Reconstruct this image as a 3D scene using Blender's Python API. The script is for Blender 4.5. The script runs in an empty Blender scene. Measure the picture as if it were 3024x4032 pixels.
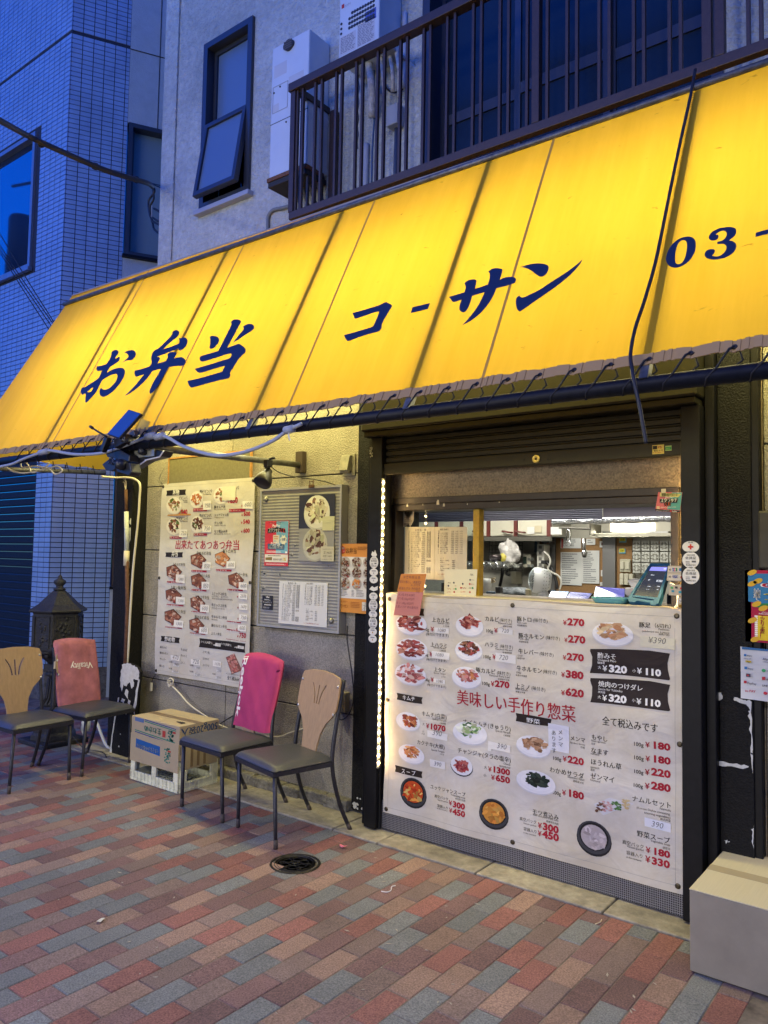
import bpy, bmesh, math, random
from mathutils import Vector, Matrix
from mathutils.geometry import tessellate_polygon
random.seed(7)
R_ = math.radians
scene = bpy.context.scene
col = scene.collection

# ------------------------------------------------------------------ camera
F_PX, CX, CY = 3017.86, 1512.0, 2016.0
yaw, pitch, roll = R_(-37.8046), R_(3.3437), R_(1.00769)
fwd = Vector((math.sin(yaw)*math.cos(pitch), math.cos(yaw)*math.cos(pitch), math.sin(pitch)))
r0 = Vector((math.cos(yaw), -math.sin(yaw), 0)); u0 = r0.cross(fwd)
rgt = r0*math.cos(roll) + u0*math.sin(roll); up = rgt.cross(fwd)
EYE = Vector((0, 0, 1.47))
cam_d = bpy.data.cameras.new('camera'); cam = bpy.data.objects.new('camera', cam_d); col.objects.link(cam)
m = Matrix((rgt, up, -fwd)).transposed().to_4x4(); m.translation = EYE
cam.matrix_world = m
cam_d.sensor_fit = 'HORIZONTAL'; cam_d.sensor_width = 36; cam_d.lens = 36*F_PX/3024
cam_d.clip_start = 0.05; cam_d.clip_end = 500
scene.camera = cam

# ------------------------------------------------------------------ dusk sky
w = bpy.data.worlds.new("World"); scene.world = w; w.use_nodes = True
nt = w.node_tree; nt.nodes.clear()
sky = nt.nodes.new('ShaderNodeTexSky'); sky.sky_type = 'NISHITA'; sky.sun_disc = False
sky.sun_elevation = R_(3); sky.sun_rotation = R_(200); sky.ozone_density = 8; sky.air_density = 1.0; sky.dust_density = 0.3
tint = nt.nodes.new('ShaderNodeMix'); tint.data_type = 'RGBA'; tint.blend_type = 'MULTIPLY'; tint.inputs[0].default_value = 1
nt.links.new(sky.outputs[0], tint.inputs[6]); tint.inputs[7].default_value = (0.31, 0.62, 1.0, 1)
bg = nt.nodes.new('ShaderNodeBackground'); bg.inputs[1].default_value = 0.10
out = nt.nodes.new('ShaderNodeOutputWorld')
nt.links.new(tint.outputs[2], bg.inputs[0]); nt.links.new(bg.outputs[0], out.inputs[0])
sd = bpy.data.lights.new('sun', 'SUN'); sd.energy = 0.02; sd.angle = R_(20); sd.color = (0.6, 0.75, 1)
so = bpy.data.objects.new('sun', sd); col.objects.link(so); so.rotation_euler = (R_(80), 0, R_(200))
scene.view_settings.view_transform = 'Standard'; scene.view_settings.look = 'None'
scene.view_settings.gamma = 1; scene.view_settings.exposure = 3.5; LK = .166; scene.view_settings.use_curve_mapping = False
scene.cycles.use_denoising = True
try: scene.cycles.denoiser = 'OPENIMAGEDENOISE'
except Exception: pass
scene.cycles.max_bounces = 8; scene.cycles.transparent_max_bounces = 12
scene.cycles.caustics_reflective = False; scene.cycles.caustics_refractive = False
scene.cycles.sample_clamp_indirect = 6

def light(name, loc, size, power, color, rot=(0, 0, 0), sy=None, spread=None):
    d = bpy.data.lights.new(name, 'AREA'); d.energy = power*LK; d.color = color; d.size = size
    if sy: d.shape = 'RECTANGLE'; d.size_y = sy
    if spread: d.spread = R_(spread)
    o = bpy.data.objects.new(name, d); col.objects.link(o); o.location = loc; o.rotation_euler = rot
    return o
# fluorescent battens under the awning (their housings are built further down)
TUBES = [(-4.45, 3.3), (-3.2, 2.7), (-1.95, 2.5), (-0.7, 2.7)]
for x, p in TUBES:
    light('awning_tube_and_fill', (x, 3.30, 2.50), 1.1, p*1.72+1.2, (1.0, 0.91, 0.56), (R_(-94), 0, 0), 0.06)
    light('awning_tube_and_fill', (x, 3.10, 2.75), 1.0, 11.5, (1.0, 0.88, 0.32), (R_(25), 0, 0), 0.06)  # added wall-facing fill, tinted like light bounced off the fabric
# kitchen lights
light('kitchen_ceiling_light', (-2.6, 4.25, 2.25), 1.2, 17, (1.0, 0.97, 0.86), (0, 0, 0), 0.12)
light('kitchen_front_fill', (-1.9, 3.82, 2.25), 1.2, 8.5, (1.0, 0.95, 0.84), (R_(42), 0, 0), 0.10)  # added fill over the window for the fan and terminals, no fixture
light('kitchen_wall_light', (-2.05, 5.30, 1.66), 0.5, 1.2, (1.0, 0.93, 0.70), (R_(-65), 0, 0), 0.05)
# the street lamps across the street behind the viewer
light('street_light_glow', (-6.2, -4.6, 4.75), 0.25, 40, (1.0, 0.95, 0.86), (R_(42), 0, R_(-25)), 0.3, 110)
light('street_light_glow', (1.6, -3.6, 4.75), 0.25, 30, (1.0, 0.95, 0.86), (R_(38), 0, R_(20)), 0.3, 110)

light('opposite_shop_window_light', (-3.5, -8.8, 1.7), 7, 185, (1.0, 0.95, 0.84), (R_(90), 0, 0), 2.2)

# ------------------------------------------------------------------ pixel of the photograph -> point on a real plane
def ray(px, py):
    return rgt*((px-CX)/F_PX) - up*((py-CY)/F_PX) + fwd
def at(px, py, ax, v):
    d = ray(px, py); t = (v-EYE[ax])/d[ax]; return EYE+d*t
def atp(px, py, p0, n):
    d = ray(px, py); return EYE + d*((p0-EYE).dot(n)/d.dot(n))
def rg(ox, oy, s):
    return lambda x, y: (ox+x*s, oy+y*s)

# ------------------------------------------------------------------ materials
MATS = {}
def mat(name, color, rough=0.6, metal=0.0, var=0.0, scale=20, bump=0.0, bscale=60, emit=None, spec=0.5, col2=None, thr=None, objrand=0, coat=0, musgrave=False, stretch=None, bdist=0.01):
    if name in MATS: return MATS[name]
    mt = bpy.data.materials.new(name); mt.use_nodes = True; MATS[name] = mt
    n = mt.node_tree.nodes; l = mt.node_tree.links; b = n['Principled BSDF']
    b.inputs['Base Color'].default_value = (*color, 1); b.inputs['Roughness'].default_value = rough
    b.inputs['Metallic'].default_value = metal; b.inputs['Specular IOR Level'].default_value = spec
    b.inputs['Coat Weight'].default_value = coat
    vec = None
    if var or bump or col2:
        tc = n.new('ShaderNodeTexCoord'); vec = tc.outputs['Object']
        if objrand:
            oi = n.new('ShaderNodeObjectInfo'); mu = n.new('ShaderNodeVectorMath'); mu.operation = 'MULTIPLY_ADD'
            cb = n.new('ShaderNodeCombineXYZ')
            for k in range(3): l.new(oi.outputs['Random'], cb.inputs[k])
            l.new(cb.outputs[0], mu.inputs[0]); mu.inputs[1].default_value = (37, 53, 91); l.new(vec, mu.inputs[2]); vec = mu.outputs[0]
        if stretch:
            mp = n.new('ShaderNodeMapping'); mp.inputs['Scale'].default_value = stretch; l.new(vec, mp.inputs[0]); vec = mp.outputs[0]
    src = None
    if var or col2:
        nz = n.new('ShaderNodeTexNoise'); nz.inputs['Scale'].default_value = scale; nz.inputs['Detail'].default_value = 6; nz.inputs['Roughness'].default_value = 0.65
        l.new(vec, nz.inputs['Vector'])
        rp = n.new('ShaderNodeValToRGB')
        if thr: rp.color_ramp.elements[0].position, rp.color_ramp.elements[1].position = thr
        else: rp.color_ramp.elements[0].position, rp.color_ramp.elements[1].position = 0.3, 0.7
        c2 = col2 if col2 else tuple(min(1, c*(1+var)) for c in color)
        c1 = color if col2 else tuple(c*(1-var) for c in color)
        rp.color_ramp.elements[0].color = (*c1, 1); rp.color_ramp.elements[1].color = (*c2, 1)
        l.new(nz.outputs[0], rp.inputs[0]); src = rp.outputs[0]
        if objrand:
            hs = n.new('ShaderNodeHueSaturation'); l.new(src, hs.inputs['Color'])
            mr = n.new('ShaderNodeMapRange'); mr.inputs[3].default_value = 1-objrand; mr.inputs[4].default_value = 1+objrand
            l.new(oi.outputs['Random'], mr.inputs[0]); l.new(mr.outputs[0], hs.inputs['Value']); src = hs.outputs[0]
        l.new(src, b.inputs['Base Color'])
    if bump:
        bz = n.new('ShaderNodeTexNoise'); bz.inputs['Scale'].default_value = bscale; bz.inputs['Detail'].default_value = 5
        l.new(vec, bz.inputs['Vector'])
        bp = n.new('ShaderNodeBump'); bp.inputs['Strength'].default_value = bump; bp.inputs['Distance'].default_value = bdist
        l.new(bz.outputs[0], bp.inputs['Height']); l.new(bp.outputs[0], b.inputs['Normal'])
    if emit:
        b.inputs['Emission Color'].default_value = (*emit[:3], 1); b.inputs['Emission Strength'].default_value = emit[3]*LK
    return mt

def attr_mat(name, rough=0.45, spec=0.5, emit=0, trans=0):
    if name in MATS: return MATS[name]
    mt = bpy.data.materials.new(name); mt.use_nodes = True; MATS[name] = mt
    n = mt.node_tree.nodes; l = mt.node_tree.links; b = n['Principled BSDF']
    a = n.new('ShaderNodeAttribute'); a.attribute_name = 'Col'
    l.new(a.outputs['Color'], b.inputs['Base Color']); b.inputs['Roughness'].default_value = rough
    b.inputs['Specular IOR Level'].default_value = spec
    if emit: l.new(a.outputs['Color'], b.inputs['Emission Color']); b.inputs['Emission Strength'].default_value = emit
    return mt

def add_dirt(mt, lo=.62, hi=1.12, sc=1.7):
    """uneven soiling that runs across neighbouring pieces"""
    n = mt.node_tree.nodes; l = mt.node_tree.links; b = n['Principled BSDF']; src = b.inputs['Base Color'].links[0].from_socket
    ge = n.new('ShaderNodeNewGeometry'); nz = n.new('ShaderNodeTexNoise'); nz.inputs['Scale'].default_value = sc; nz.inputs['Detail'].default_value = 9; nz.inputs['Roughness'].default_value = .72; l.new(ge.outputs['Position'], nz.inputs['Vector'])
    mr = n.new('ShaderNodeMapRange'); mr.inputs[1].default_value = .32; mr.inputs[2].default_value = .62; mr.inputs[3].default_value = lo; mr.inputs[4].default_value = hi; l.new(nz.outputs[0], mr.inputs[0])
    mx = n.new('ShaderNodeMix'); mx.data_type = 'RGBA'; mx.blend_type = 'MULTIPLY'; mx.inputs[0].default_value = 1; l.new(src, mx.inputs[6]); l.new(mr.outputs[0], mx.inputs[7]); l.new(mx.outputs[2], b.inputs['Base Color'])
def wm(o):
    b = Matrix.LocRotScale(o.location, o.rotation_euler, o.scale)
    return b if o.parent is None else wm(o.parent) @ o.matrix_parent_inverse @ b
def setp(o, parent, local=False):
    o.parent = parent
    if not local: o.matrix_parent_inverse = wm(parent).inverted()
    return o
# ------------------------------------------------------------------ geometry collector
class G:
    def __init__(s): s.v = []; s.f = []; s.c = []; s.cur = None
    def add(s, vs, fs, c=None):
        o = len(s.v); s.v += [tuple(p) for p in vs]
        for f in fs: s.f.append([i+o for i in f]); s.c.append(c if c is not None else s.cur)
        return s
    def box(s, x0, x1, y0, y1, z0, z1, c=None, M=None):
        p = [Vector((x, y, z)) for z in (z0, z1) for y in (y0, y1) for x in (x0, x1)]
        if M is not None: p = [M @ q for q in p]
        return s.add(p, [(0, 2, 3, 1), (4, 5, 7, 6), (0, 1, 5, 4), (2, 6, 7, 3), (0, 4, 6, 2), (1, 3, 7, 5)], c)
    def cyl(s, a, b, r0, r1=None, n=10, cap=True, c=None):
        a = Vector(a); b = Vector(b); r1 = r0 if r1 is None else r1
        d = (b-a).normalized(); q = d.to_track_quat('Z', 'Y'); vs = []
        for P, r in ((a, r0), (b, r1)):
            for i in range(n):
                t = 2*math.pi*i/n; vs.append(P + q @ Vector((r*math.cos(t), r*math.sin(t), 0)))
        fs = [(i, (i+1) % n, n+(i+1) % n, n+i) for i in range(n)]
        if cap: fs += [tuple(reversed(range(n))), tuple(range(n, 2*n))]
        return s.add(vs, fs, c)
    def tube(s, pts, r, n=8, c=None, rs=None, sq=False):
        pts = [Vector(p) for p in pts]; vs = []; L = len(pts)
        pu = None
        for i, P in enumerate(pts):
            d = (pts[min(i+1, L-1)]-pts[max(i-1, 0)]).normalized()
            if pu is None:
                pu = d.orthogonal().normalized()
                if abs(d.z) < .9: pu = Vector((0, 0, 1))
                else: pu = Vector((0, 1, 0))
            u = (pu - d*pu.dot(d)).normalized(); v = d.cross(u); pu = u
            rr = rs[i] if rs else r
            for k in range(n):
                t = 2*math.pi*(k+(.5 if sq else 0))/n; q = rr*(1.414 if sq else 1)
                vs.append(P + u*(q*math.cos(t)) + v*(q*math.sin(t)))
        fs = []
        for i in range(L-1):
            for k in range(n):
                a = i*n+k; b = i*n+(k+1) % n; fs.append((a, b, b+n, a+n))
        fs += [tuple(reversed(range(n))), tuple(range((L-1)*n, L*n))]
        return s.add(vs, fs, c)
    def lathe(s, prof, ctr, n=16, c=None, M=None, ph=0):
        vs = []; ctr = Vector(ctr)
        for r, z in prof:
            for k in range(n):
                t = 2*math.pi*k/n+ph; q = Vector((r*math.cos(t), r*math.sin(t), z))
                if M is not None: q = M @ q
                vs.append(ctr+q)
        fs = [(i*n+k, i*n+(k+1) % n, (i+1)*n+(k+1) % n, (i+1)*n+k) for i in range(len(prof)-1) for k in range(n)]
        fs += [tuple(reversed(range(n))), tuple(range((len(prof)-1)*n, len(prof)*n))]
        return s.add(vs, fs, c)
    def quad(s, a, b, c_, d, c=None): return s.add([a, b, c_, d], [(0, 1, 2, 3)], c)
    def grid(s, fn, nu, nv, c=None):
        vs = [fn(i/nu, j/nv) for j in range(nv+1) for i in range(nu+1)]
        fs = [(j*(nu+1)+i, j*(nu+1)+i+1, (j+1)*(nu+1)+i+1, (j+1)*(nu+1)+i) for j in range(nv) for i in range(nu)]
        return s.add(vs, fs, c)
    def extrude(s, loops, fn, t, c=None):
        """loops of 2D points (outer first, holes after); fn(u, w, d) -> 3D point at depth d; t = thickness (0: flat)"""
        flat = [Vector((p[0], p[1], 0)) for L in loops for p in L]
        tris = tessellate_polygon([[Vector((p[0], p[1], 0)) for p in L] for L in loops])
        A = [fn(p.x, p.y, 0) for p in flat]
        if not t: return s.add(A, tris, c)
        B = [fn(p.x, p.y, t) for p in flat]; N = len(flat)
        fs = [tuple(x) for x in tris] + [tuple(N+i for i in reversed(x)) for x in tris]
        o = 0
        for L in loops:
            k = len(L)
            for i in range(k): fs.append((o+i, o+(i+1) % k, N+o+(i+1) % k, N+o+i))
            o += k
        return s.add(A+B, fs, c)
    def build(s, name, mt, parent=None, bevel=0, smooth=False, kind=None, seg=2, loc=None, solid=0, local=False):
        me = bpy.data.meshes.new(name); me.from_pydata(s.v, [], s.f)
        if any(c is not None for c in s.c):
            ca = me.color_attributes.new('Col', 'FLOAT_COLOR', 'CORNER'); vals = []
            for poly, c in zip(me.polygons, s.c):
                c = c or (.5, .5, .5)
                for _ in range(poly.loop_total): vals += [c[0], c[1], c[2], 1]
            ca.data.foreach_set('color', vals)
        me.materials.append(mt)
        if smooth: me.polygons.foreach_set('use_smooth', [True]*len(me.polygons))
        me.update()
        bm = bmesh.new(); bm.from_mesh(me); bmesh.ops.recalc_face_normals(bm, faces=bm.faces); bm.to_mesh(me); bm.free()
        o = bpy.data.objects.new(name, me); col.objects.link(o)
        if loc: o.location = loc
        if parent is not None: setp(o, parent, local)
        if bevel:
            md = o.modifiers.new('edges', 'BEVEL'); md.width = bevel; md.segments = seg; md.limit_method = 'ANGLE'; md.angle_limit = R_(40)
            md.harden_normals = False
        if solid:
            md = o.modifiers.new('thickness', 'SOLIDIFY'); md.thickness = solid; md.offset = 0
        if kind: o['kind'] = kind
        return o

def tag(o, label=None, cat=None, group=None, kind=None):
    if label: o['label'] = label
    if cat: o['category'] = cat
    if group: o['group'] = group
    if kind: o['kind'] = kind
    return o
def thing(name, label, cat, loc=(0, 0, 0), rz=0, group=None):
    o = bpy.data.objects.new(name, None); col.objects.link(o); o.location = loc; o.rotation_euler = (0, 0, rz)
    return tag(o, label, cat, group)
def copy_tree(o, parent=None):
    c = o.copy(); col.objects.link(c); c.parent = parent
    for ch in list(o.children): copy_tree(ch, c)
    return c
def boxo(name, mt, b, parent=None, bevel=0, **k): return G().box(*b).build(name, mt, parent, bevel, **k)

# ------------------------------------------------------------------ flat print on a surface
_TC = {}
def text_tris(s, bold=0.0):
    if bold > 0 and not s.isascii():      # heavier strokes: the glyphs set twice, a hair apart
        v, f = text_tris(s, 0.0); b = bold*.8; n = len(v)
        return [(x-b, y) for x, y in v]+[(x+b, y+b*.3) for x, y in v], f+[tuple(i+n for i in q) for q in f]
    k = (s, bold)
    if k not in _TC:
        c = bpy.data.curves.new('t', 'FONT'); c.body = s; c.resolution_u = 2; c.offset = bold
        o = bpy.data.objects.new('t', c); col.objects.link(o); bpy.context.view_layer.update()
        me = o.to_mesh(); vs = [(v.co.x, v.co.y) for v in me.vertices]; fs = [tuple(p.vertices) for p in me.polygons]
        o.to_mesh_clear(); bpy.data.objects.remove(o); bpy.data.curves.remove(c)
        if not vs: vs = [(0, 0), (1, 0), (1, 1)]; fs = []
        _TC[k] = (vs, fs)
    return _TC[k]

BLACK = (.018, .015, .014); RED = (.36, .015, .03); WHITE = (.80, .80, .76); INK = (.05, .05, .06)
class Sheet:
    """print on a plane y = Y (seen from the street), positions given by photograph pixels, laid out square in the plane"""
    def __init__(s, Y, reg, wave=None, d=None, tr=None):
        s.Y = Y; s.reg = rg(*reg); s.wave = wave or (lambda x, z: 0); s.g = {}; s.n = id(s) % 100000*1000; s.d = d or (.0014 if wave else .0011); s.tr = tr
    def P(s, x, y): p = at(*s.reg(x, y), 1, s.Y); return p.x, p.z
    def p3(s, x, z, layer): return (x, s.Y + s.wave(x, z) - s.d*layer, z)
    def G(s, b): return s.g.setdefault(b, G())
    def text(s, t, a, b, c=BLACK, h=None, bold=0.012, layer=1, bucket='lettering', rot=0, slant=0):
        x0, z0 = s.P(*a); x1, z1 = s.P(*b); z = z0; W = math.hypot(x1-x0, (z1-z0) if rot else 0)
        vs, fs = text_tris(t, bold)
        mx = max(v[0] for v in vs) or 1
        if bold == .012 and not t.isascii(): bold = .02; vs, fs = text_tris(t, bold)
        if h is None: k = W/mx; kz = k*(.80 if bold >= .045 else 1)
        else:
            xa, za = s.P(a[0], a[1]-h); kz = abs(za-z0)/0.80; k = W/mx
            if len(t) > 2 and k > kz*1.08:      # letter-spaced: every character keeps its shape
                n = len(t); pitch = (W-kz*.95)/(n-1)
                for i, ch in enumerate(t):
                    v2, f2 = text_tris(ch, bold)
                    s.G(bucket).add([s.p3(x0+pitch*i+v[0]*kz*.95, z0+(z1-z0)*i/n*.5+v[1]*kz, layer) for v in v2], f2, c)
                return
        zz = (z0+z1)/2
        s.G(bucket).add([s.p3(x0+v[0]*k+v[1]*slant*k, zz+v[1]*kz, layer) for v in vs], fs, c)
    def vtext(s, t, a, b, c=INK, layer=1, bucket='lettering', bold=.0):
        x0, z0 = s.P(*a); x1, z1 = s.P(*b); n = len(t); p = (z0-z1)/n
        for i, ch in enumerate(t):
            v2, f2 = text_tris(ch, bold); k = p*.92
            s.G(bucket).add([s.p3(x0+(x1-x0)*i/n+v[0]*k, z0-p*(i+.85)+v[1]*k, layer) for v in v2], f2, c)
    def rect(s, a, b, c, layer=1, bucket='label'):
        x0, z1 = s.P(*a); x1, z0 = s.P(*b); s.wrect(x0, x1, z0, z1, c, layer, bucket)
    def wrect(s, x0, x1, z0, z1, c, layer=1, bucket='label'):
        nu = max(1, int(abs(x1-x0)/.04)); nv = max(1, int(abs(z1-z0)/.04))
        s.G(bucket).grid(lambda u, v: s.p3(x0+(x1-x0)*u, z0+(z1-z0)*v, layer), nu, nv, c)
    def poly(s, pts, c, layer=1, bucket='label'):
        w = [s.P(*p) for p in pts]; s.wpoly(w, c, layer, bucket)
    def wpoly(s, w, c, layer=1, bucket='label'):
        s.G(bucket).extrude([w], lambda u, z, d: s.p3(u, z, layer), 0, c)
    def slip(s, a, b, t=None, ta=None, tb=None, tint=(.72, .71, .66), h=None, rot=0):
        """a taped paper slip with a handwritten price"""
        x0, z1 = s.P(*a); x1, z0 = s.P(*b)
        s.n += 1; g = s.G('price_slip#%d' % s.n); dz = (x1-x0)*random.uniform(-.05, .02)
        g.add([s.p3(x0, z0, 3), s.p3(x1, z0+dz, 3), s.p3(x1, z1+dz, 3), s.p3(x0, z1, 3)], [(0, 1, 2, 3)], tint)
        if t:
            if ta is None: ta = (a[0]+(b[0]-a[0])*.15, a[1]+(b[1]-a[1])*.75); tb = (a[0]+(b[0]-a[0])*.8, ta[1])
            s.text(t, ta, tb, (.10, .10, .11), h=h, bold=-.012, layer=4, bucket='handwriting', slant=.2)
    def dish(s, ctr, rx, ry, pal, plate=(.74, .74, .74), kind='plate', meat=.62, n=46, seed=0, off=(0, 0)):
        rnd = random.Random(seed*91+5); s.n += 1; PB = 'dish_picture#%d' % s.n
        cx, cz = s.P(*ctr); ex, _ = s.P(ctr[0]+rx, ctr[1]); _, ez = s.P(ctr[0], ctr[1]+ry)
        a = abs(ex-cx); b = abs(cz-ez); N = 22
        def el(k, dx=0, dz=0, wob=0, N=N): return [(cx+dx+a*k*math.cos(2*math.pi*i/N)*(1+rnd.uniform(-wob, wob)), cz+dz+b*k*math.sin(2*math.pi*i/N)*(1+rnd.uniform(-wob, wob))) for i in range(N)]
        if kind == 'pot':
            s.wpoly(el(1.0, 0, -.12*b), (.018, .018, .02), 1, PB); s.wpoly(el(.98), (.05, .05, .055), 1.3, PB)
            s.wpoly(el(.84, 0, .05*b), (.015, .015, .015), 1.6, PB); s.wpoly(el(.74, 0, .02*b), pal[0], 1.9, PB); ms = .62; oz = 0
        elif kind == 'bowl':
            s.wpoly(el(1.0, 0, -.1*b), (.03, .03, .03), 1, PB); s.wpoly(el(.97), plate, 1.3, PB); ms = meat; oz = 0
        elif kind == 'box':
            w = [(cx-a*.85, cz+b*.55), (cx+a*.1, cz+b*.95), (cx+a*.95, cz+b*.1), (cx+a*.25, cz-b*.95), (cx-a*.75, cz-b*.45)]
            s.wpoly(w, (.05, .035, .035), 1, PB); s.wpoly([(x*.93+cx*.07, z*.93+cz*.07) for x, z in w], pal[0], 1.3, PB); ms = .66; oz = 0
        else:
            s.wpoly(el(1.0, 0, -.10*b), tuple(c*.80 for c in plate), 1, PB); s.wpoly(el(.98), plate, 1.3, PB)
            s.wpoly(el(.74, 0, -.02*b), tuple(min(1, c*1.06) for c in plate), 1.5, PB); ms = meat; oz = .08*b
        for i in range(n):
            t = rnd.uniform(0, 2*math.pi); r = ms*math.sqrt(rnd.random()); x = cx+off[0]*a+a*r*math.cos(t); z = cz+oz+off[1]*b+b*r*math.sin(t)
            c = rnd.choice(pal); f = rnd.uniform(.65, 1.35); c = tuple(min(.9, q*f) for q in c)
            L = rnd.uniform(.13, .30); w_ = L*rnd.uniform(.35, .7); an = rnd.uniform(0, 3.14)
            pts = []
            for q in range(6):
                tt = 2*math.pi*q/6; u = L*math.cos(tt)*rnd.uniform(.7, 1.2); v = w_*math.sin(tt)*rnd.uniform(.7, 1.2)
                pts.append((x+a*(u*math.cos(an)-v*math.sin(an)), z+b*(u*math.sin(an)+v*math.cos(an))))
            s.wpoly(pts, c, 2.0+.7*i/n, PB)
    def lines(s, a, b, rows, c=INK, fill=.5, bucket='lettering', jag=.3, cols=((0, 1),), layer=1, seed=1):
        """rows of writing too small to read in the photograph: character-sized ticks"""
        rnd = random.Random(seed); x0, z1 = s.P(*a); x1, z0 = s.P(*b); H = (z1-z0)/rows
        for i in range(rows):
            for (u0, u1) in cols:
                X0 = x0+(x1-x0)*u0; X1 = X0+(x1-x0)*(u1-u0)*rnd.uniform(1-jag, 1); ch = H*.55; x = X0; zt = z1-i*H
                while x < X1-ch*.3:
                    k = ch*rnd.uniform(.5, .9)
                    s.G(bucket).add([s.p3(x, zt-ch, layer), s.p3(x+k, zt-ch*rnd.uniform(.8, 1), layer), s.p3(x+k, zt, layer), s.p3(x, zt-ch*rnd.uniform(0, .3), layer)], [(0, 1, 2, 3)], c)
                    x += k+ch*.22
    def build(s, parent, mt=None):
        if s.wave(.37, .71) != 0:
            for g in s.g.values():
                F, Cc, mid = [], [], {}
                st = [(f, c) for f, c in zip(g.f, g.c)]
                def ml(a, b):
                    k = (min(a, b), max(a, b))
                    if k not in mid:
                        p, q = g.v[a], g.v[b]; x, z = (p[0]+q[0])/2, (p[2]+q[2])/2
                        o = ((p[1]-s.wave(p[0], p[2]))+(q[1]-s.wave(q[0], q[2])))/2; g.v.append((x, o+s.wave(x, z), z)); mid[k] = len(g.v)-1
                    return mid[k]
                while st:
                    f, c = st.pop()
                    if len(f) > 4: F.append(f); Cc.append(c); continue
                    if len(f) == 4:
                        if max(math.dist(g.v[f[i]], g.v[f[(i+1) % 4]]) for i in range(4)) < .04: F.append(f); Cc.append(c)
                        else: st += [((f[0], f[1], f[2]), c), ((f[0], f[2], f[3]), c)]
                        continue
                    L = [math.dist(g.v[f[i]], g.v[f[(i+1) % 3]]) for i in range(3)]; i = L.index(max(L))
                    if L[i] < .035: F.append(f); Cc.append(c)
                    else: m_ = ml(f[i], f[(i+1) % 3]); st += [((f[i], m_, f[(i+2) % 3]), c), ((m_, f[(i+1) % 3], f[(i+2) % 3]), c)]
                g.f, g.c = F, Cc
        for b, g in s.g.items(): g.build(b.split('#')[0], mt or attr_mat('print_ink', .55, .18), parent)
# ================================================================== GROUND
W = 3.48            # face of the shop wall
asph = mat('asphalt', (.05, .05, .052), .9, var=.3, scale=40, bump=.3, bscale=200)
joint = mat('joint_sand', (.05, .042, .036), .95, col2=(.24, .20, .16), scale=9)
gr = G().box(-60, 60, -60, 60, -.5, -.02).build('ground', asph); tag(gr, kind='structure')
pav = G().box(-14, 3, -3.5, 3.17, -.018, -.0025).box(-14, -5.42, 3.172, 6.6, -.018, -.0025).build('pavement', joint); tag(pav, kind='structure')

BR = dict(
    red=mat('brick_red', (.24, .105, .088), .85, var=.6, scale=170, bump=.4, bscale=260, objrand=.16, bdist=.003),
    maroon=mat('brick_maroon', (.172, .100, .094), .85, var=.6, scale=170, bump=.4, bscale=260, objrand=.2, bdist=.003),
    orange=mat('brick_orange', (.262, .172, .134), .85, var=.55, scale=170, bump=.4, bscale=260, objrand=.16, bdist=.003),
    brown=mat('brick_brown', (.20, .142, .124), .85, var=.55, scale=170, bump=.4, bscale=260, objrand=.16, bdist=.003),
    grey=mat('brick_grey', (.158, .168, .170), .85, var=.55, scale=170, bump=.4, bscale=260, objrand=.18, bdist=.003))
for m_ in BR.values(): add_dirt(m_, .74, 1.1)
PX, PY, X14 = .09884, .202, -1.0370
rnd = random.Random(11)
used = {}
def pick(x=0, y=0):
    i, j = round(x/PX), round(y/PY*2)
    for _ in range(3):
        k = rnd.choices(['red', 'maroon', 'orange', 'brown', 'grey'], [15, 27, 12, 13, 34])[0]
        if all(used.get((i+a, j+b)) != k for a in (-1, 0, 1) for b in (-2, -1, 0, 1, 2)): break
    used[(i, j)] = k; return k
def brick_mesh(w, l, key, z=0):
    g = G(); a = w/2; b = l/2; c = .0028
    g.add([(-a+c, -b+c, 0), (a-c, -b+c, 0), (a-c, b-c, 0), (-a+c, b-c, 0), (-a, -b, -c), (a, -b, -c), (a, b, -c), (-a, b, -c), (-a, -b, -.03), (a, -b, -.03), (a, b, -.03), (-a, b, -.03)],
          [(0, 1, 2, 3), (4, 5, 1, 0), (5, 6, 2, 1), (6, 7, 3, 2), (7, 4, 0, 3), (8, 9, 5, 4), (9, 10, 6, 5), (10, 11, 7, 6), (11, 8, 4, 7)])
    me = bpy.data.meshes.new('brick'); me.from_pydata(g.v, [], g.f); me.materials.append(BR[key]); me.update(); return me
FULL = {k: brick_mesh(PX-.0026, PY-.0026, k) for k in BR}; HALF = {k: brick_mesh(PX-.0026, PY/2-.0026, k) for k in BR}
bricks = []
def vis(x, y):
    q = Vector((x, y, 0))-EYE; zc = q.dot(fwd)
    if zc < .3: return 0
    px = CX+F_PX*q.dot(rgt)/zc; py = CY-F_PX*q.dot(up)/zc
    return zc if (-120 < px < 3144 and py < 4150) else 0
for i in range(-95, 18):
    xc = X14-PX*(14-i)+PX/2; half = i % 2 == 1; top = 3.17
    if xc < -5.42: top = 3.17+PY*3
    y = top
    if half: bricks.append((xc, y-PY/4, HALF, 0)); y -= PY/2
    while y > -1.6:
        bricks.append((xc, y-PY/2, FULL, 0)); y -= PY
mh_c = Vector((-2.612, 2.722)); 
near = []; far = []
for (x, y, kind, _) in bricks:
    if (Vector((x, y))-mh_c).length < .05: continue
    v = vis(x, y)
    (near if v and v < 7 else far).append((v or 99, x, y, kind))
near.sort(key=lambda t: t[0])
far = near[300:]+far; near = near[:300]
for v, x, y, kind in near:
    o = bpy.data.objects.new('brick', kind[pick(x, y)]); col.objects.link(o); o.parent = pav
    o.location = (x, y, rnd.uniform(-.0016, .0016)); o.rotation_euler = (rnd.uniform(-.007, .007), rnd.uniform(-.007, .007), rnd.uniform(-.006, .006))
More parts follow.
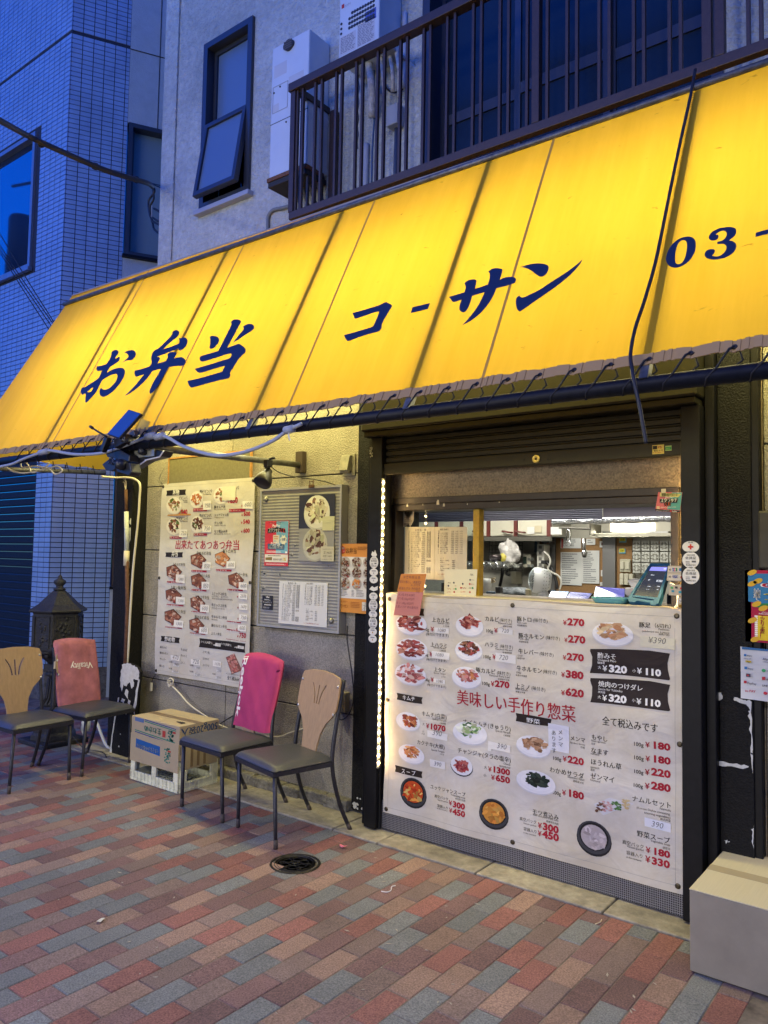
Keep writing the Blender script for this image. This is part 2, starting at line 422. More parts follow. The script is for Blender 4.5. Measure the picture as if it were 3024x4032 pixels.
# the bricks past the nearest three hundred: same geometry joined by colour, still with their own edges
ga = attr_mat('brick_far_material', .82, .3)
n_ = ga.node_tree.nodes; l_ = ga.node_tree.links; b_ = n_['Principled BSDF']; at_ = [q for q in n_ if q.type == 'ATTRIBUTE'][0]
tcx = n_.new('ShaderNodeTexCoord'); nz_ = n_.new('ShaderNodeTexNoise'); nz_.inputs['Scale'].default_value = 150; l_.new(tcx.outputs['Object'], nz_.inputs['Vector'])
mr_ = n_.new('ShaderNodeMapRange'); mr_.inputs[1].default_value = .3; mr_.inputs[2].default_value = .7; mr_.inputs[3].default_value = .7; mr_.inputs[4].default_value = 1.3; l_.new(nz_.outputs[0], mr_.inputs[0])
hs_ = n_.new('ShaderNodeHueSaturation'); l_.new(at_.outputs['Color'], hs_.inputs['Color']); l_.new(mr_.outputs[0], hs_.inputs['Value']); l_.new(hs_.outputs[0], b_.inputs['Base Color'])
CB = dict(red=(.24, .105, .088), maroon=(.172, .100, .094), orange=(.262, .172, .134), brown=(.20, .142, .124), grey=(.158, .168, .170))
add_dirt(ga, .74, 1.1)
g = G()
for v, x, y, kind in far:
    k = pick(x, y); f = rnd.uniform(.84, 1.16); c = tuple(q*f for q in CB[k]); me = kind[k]; dz = rnd.uniform(-.0015, .0015)
    g.add([(p.co.x+x, p.co.y+y, p.co.z+dz) for p in me.vertices], [tuple(p.vertices) for p in me.polygons], c)
g.build('brick_paving', ga, pav, kind='stuff')

# concrete strip along the shop front, laid in slabs
conc = mat('old_concrete', (.30, .275, .215), .9, var=.38, scale=14, bump=.5, bscale=70, objrand=.06)
strip = G().box(-5.41, 3, 3.175, 3.62, -.3, -.012).build('kerb', joint); tag(strip, kind='structure')
jx = [-5.41, -4.55, -3.62, -2.78, at(1505, 3302, 2, 0).x+.02, at(1890, 3430, 2, 0).x, at(2378, 3590, 2, 0).x, .05, .95, 2.95]
for a, b in zip(jx, jx[1:]):
    boxo('concrete_slab', conc, (a+.003, b-.004, 3.178, 3.60, -.2, .006+random.uniform(-.002, .002)), strip, .006)

# ================================================================== THE SHOP BUILDING
stone = mat('washed_stone', (.30, .28, .225), .85, var=.42, scale=130, bump=.9, bscale=120, objrand=.05, bdist=.008)
stucco = mat('rough_stucco', (.50, .53, .53), .9, var=.16, scale=25, bump=1.0, bscale=42, bdist=.035)
stain = mat('textured_stone_brown', (.30, .245, .165), .85, var=.45, scale=110, bump=.9, bscale=110, bdist=.006)
dark = mat('dark_painted_metal', (.006, .006, .007), .5, var=.3, scale=30, spec=.22)
blackp = mat('black_paint', (.009, .009, .009), .75, var=.5, scale=60, bump=.9, bscale=120, spec=.2, bdist=.006)
mortar = mat('mortar_dark', (.06, .055, .05), .95)
shop = thing('shop_building', 'pale two storey shop building with rough stucco above and stone panels below the yellow awning', 'building', (-3, W, 0))
def sh(o):
    return setp(o, shop)
OX0, OX1, OZ0, OZ1 = -2.62, -1.035, 1.235, 1.765       # serving opening
g = G()                                              # dark backing behind the panel joints
g.box(-4.98, OX0, W+.012, W+.2, 0, 2.5).box(OX1, 3, W+.012, W+.2, 0, 2.5).box(OX0, OX1, W+.012, W+.2, 0, OZ0).box(OX0, OX1, W+.012, W+.2, OZ1, 2.5)
sh(g.build('wall_core', mortar))
zj = [.06, .545+.0, 1.005, 1.49, 1.965, 2.5]
for c, (x0, x1) in enumerate([(-4.98, -4.02), (-4.02, -2.888)]):
    for a, b in zip(zj, zj[1:]):
        o = boxo('stone_panel', stone, (x0+.003, x1-.003, W, W+.014, a+.004, b-.004), None, .003); sh(o)
for a, b in zip([.06, .545, 1.0, 1.36, 1.965], [.545, 1.0, 1.36, 1.965, 2.5]):
    sh(boxo('stone_panel', stone, (-.695, .6, W-.02, W+.014, a+.004, b-.004), None, .003))
# brown textured surround inside the shutter opening
sh(boxo('opening_surround', stain, (-2.70, OX0, W-.012, W+.012, 0, 2.5), None))
sh(boxo('opening_surround', stain, (OX1, -.70, W-.012, W+.012, 0, 2.5), None))
sh(boxo('opening_surround', stain, (OX0, OX1, W-.011, W+.012, OZ1, 2.5), None))
# broken plinth
g = G(); rr = random.Random(3)
x = -4.98
while x < -2.888:
    L = rr.uniform(.12, .4); g.box(x, min(x+L, -2.888), W-.05-rr.uniform(0, .02), W+.01, 0, .055+rr.uniform(-.012, .02)); x += L
sh(g.build('plinth', mat('plinth_concrete', (.20, .19, .16), .95, var=.5, scale=30, bump=1, bscale=60, bdist=.02), None, .01))
# upper storey with its window opening
UX0, UX1 = at(835, 184, 1, W).x, at(1027, 72, 1, W).x
UZ0, UZ1 = at(803, 850, 1, W).z, at(1027, 72, 1, W).z-.02
UX0 -= .0
def hole_wall(x0, x1, z0, z1, holes, y0, y1, name, mt):
    g = G(); xs = sorted({x0, x1, *[h[0] for h in holes], *[h[1] for h in holes]}); 
    for a, b in zip(xs, xs[1:]):
        hs = sorted([h for h in holes if h[0] <= a and h[1] >= b], key=lambda h: h[2]); z = z0
        for h in hs:
            g.box(a, b, y0, y1, z, h[2]); z = h[3]
        g.box(a, b, y0, y1, z, z1)
    return sh(g.build(name, mt))
BW0, BW1 = at(1685, 200, 1, W).x, at(2860, 60, 1, W).x   # balcony door opening
hole_wall(-4.86, 3.5, 2.5, 8, [(UX0, UX1, UZ0, UZ1), (BW0, BW1, 3.38, 5.45)], W-.05, W+.2, 'upper_wall', stucco)
sh(boxo('side_wall', stucco, (-4.865, -4.70, W+.2, 9, 0, 8), None))
sh(boxo('corner_band', stucco, (-4.86, -4.70, W-.065, W-.051, 2.5, 8), None, .004))
sh(boxo('back_wall', stucco, (-4.70, 3.5, 8.8, 9, 0, 8), None))
sh(boxo('roof', mortar, (-4.86, 3.5, W-.05, 9, 8.002, 8.2), None))
sh(boxo('floor_slab', mortar, (-4.69, 3.5, W+.21, 8.79, 2.42, 2.6), None))
alu = mat('dark_aluminium', (.06, .065, .08), .38, metal=.5)
add_dirt(stucco, .72, 1.08, .9); add_dirt(conc, .6, 1.15, 2.5); add_dirt(stone, .7, 1.1, 1.5)
glassb = mat('frosted_glass_blue', (.12, .17, .25), .30, spec=.9, bump=.1, bscale=120)
glassd = mat('dark_window_glass', (.012, .016, .024), .06, spec=1.0)
# projecting top-hung window, lower sash pushed open
wn = sh(boxo('window', glassd, (UX0+.01, UX1-.01, W+.10, W+.108, UZ0+.01, UZ1-.01), None))
def frame(g, x0, x1, z0, z1, y0, y1, t):
    g.box(x0, x0+t, y0, y1, z0, z1).box(x1-t, x1, y0, y1, z0, z1).box(x0+t, x1-t, y0, y1, z0, z0+t).box(x0+t, x1-t, y0, y1, z1-t, z1); return g
frame(G(), UX0, UX1, UZ0, UZ1, W-.075, W+.06, .045).build('window_frame', alu, wn)
zm = at(1140/1.3825+0, 705/1.3825, 1, W).z
zm = (UZ0+UZ1)/2+.03
frame(G(), UX0+.046, UX1-.046, zm, UZ1-.046, W-.01, W+.03, .03).build('sash', alu, wn)
boxo('pane', glassb, (UX0+.077, UX1-.077, W+.005, W+.012, zm+.031, UZ1-.077), wn)
G().box(UX0+.046, UX1-.046, W-.03, W+.05, zm-.045, zm-.001).build('transom', alu, wn)
Mx = Matrix.Translation((0, W-.055, zm-.03)) @ Matrix.Rotation(R_(-9), 4, 'X')
g = G(); hz = zm-.06-UZ0-.02
for b in ((UX0+.04, UX1-.04, -.02, .02, -.035, 0), (UX0+.04, UX1-.04, -.02, .02, -hz, -hz+.035), (UX0+.04, UX0+.075, -.02, .02, -hz+.035, -.035), (UX1-.075, UX1-.04, -.02, .02, -hz+.035, -.035)): g.box(*b, M=Mx)
g.build('sash', alu, wn, .002)
G().box(UX0+.076, UX1-.076, -.004, .004, -hz+.036, -.036, M=Mx).build('pane', glassb, wn)
G().box(UX0-.03, UX1+.03, W-.10, W-.02, UZ0-.035, UZ0-.001).build('sill', mat('sill_metal', (.35, .37, .42), .4), wn, .003)
# balcony sliding doors
bd = sh(boxo('sliding_window', glassd, (BW0+.01, BW1-.01, W+.14, W+.147, 3.39, 5.44), None))
frame(G(), BW0, BW1, 3.38, 5.45, W-.06, W+.12, .05).build('window_frame', alu, bd)
n = 3; wd = (BW1-BW0-.1)/n
glassr = mat('night_glass', (.010, .017, .028), .26, spec=.35, bump=.25, bscale=18)
for i in range(n):
    a = BW0+.05+wd*i; y0 = W+(.03 if i % 2 else .065)
    frame(G(), a-.01, a+wd+.01, 3.43, 5.40, y0, y0+.028, .035).box(a+.025, a+wd-.025, y0+.001, y0+.027, 3.93, 3.99).build('sash', alu, bd)
    boxo('pane', glassr, (a+.026, a+wd-.026, y0+.010, y0+.016, 3.466, 3.929), bd)
    boxo('pane', glassr, (a+.026, a+wd-.026, y0+.010, y0+.016, 3.991, 5.364), bd)

# black corner pillar on the left of the shop and dark columns beside the shutter
PX0, PX1 = -5.20, -4.985
sh(boxo('corner_pillar', blackp, (PX0, PX1, 3.36, W+.2, .02, 2.13), None, .006))
wt = mat('flaked_white_paint', (.55, .56, .52), .8, var=.15, scale=40)
def flakes(x0, x1, z0, z1, Y, n, seed, smin, smax, asp=1.0):
    r = random.Random(seed); g = G()
    for _ in range(n):
        cx_ = r.uniform(x0, x1); cz_ = r.uniform(z0, z1); s_ = r.uniform(smin, smax); N = 9
        pts = [(cx_+s_*math.cos(2*math.pi*i/N)*r.uniform(.4, 1.2), cz_+asp*s_*math.sin(2*math.pi*i/N)*r.uniform(.4, 1.2)) for i in range(N)]
        pts = [(min(max(p[0], x0), x1), p[1]) for p in pts]
        g.extrude([pts], lambda u, z, d: (u, Y-d-.0005*_%.002, z), 0)
    return g
sh(flakes(PX1-.03, PX1-.003, .5, 1.7, 3.3575, 26, 4, .006, .02, 2.2).build('flaked_paint', wt, kind='stuff'))
def patch(pts, Y, d=.0015):
    return G().extrude([[(at(x, y, 1, Y).x, at(x, y, 1, Y).z) for x, y in pts]], lambda u, z, dd: (u, Y-.002-dd, z), d)
sh(boxo('dark_column', blackp, (-2.888, -2.701, 3.462, W+.011, .02, 2.5), None, .004))
sh(flakes(-2.88, -2.71, .03, .09, 3.4605, 14, 8, .006, .02).build('flaked_paint', wt, kind='stuff'))
XR0, XR1 = at(2755, 2400, 1, 3.40).x, at(2962, 2400, 1, 3.40).x
sh(boxo('dark_column', blackp, (-.862, XR1, 3.40, W-.013, .02, 2.75), None, .004))
k = rg(2500, 1700, 1.0543)
ptch = [[(300, 980), (315, 972), (332, 990), (322, 1003), (305, 995)], [(370, 990), (408, 1000), (432, 1005), (440, 1100), (441, 1190), (434, 1200), (432, 1130), (425, 1060), (428, 1030), (400, 1012), (372, 1003)],
        [(316, 1232), (370, 1240), (425, 1246), (420, 1258), (360, 1252), (318, 1248), (312, 1240)], [(434, 1205), (442, 1205), (443, 1275), (437, 1270)], [(443, 1468), (436, 1490), (440, 1530), (445, 1560), (446, 1470)], [(335, 1524), (355, 1530), (340, 1536)]]
g = G()
for P_ in ptch:
    rr = random.Random(len(P_)); pts = []
    for i in range(len(P_)):
        a, b = P_[i], P_[(i+1) % len(P_)]
        for t in range(4): pts.append((a[0]+(b[0]-a[0])*t/4+rr.uniform(-4, 4), a[1]+(b[1]-a[1])*t/4+rr.uniform(-4, 4)))
    g.extrude([[(min(at(*k(x, y), 1, 3.40).x, XR1-.003), at(*k(x, y), 1, 3.40).z) for x, y in pts]], lambda u, z, d: (u, 3.398-d, z), 0)
sh(g.build('flaked_paint', wt, kind='stuff'))
sh(boxo('trim_strip', dark, (XR1, XR1+.028, 3.41, W+.01, .03, 2.75), None, .002))

# ================================================================== NEIGHBOUR BUILDING (blue-grey tiles)
NB = at(190, 2300, 1, 3.9975); P0 = Vector((NB.x, NB.y, 0)); hd = R_(28)
dv = Vector((math.sin(hd), math.cos(hd), 0)); dn = Vector((dv.y, -dv.x, 0))   # dn: outward (towards the camera)
nb = thing('tiled_building', 'tall neighbouring building clad in small blue grey tiles with a frosted window', 'building', P0)
def nbp(o): return setp(o, nb)
tile_m = mat('glazed_tile', (.235, .345, .54), .35, var=.16, scale=3, spec=.6)
grout = mat('tile_grout', (.03, .035, .055), .9)
pla = mat('smooth_plaster', (.38, .43, .47), .9, var=.08, scale=8, bump=.5, bscale=90)
def face(u, y, z): return P0 + dv*u + dn*y + Vector((0, 0, z))
def fbox(g, u0, u1, y0, y1, z0, z1, c=None):
    p = [face(u, y, z) for z in (z0, z1) for y in (y0, y1) for u in (u0, u1)]
    return g.add(p, [(0, 2, 3, 1), (4, 5, 7, 6), (0, 1, 5, 4), (2, 6, 7, 3), (0, 4, 6, 2), (1, 3, 7, 5)], c)
UE = .58
g = G(); fbox(g, .0, UE, -.3, -.012, 0, 10); nbp(g.build('tiled_wall', grout))
# tile grids
LX0, LX1, LZ0, LZ1 = at(4, 800, 1, P0.y).x-.9, at(146, 517, 1, P0.y).x, at(130, 1050, 1, P0.y).z, at(148, 517, 1, P0.y).z
SHX = at(140, 1870, 1, P0.y).x    # right edge of the roller shutter in the left face
SHZ = 2.62
tiles = []
TW, TH = .1076, .0502
z = .30
while z < 9.3:
    u = 0
    while u < UE-.01:
        w_ = min(TW, UE-u)
        if w_ > .02: tiles.append(('r', u, w_, z))
        u += TW
    u = 0
    while u < 3.2:
        xa = P0.x-u-TW
        inwin = xa+TW > LX0-.03 and xa < LX1+.03 and z+TH > LZ0-.03 and z < LZ1+.03
        inshut = xa < SHX-.02 and z < SHZ
        if not inwin and not inshut: tiles.append(('l', u, TW, z))
        u += TW
    z += TH
    if abs(z-6.82) < TH/2: z = 6.86
def tile_pts(t):
    f, u, w_, z = t; j = .0052
    if f == 'r': q = [face(u+j, -.004, z+j), face(u+w_-j/2, -.004, z+j), face(u+w_-j/2, -.004, z+TH-j/2), face(u+j, -.004, z+TH-j/2)]; nrm = dn
    else: q = [Vector((P0.x-u-w_+j, P0.y-.002, z+j)), Vector((P0.x-u-j/2, P0.y-.002, z+j)), Vector((P0.x-u-j/2, P0.y-.002, z+TH-j/2)), Vector((P0.x-u-w_+j, P0.y-.002, z+TH-j/2))]; nrm = Vector((0, -1, 0))
    return q, nrm
def proj(P):
    q = P-EYE; zc = q.dot(fwd)
    return (CX+F_PX*q.dot(rgt)/zc, CY-F_PX*q.dot(up)/zc, zc)
def tkey(t):
    q, nrm = tile_pts(t); c = (q[0]+q[2])/2; p = proj(c)
    # visible between the awning and the picture edges
    seen = -5 < p[0] < 560 and -10 < p[1] and (p[1] < 1160-(p[0]-273)*-.0 and p[1] < 1160+max(0, 273-p[0])*1.5 or 1880 < p[1] < 2700)
    return (0 if seen else 1, p[2] if t[0] == 'r' else p[2]+1.0)
tiles.sort(key=tkey)
for k_, t in enumerate(tiles[:300]):
    q, nrm = tile_pts(t); c = (q[0]+q[2])/2; g = G(); b4 = [p-nrm*.008-c for p in q]; t4 = [p-c for p in q]
    g.add(t4+b4, [(0, 1, 2, 3), (0, 4, 5, 1), (1, 5, 6, 2), (2, 6, 7, 3), (3, 7, 4, 0)])
    o = g.build('tile', tile_m); o.location = c; nbp(o)
g = G()
for t in tiles[300:]:
    q, nrm = tile_pts(t); g.add(list(q)+[p-nrm*.008 for p in q], [(0, 1, 2, 3), (0, 4, 5, 1), (1, 5, 6, 2), (2, 6, 7, 3), (3, 7, 4, 0)])
nbp(g.build('wall_tiles', tile_m, kind='stuff'))
g = G(); yb = P0.y+.006
xs0 = P0.x-4
g.box(xs0, LX0, yb, yb+.3, SHZ, 10).box(LX0, LX1, yb, yb+.3, SHZ, LZ0).box(LX0, LX1, yb, yb+.3, LZ1, 10).box(LX1, P0.x, yb, yb+.3, SHZ, 10).box(SHX, P0.x, yb, yb+.3, 0, SHZ)
nbp(g.build('front_wall', grout))
g = G(); g.box(SHX, P0.x+.0, P0.y-.0, P0.y+.02, .0, .30); fbox(g, 0, UE, -.02, .002, 0, .30); nbp(g.build('wall_base', mat('base_concrete', (.09, .09, .09), .9, var=.5, scale=30, bump=1, bscale=60)))
# plaster wall with frosted windows
U1 = 1.9; wins = [(UE+.012, UE+.75, 4.585, 6.02), (UE+.012, UE+.75, 1.12, 2.9)]
g = G()
fbox(g, wins[0][1], U1, -.2, -.002, 0, 10)
fbox(g, UE, wins[0][1], -.2, -.001, 6.02, 10); fbox(g, UE, wins[0][1], -.2, -.001, 2.9, 4.585); fbox(g, UE, wins[0][1], -.2, .010, 0, 1.10)
nbp(g.build('plaster_wall', pla))
gl = G(); fbox(gl, UE+.30, UE+.308, -.01, .004, 6.02, 10); fbox(gl, UE, U1, -.01, .004, 6.82, 6.83); nbp(gl.build('wall_joint', mortar))
frost = mat('frosted_glass', (.16, .23, .27), .35, spec=.7, bump=.25, bscale=35)
for (a, b, z0, z1) in wins:
    up_ = z0 > 3
    g = G(); fbox(g, a+.05, b-.05, -.10, -.095, z0+.05, z1-.05); o = nbp(g.build('window', frost if up_ else glassd))
    g = G(); t = .045
    fbox(g, a, a+t, -.12, .012, z0, z1); fbox(g, b-t, b, -.12, .012, z0, z1); fbox(g, a+t, b-t, -.12, .012, z0, z0+t); fbox(g, a+t, b-t, -.12, .012, z1-t, z1)
    fbox(g, a+t, a+t+.02, -.11, -.05, z0+t, z1-t); fbox(g, a+t+.02, b-t, -.11, -.05, z0+t, z0+t+.02)
    g.build('window_frame', alu if up_ else mat('brown_frame', (.05, .035, .03), .5), o)
    g = G(); fbox(g, a-.02, b+.02, -.03, .05, z0-.03, z0-.002); g.build('sill', dark, o)
# plain window in the tiled street face
mir = mat('reflective_glass', (.02, .035, .07), .02, spec=1.0, coat=1)
mir.node_tree.nodes['Principled BSDF'].inputs['IOR'].default_value = 1.9
o = nbp(G().box(LX0+.03, LX1-.03, P0.y+.05, P0.y+.058, LZ0+.03, LZ1-.03).build('window', mir))
f = frame(G(), LX0, LX1, LZ0, LZ1, P0.y-.02, P0.y+.08, .045).box(LX0, LX1+.03, P0.y-.05, P0.y-.003, LZ0-.04, LZ0-.001).build('window_frame', mat('bluegrey_aluminium', (.20, .24, .32), .4, metal=.3), o)
# dark roller shutter left of the tiles
g = G(); zz = .02
while zz < SHZ:
    g.box(P0.x-4, SHX, P0.y+.05, P0.y+.06, zz, zz+.074).box(P0.x-4, SHX, P0.y+.04, P0.y+.05, zz+.012, zz+.05); zz += .08
nbp(g.build('roller_shutter', mat('dark_blue_shutter', (.012, .014, .02), .6, spec=.25)))
# ================================================================== AWNING
KS = .5004; AY0, AZ0 = 2.333, 2.09
ANrm = Vector((0, -1, KS)).normalized()          # outward normal of the sloping sheet
AP0 = Vector((0, AY0, AZ0))
def ztop(x): return 3.303-0.0195*(x+2.57)
def zpipe(x): return 2.020-0.0045*(x+2.3)
def asurf(x, z, d=0.0): return Vector((x, AY0+(z-AZ0)*KS, z)) + ANrm*d
XL0, XL1, XA1 = -5.49, -5.25, .9
fab = bpy.data.materials.new('yellow_awning_fabric'); fab.use_nodes = True
n = fab.node_tree.nodes; l = fab.node_tree.links; n.clear()
o_ = n.new('ShaderNodeOutputMaterial'); mx = n.new('ShaderNodeMixShader'); tr = n.new('ShaderNodeBsdfTranslucent'); pr = n.new('ShaderNodeBsdfPrincipled')
tc = n.new('ShaderNodeTexCoord'); mp = n.new('ShaderNodeMapping'); mp.inputs['Rotation'].default_value = (R_(-26.6), 0, 0); mp.inputs['Scale'].default_value = (6.0, .6, .6)
nz = n.new('ShaderNodeTexNoise'); nz.inputs['Scale'].default_value = 2.2; nz.inputs['Detail'].default_value = 7; nz.inputs['Roughness'].default_value = .7
l.new(tc.outputs['Object'], mp.inputs[0]); l.new(mp.outputs[0], nz.inputs['Vector'])
rp = n.new('ShaderNodeValToRGB'); rp.color_ramp.elements[0].position = .3; rp.color_ramp.elements[1].position = .72
rp.color_ramp.elements[0].color = (.80, .47, .024, 1); rp.color_ramp.elements[1].color = (.90, .545, .040, 1); l.new(nz.outputs[0], rp.inputs[0])
# small smudges
n2 = n.new('ShaderNodeTexNoise'); n2.inputs['Scale'].default_value = 26; n2.inputs['Detail'].default_value = 3; n2.inputs['Distortion'].default_value = .6
mp2 = n.new('ShaderNodeMapping'); mp2.inputs['Scale'].default_value = (.7, 1, 1.6); l.new(tc.outputs['Object'], mp2.inputs[0]); l.new(mp2.outputs[0], n2.inputs['Vector'])
r2 = n.new('ShaderNodeValToRGB'); r2.color_ramp.elements[0].position = .70; r2.color_ramp.elements[1].position = .78; r2.color_ramp.elements[0].color = (1, 1, 1, 1); r2.color_ramp.elements[1].color = (.50, .42, .25, 1)
l.new(n2.outputs[0], r2.inputs[0])
mm = n.new('ShaderNodeMix'); mm.data_type = 'RGBA'; mm.blend_type = 'MULTIPLY'; mm.inputs[0].default_value = .8; l.new(rp.outputs[0], mm.inputs[6]); l.new(r2.outputs[0], mm.inputs[7])
l.new(mm.outputs[2], tr.inputs['Color']); l.new(mm.outputs[2], pr.inputs['Base Color']); pr.inputs['Roughness'].default_value = .5; pr.inputs['Specular IOR Level'].default_value = .3
wv = n.new('ShaderNodeTexNoise'); wv.inputs['Scale'].default_value = 1.6; l.new(mp.outputs[0], wv.inputs['Vector'])
bp = n.new('ShaderNodeBump'); bp.inputs['Strength'].default_value = .12; bp.inputs['Distance'].default_value = .04; l.new(wv.outputs[0], bp.inputs['Height']); l.new(bp.outputs[0], pr.inputs['Normal'])
mx.inputs[0].default_value = .64; l.new(pr.outputs[0], mx.inputs[1]); l.new(tr.outputs[0], mx.inputs[2]); l.new(mx.outputs[0], o_.inputs[0])

aw = thing('awning', 'long sloping yellow fabric awning with dark blue brush lettering glowing over the shop front', 'awning', (-3, 2.33, 2.0))
seams = [at(x*1.8228, y*1.8228, 1, AY0).x for x, y in ((620, 888), (1040, 835))]
sp = (seams[1]-seams[0]); seam_x = [seams[0]+sp*k for k in range(-2, 4)]
hemc = mat('hem_band', (.36, .23, .10), .85)
gx0 = at(1036, 1646, 1, AY0).x; gx1 = at(2128, 1508, 1, AY0).x; gs = (gx1-gx0)/11
grs = [gx0+gs*k for k in range(-17, 23) if -5.45 < gx0+gs*k < XA1]
def hem(x):      # scalloped lower edge
    f = ((x-gx0)/gs) % 1.0; return 2.072+.007*(4*f*(1-f))*(.7+.3*math.sin(x*9))
xs = [XL0+(XA1-XL0)*i/560 for i in range(561)]
# sheets of fabric between the seams
edges = [None]+[s for s in seam_x if XL0 < s < XA1]+[XA1]
def xleft(t): return XL0+(XL1-XL0)*t
for a, b in zip(edges, edges[1:]):
    def fn(u, v, a=a, b=b):
        x_b = (xleft(v) if a is None else a); x = x_b+(b-x_b)*u
        z0 = hem(x)+.036; z = z0+(ztop(x)-z0)*v
        return asurf(x, z)
    g = G().grid(fn, 24, 12); o = g.build('fabric_panel', fab, aw, smooth=True)
for s_ in seam_x:
    if XL0 < s_ < XA1:
        G().grid(lambda u, v: asurf(s_-.006+.012*u, 2.11+(ztop(s_)-.004-2.11)*v, .003), 1, 12).build('seam', mat('seam_tape', (.50, .27, .03), .6), aw)
g = G()
for a, b in zip(xs, xs[1:]):
    g.add([asurf(a, hem(a), .001), asurf(b, hem(b), .001), asurf(b, hem(b)+.038, .001), asurf(a, hem(a)+.038, .001)], [(0, 1, 2, 3)])
o = g.build('hem', hemc, aw); md = o.modifiers.new('t', 'SOLIDIFY'); md.thickness = .003
g = G()
g.grid(lambda u, v: asurf(XL1+.0+(XA1-XL1)*u, ztop(XL1+(XA1-XL1)*u)-.008+.014*v, .004), 40, 1).build('top_edge_strip', mat('edge_strip', (.35, .31, .24), .7), aw)
# frame
pipe = mat('dark_blue_pipe', (.006, .007, .011), .5, var=.4, scale=40, spec=.25)
steel = mat('weathered_steel', (.13, .13, .125), .5, metal=.6, var=.5, scale=25)
G().cyl((XL0-.02, AY0, zpipe(XL0)), (XA1, AY0, zpipe(XA1)), .026, n=16).build('front_pipe', pipe, aw, smooth=True)
G().cyl((XL0, AY0, zpipe(XL0)-.005), (XL0, 3.44, 2.10), .017, n=12).build('side_pipe', steel, aw, smooth=True)
G().cyl((XL1-.02, 2.915, 3.28), (XA1, 2.915, 3.255), .015, n=8).build('top_pipe', steel, aw, smooth=True)
RIBS = [-5.27, -4.378, -3.47, -2.57, -1.696, -.798, .1]
for x in RIBS:
    if x > -5.2: G().tube([asurf(x, 2.03, -.0155), asurf(x, ztop(x)-.03, -.0155)], .0135, n=4, sq=True).build('rib', steel, aw)
for x in (-4.9, -3.352, -1.25, .3):
    b0 = Vector((x, 3.46, 2.045 if x != -3.352 else 2.035))
    if x == -3.352:
        G().cyl((x, AY0, 2.01), b0, .018, n=12).build('brace', steel, aw, smooth=True)
        boxo('bracket', mat('rusty_bracket', (.045, .03, .022), .7), (x-.03, x+.03, 3.44, W-.001, 1.985, 2.12), aw, .003)
    else:
        G().cyl((x, 2.95, 3.24), (x, W-.05, 3.30), .014, n=8).build('brace', steel, aw, smooth=True)
# left end panel seen from inside, laced to the side pipe, and an added closed top
sf = G()
sf.grid(lambda u, v: Vector((XL0+(XL1-XL0)*min(1, v)*1.0, AY0+.02+(3.44-AY0)*u+((2.965-AY0)*v*(1-u)), 2.125+.006*math.sin(u*40)*(1-v)+(3.345-2.125)*v)), 12, 8)
sf.build('end_panel', fab, aw, smooth=True)
G().grid(lambda u, v: Vector((XL1+(XA1-XL1)*u, 2.955+(W-.056-2.955)*v, ztop(XL1+(XA1-XL1)*u)-.01+.03*v)), 20, 2).build('added_top_cover', fab, aw)  # unseen sheet, added to keep the sky out so the fabric glows
# rope lacing
rope = mat('black_rope', (.012, .012, .014), .8)
for i, x in enumerate(grs):
    h = asurf(x, hem(x)+.017, .006); zp = zpipe(x)
    p = [h, h+Vector((-.012, -.008, -.006)), Vector((x-.045, AY0-.024, zp+.02)), Vector((x-.072, AY0-.027, zp-.008)), Vector((x-.082, AY0-.008, zp-.027)), Vector((x-.06, AY0+.024, zp-.01)), Vector((x-.02, AY0+.026, zp+.02)), Vector((x+.02, AY0+.006, zp+.04)), h+Vector((.008, .006, 0))]
    G().tube(p, .0032, n=6).build('lacing', rope, aw, smooth=True)
    if i % 1 == 0:
        G().cyl(asurf(x, hem(x)+.017, .002), asurf(x, hem(x)+.017, .006), .009, .008, n=10).build('grommet', mat('dark_brass', (.09, .075, .05), .4, metal=.8), aw)
for k_ in range(9):
    y = 2.45+k_*.11; z = 2.105+.000*y
    G().tube([(XL0, y, 2.15), (XL0-.022, y+.01, 2.11), (XL0-.018, y+.015, 2.085), (XL0+.015, y+.015, 2.075), (XL0+.02, y, 2.11), (XL0, y, 2.15)], .003, n=5).build('lacing', rope, aw, smooth=True)

# brush lettering, flat vinyl on the sheet
let = mat('navy_vinyl', (.008, .018, .06), .5)
def glyph(reg, loops, name='lettering'):
    k = rg(*reg); L = []
    for lp in loops:
        pts = []
        for x, y in lp:
            p = atp(*k(x, y), AP0+ANrm*.004, ANrm); pts.append((p.x, p.z))
        # Catmull-Rom smoothing of the outline except at sharp corners
        n_ = len(pts); out = []
        for i in range(n_):
            p0, p1, p2, p3 = (Vector(pts[(i+q) % n_]) for q in (-1, 0, 1, 2))
            c1 = (p1-p0).normalized().dot((p2-p1).normalized()); c2 = (p2-p1).normalized().dot((p3-p2).normalized())
            out.append(p1)
            m1 = (p2-p0)*.5 if c1 > .35 else (p2-p1); m2 = (p3-p1)*.5 if c2 > .35 else (p2-p1)
            for t in (.33, .66):
                out.append(p1*(2*t**3-3*t*t+1)+m1*(t**3-2*t*t+t)+p2*(-2*t**3+3*t*t)+m2*(t**3-t*t))
        L.append([(q.x, q.y) for q in out])
    G().extrude(L, lambda u, z, d: asurf(u, z, .004), 0).build(name, let, aw)
S1 = (300, 1340, 260/1659)
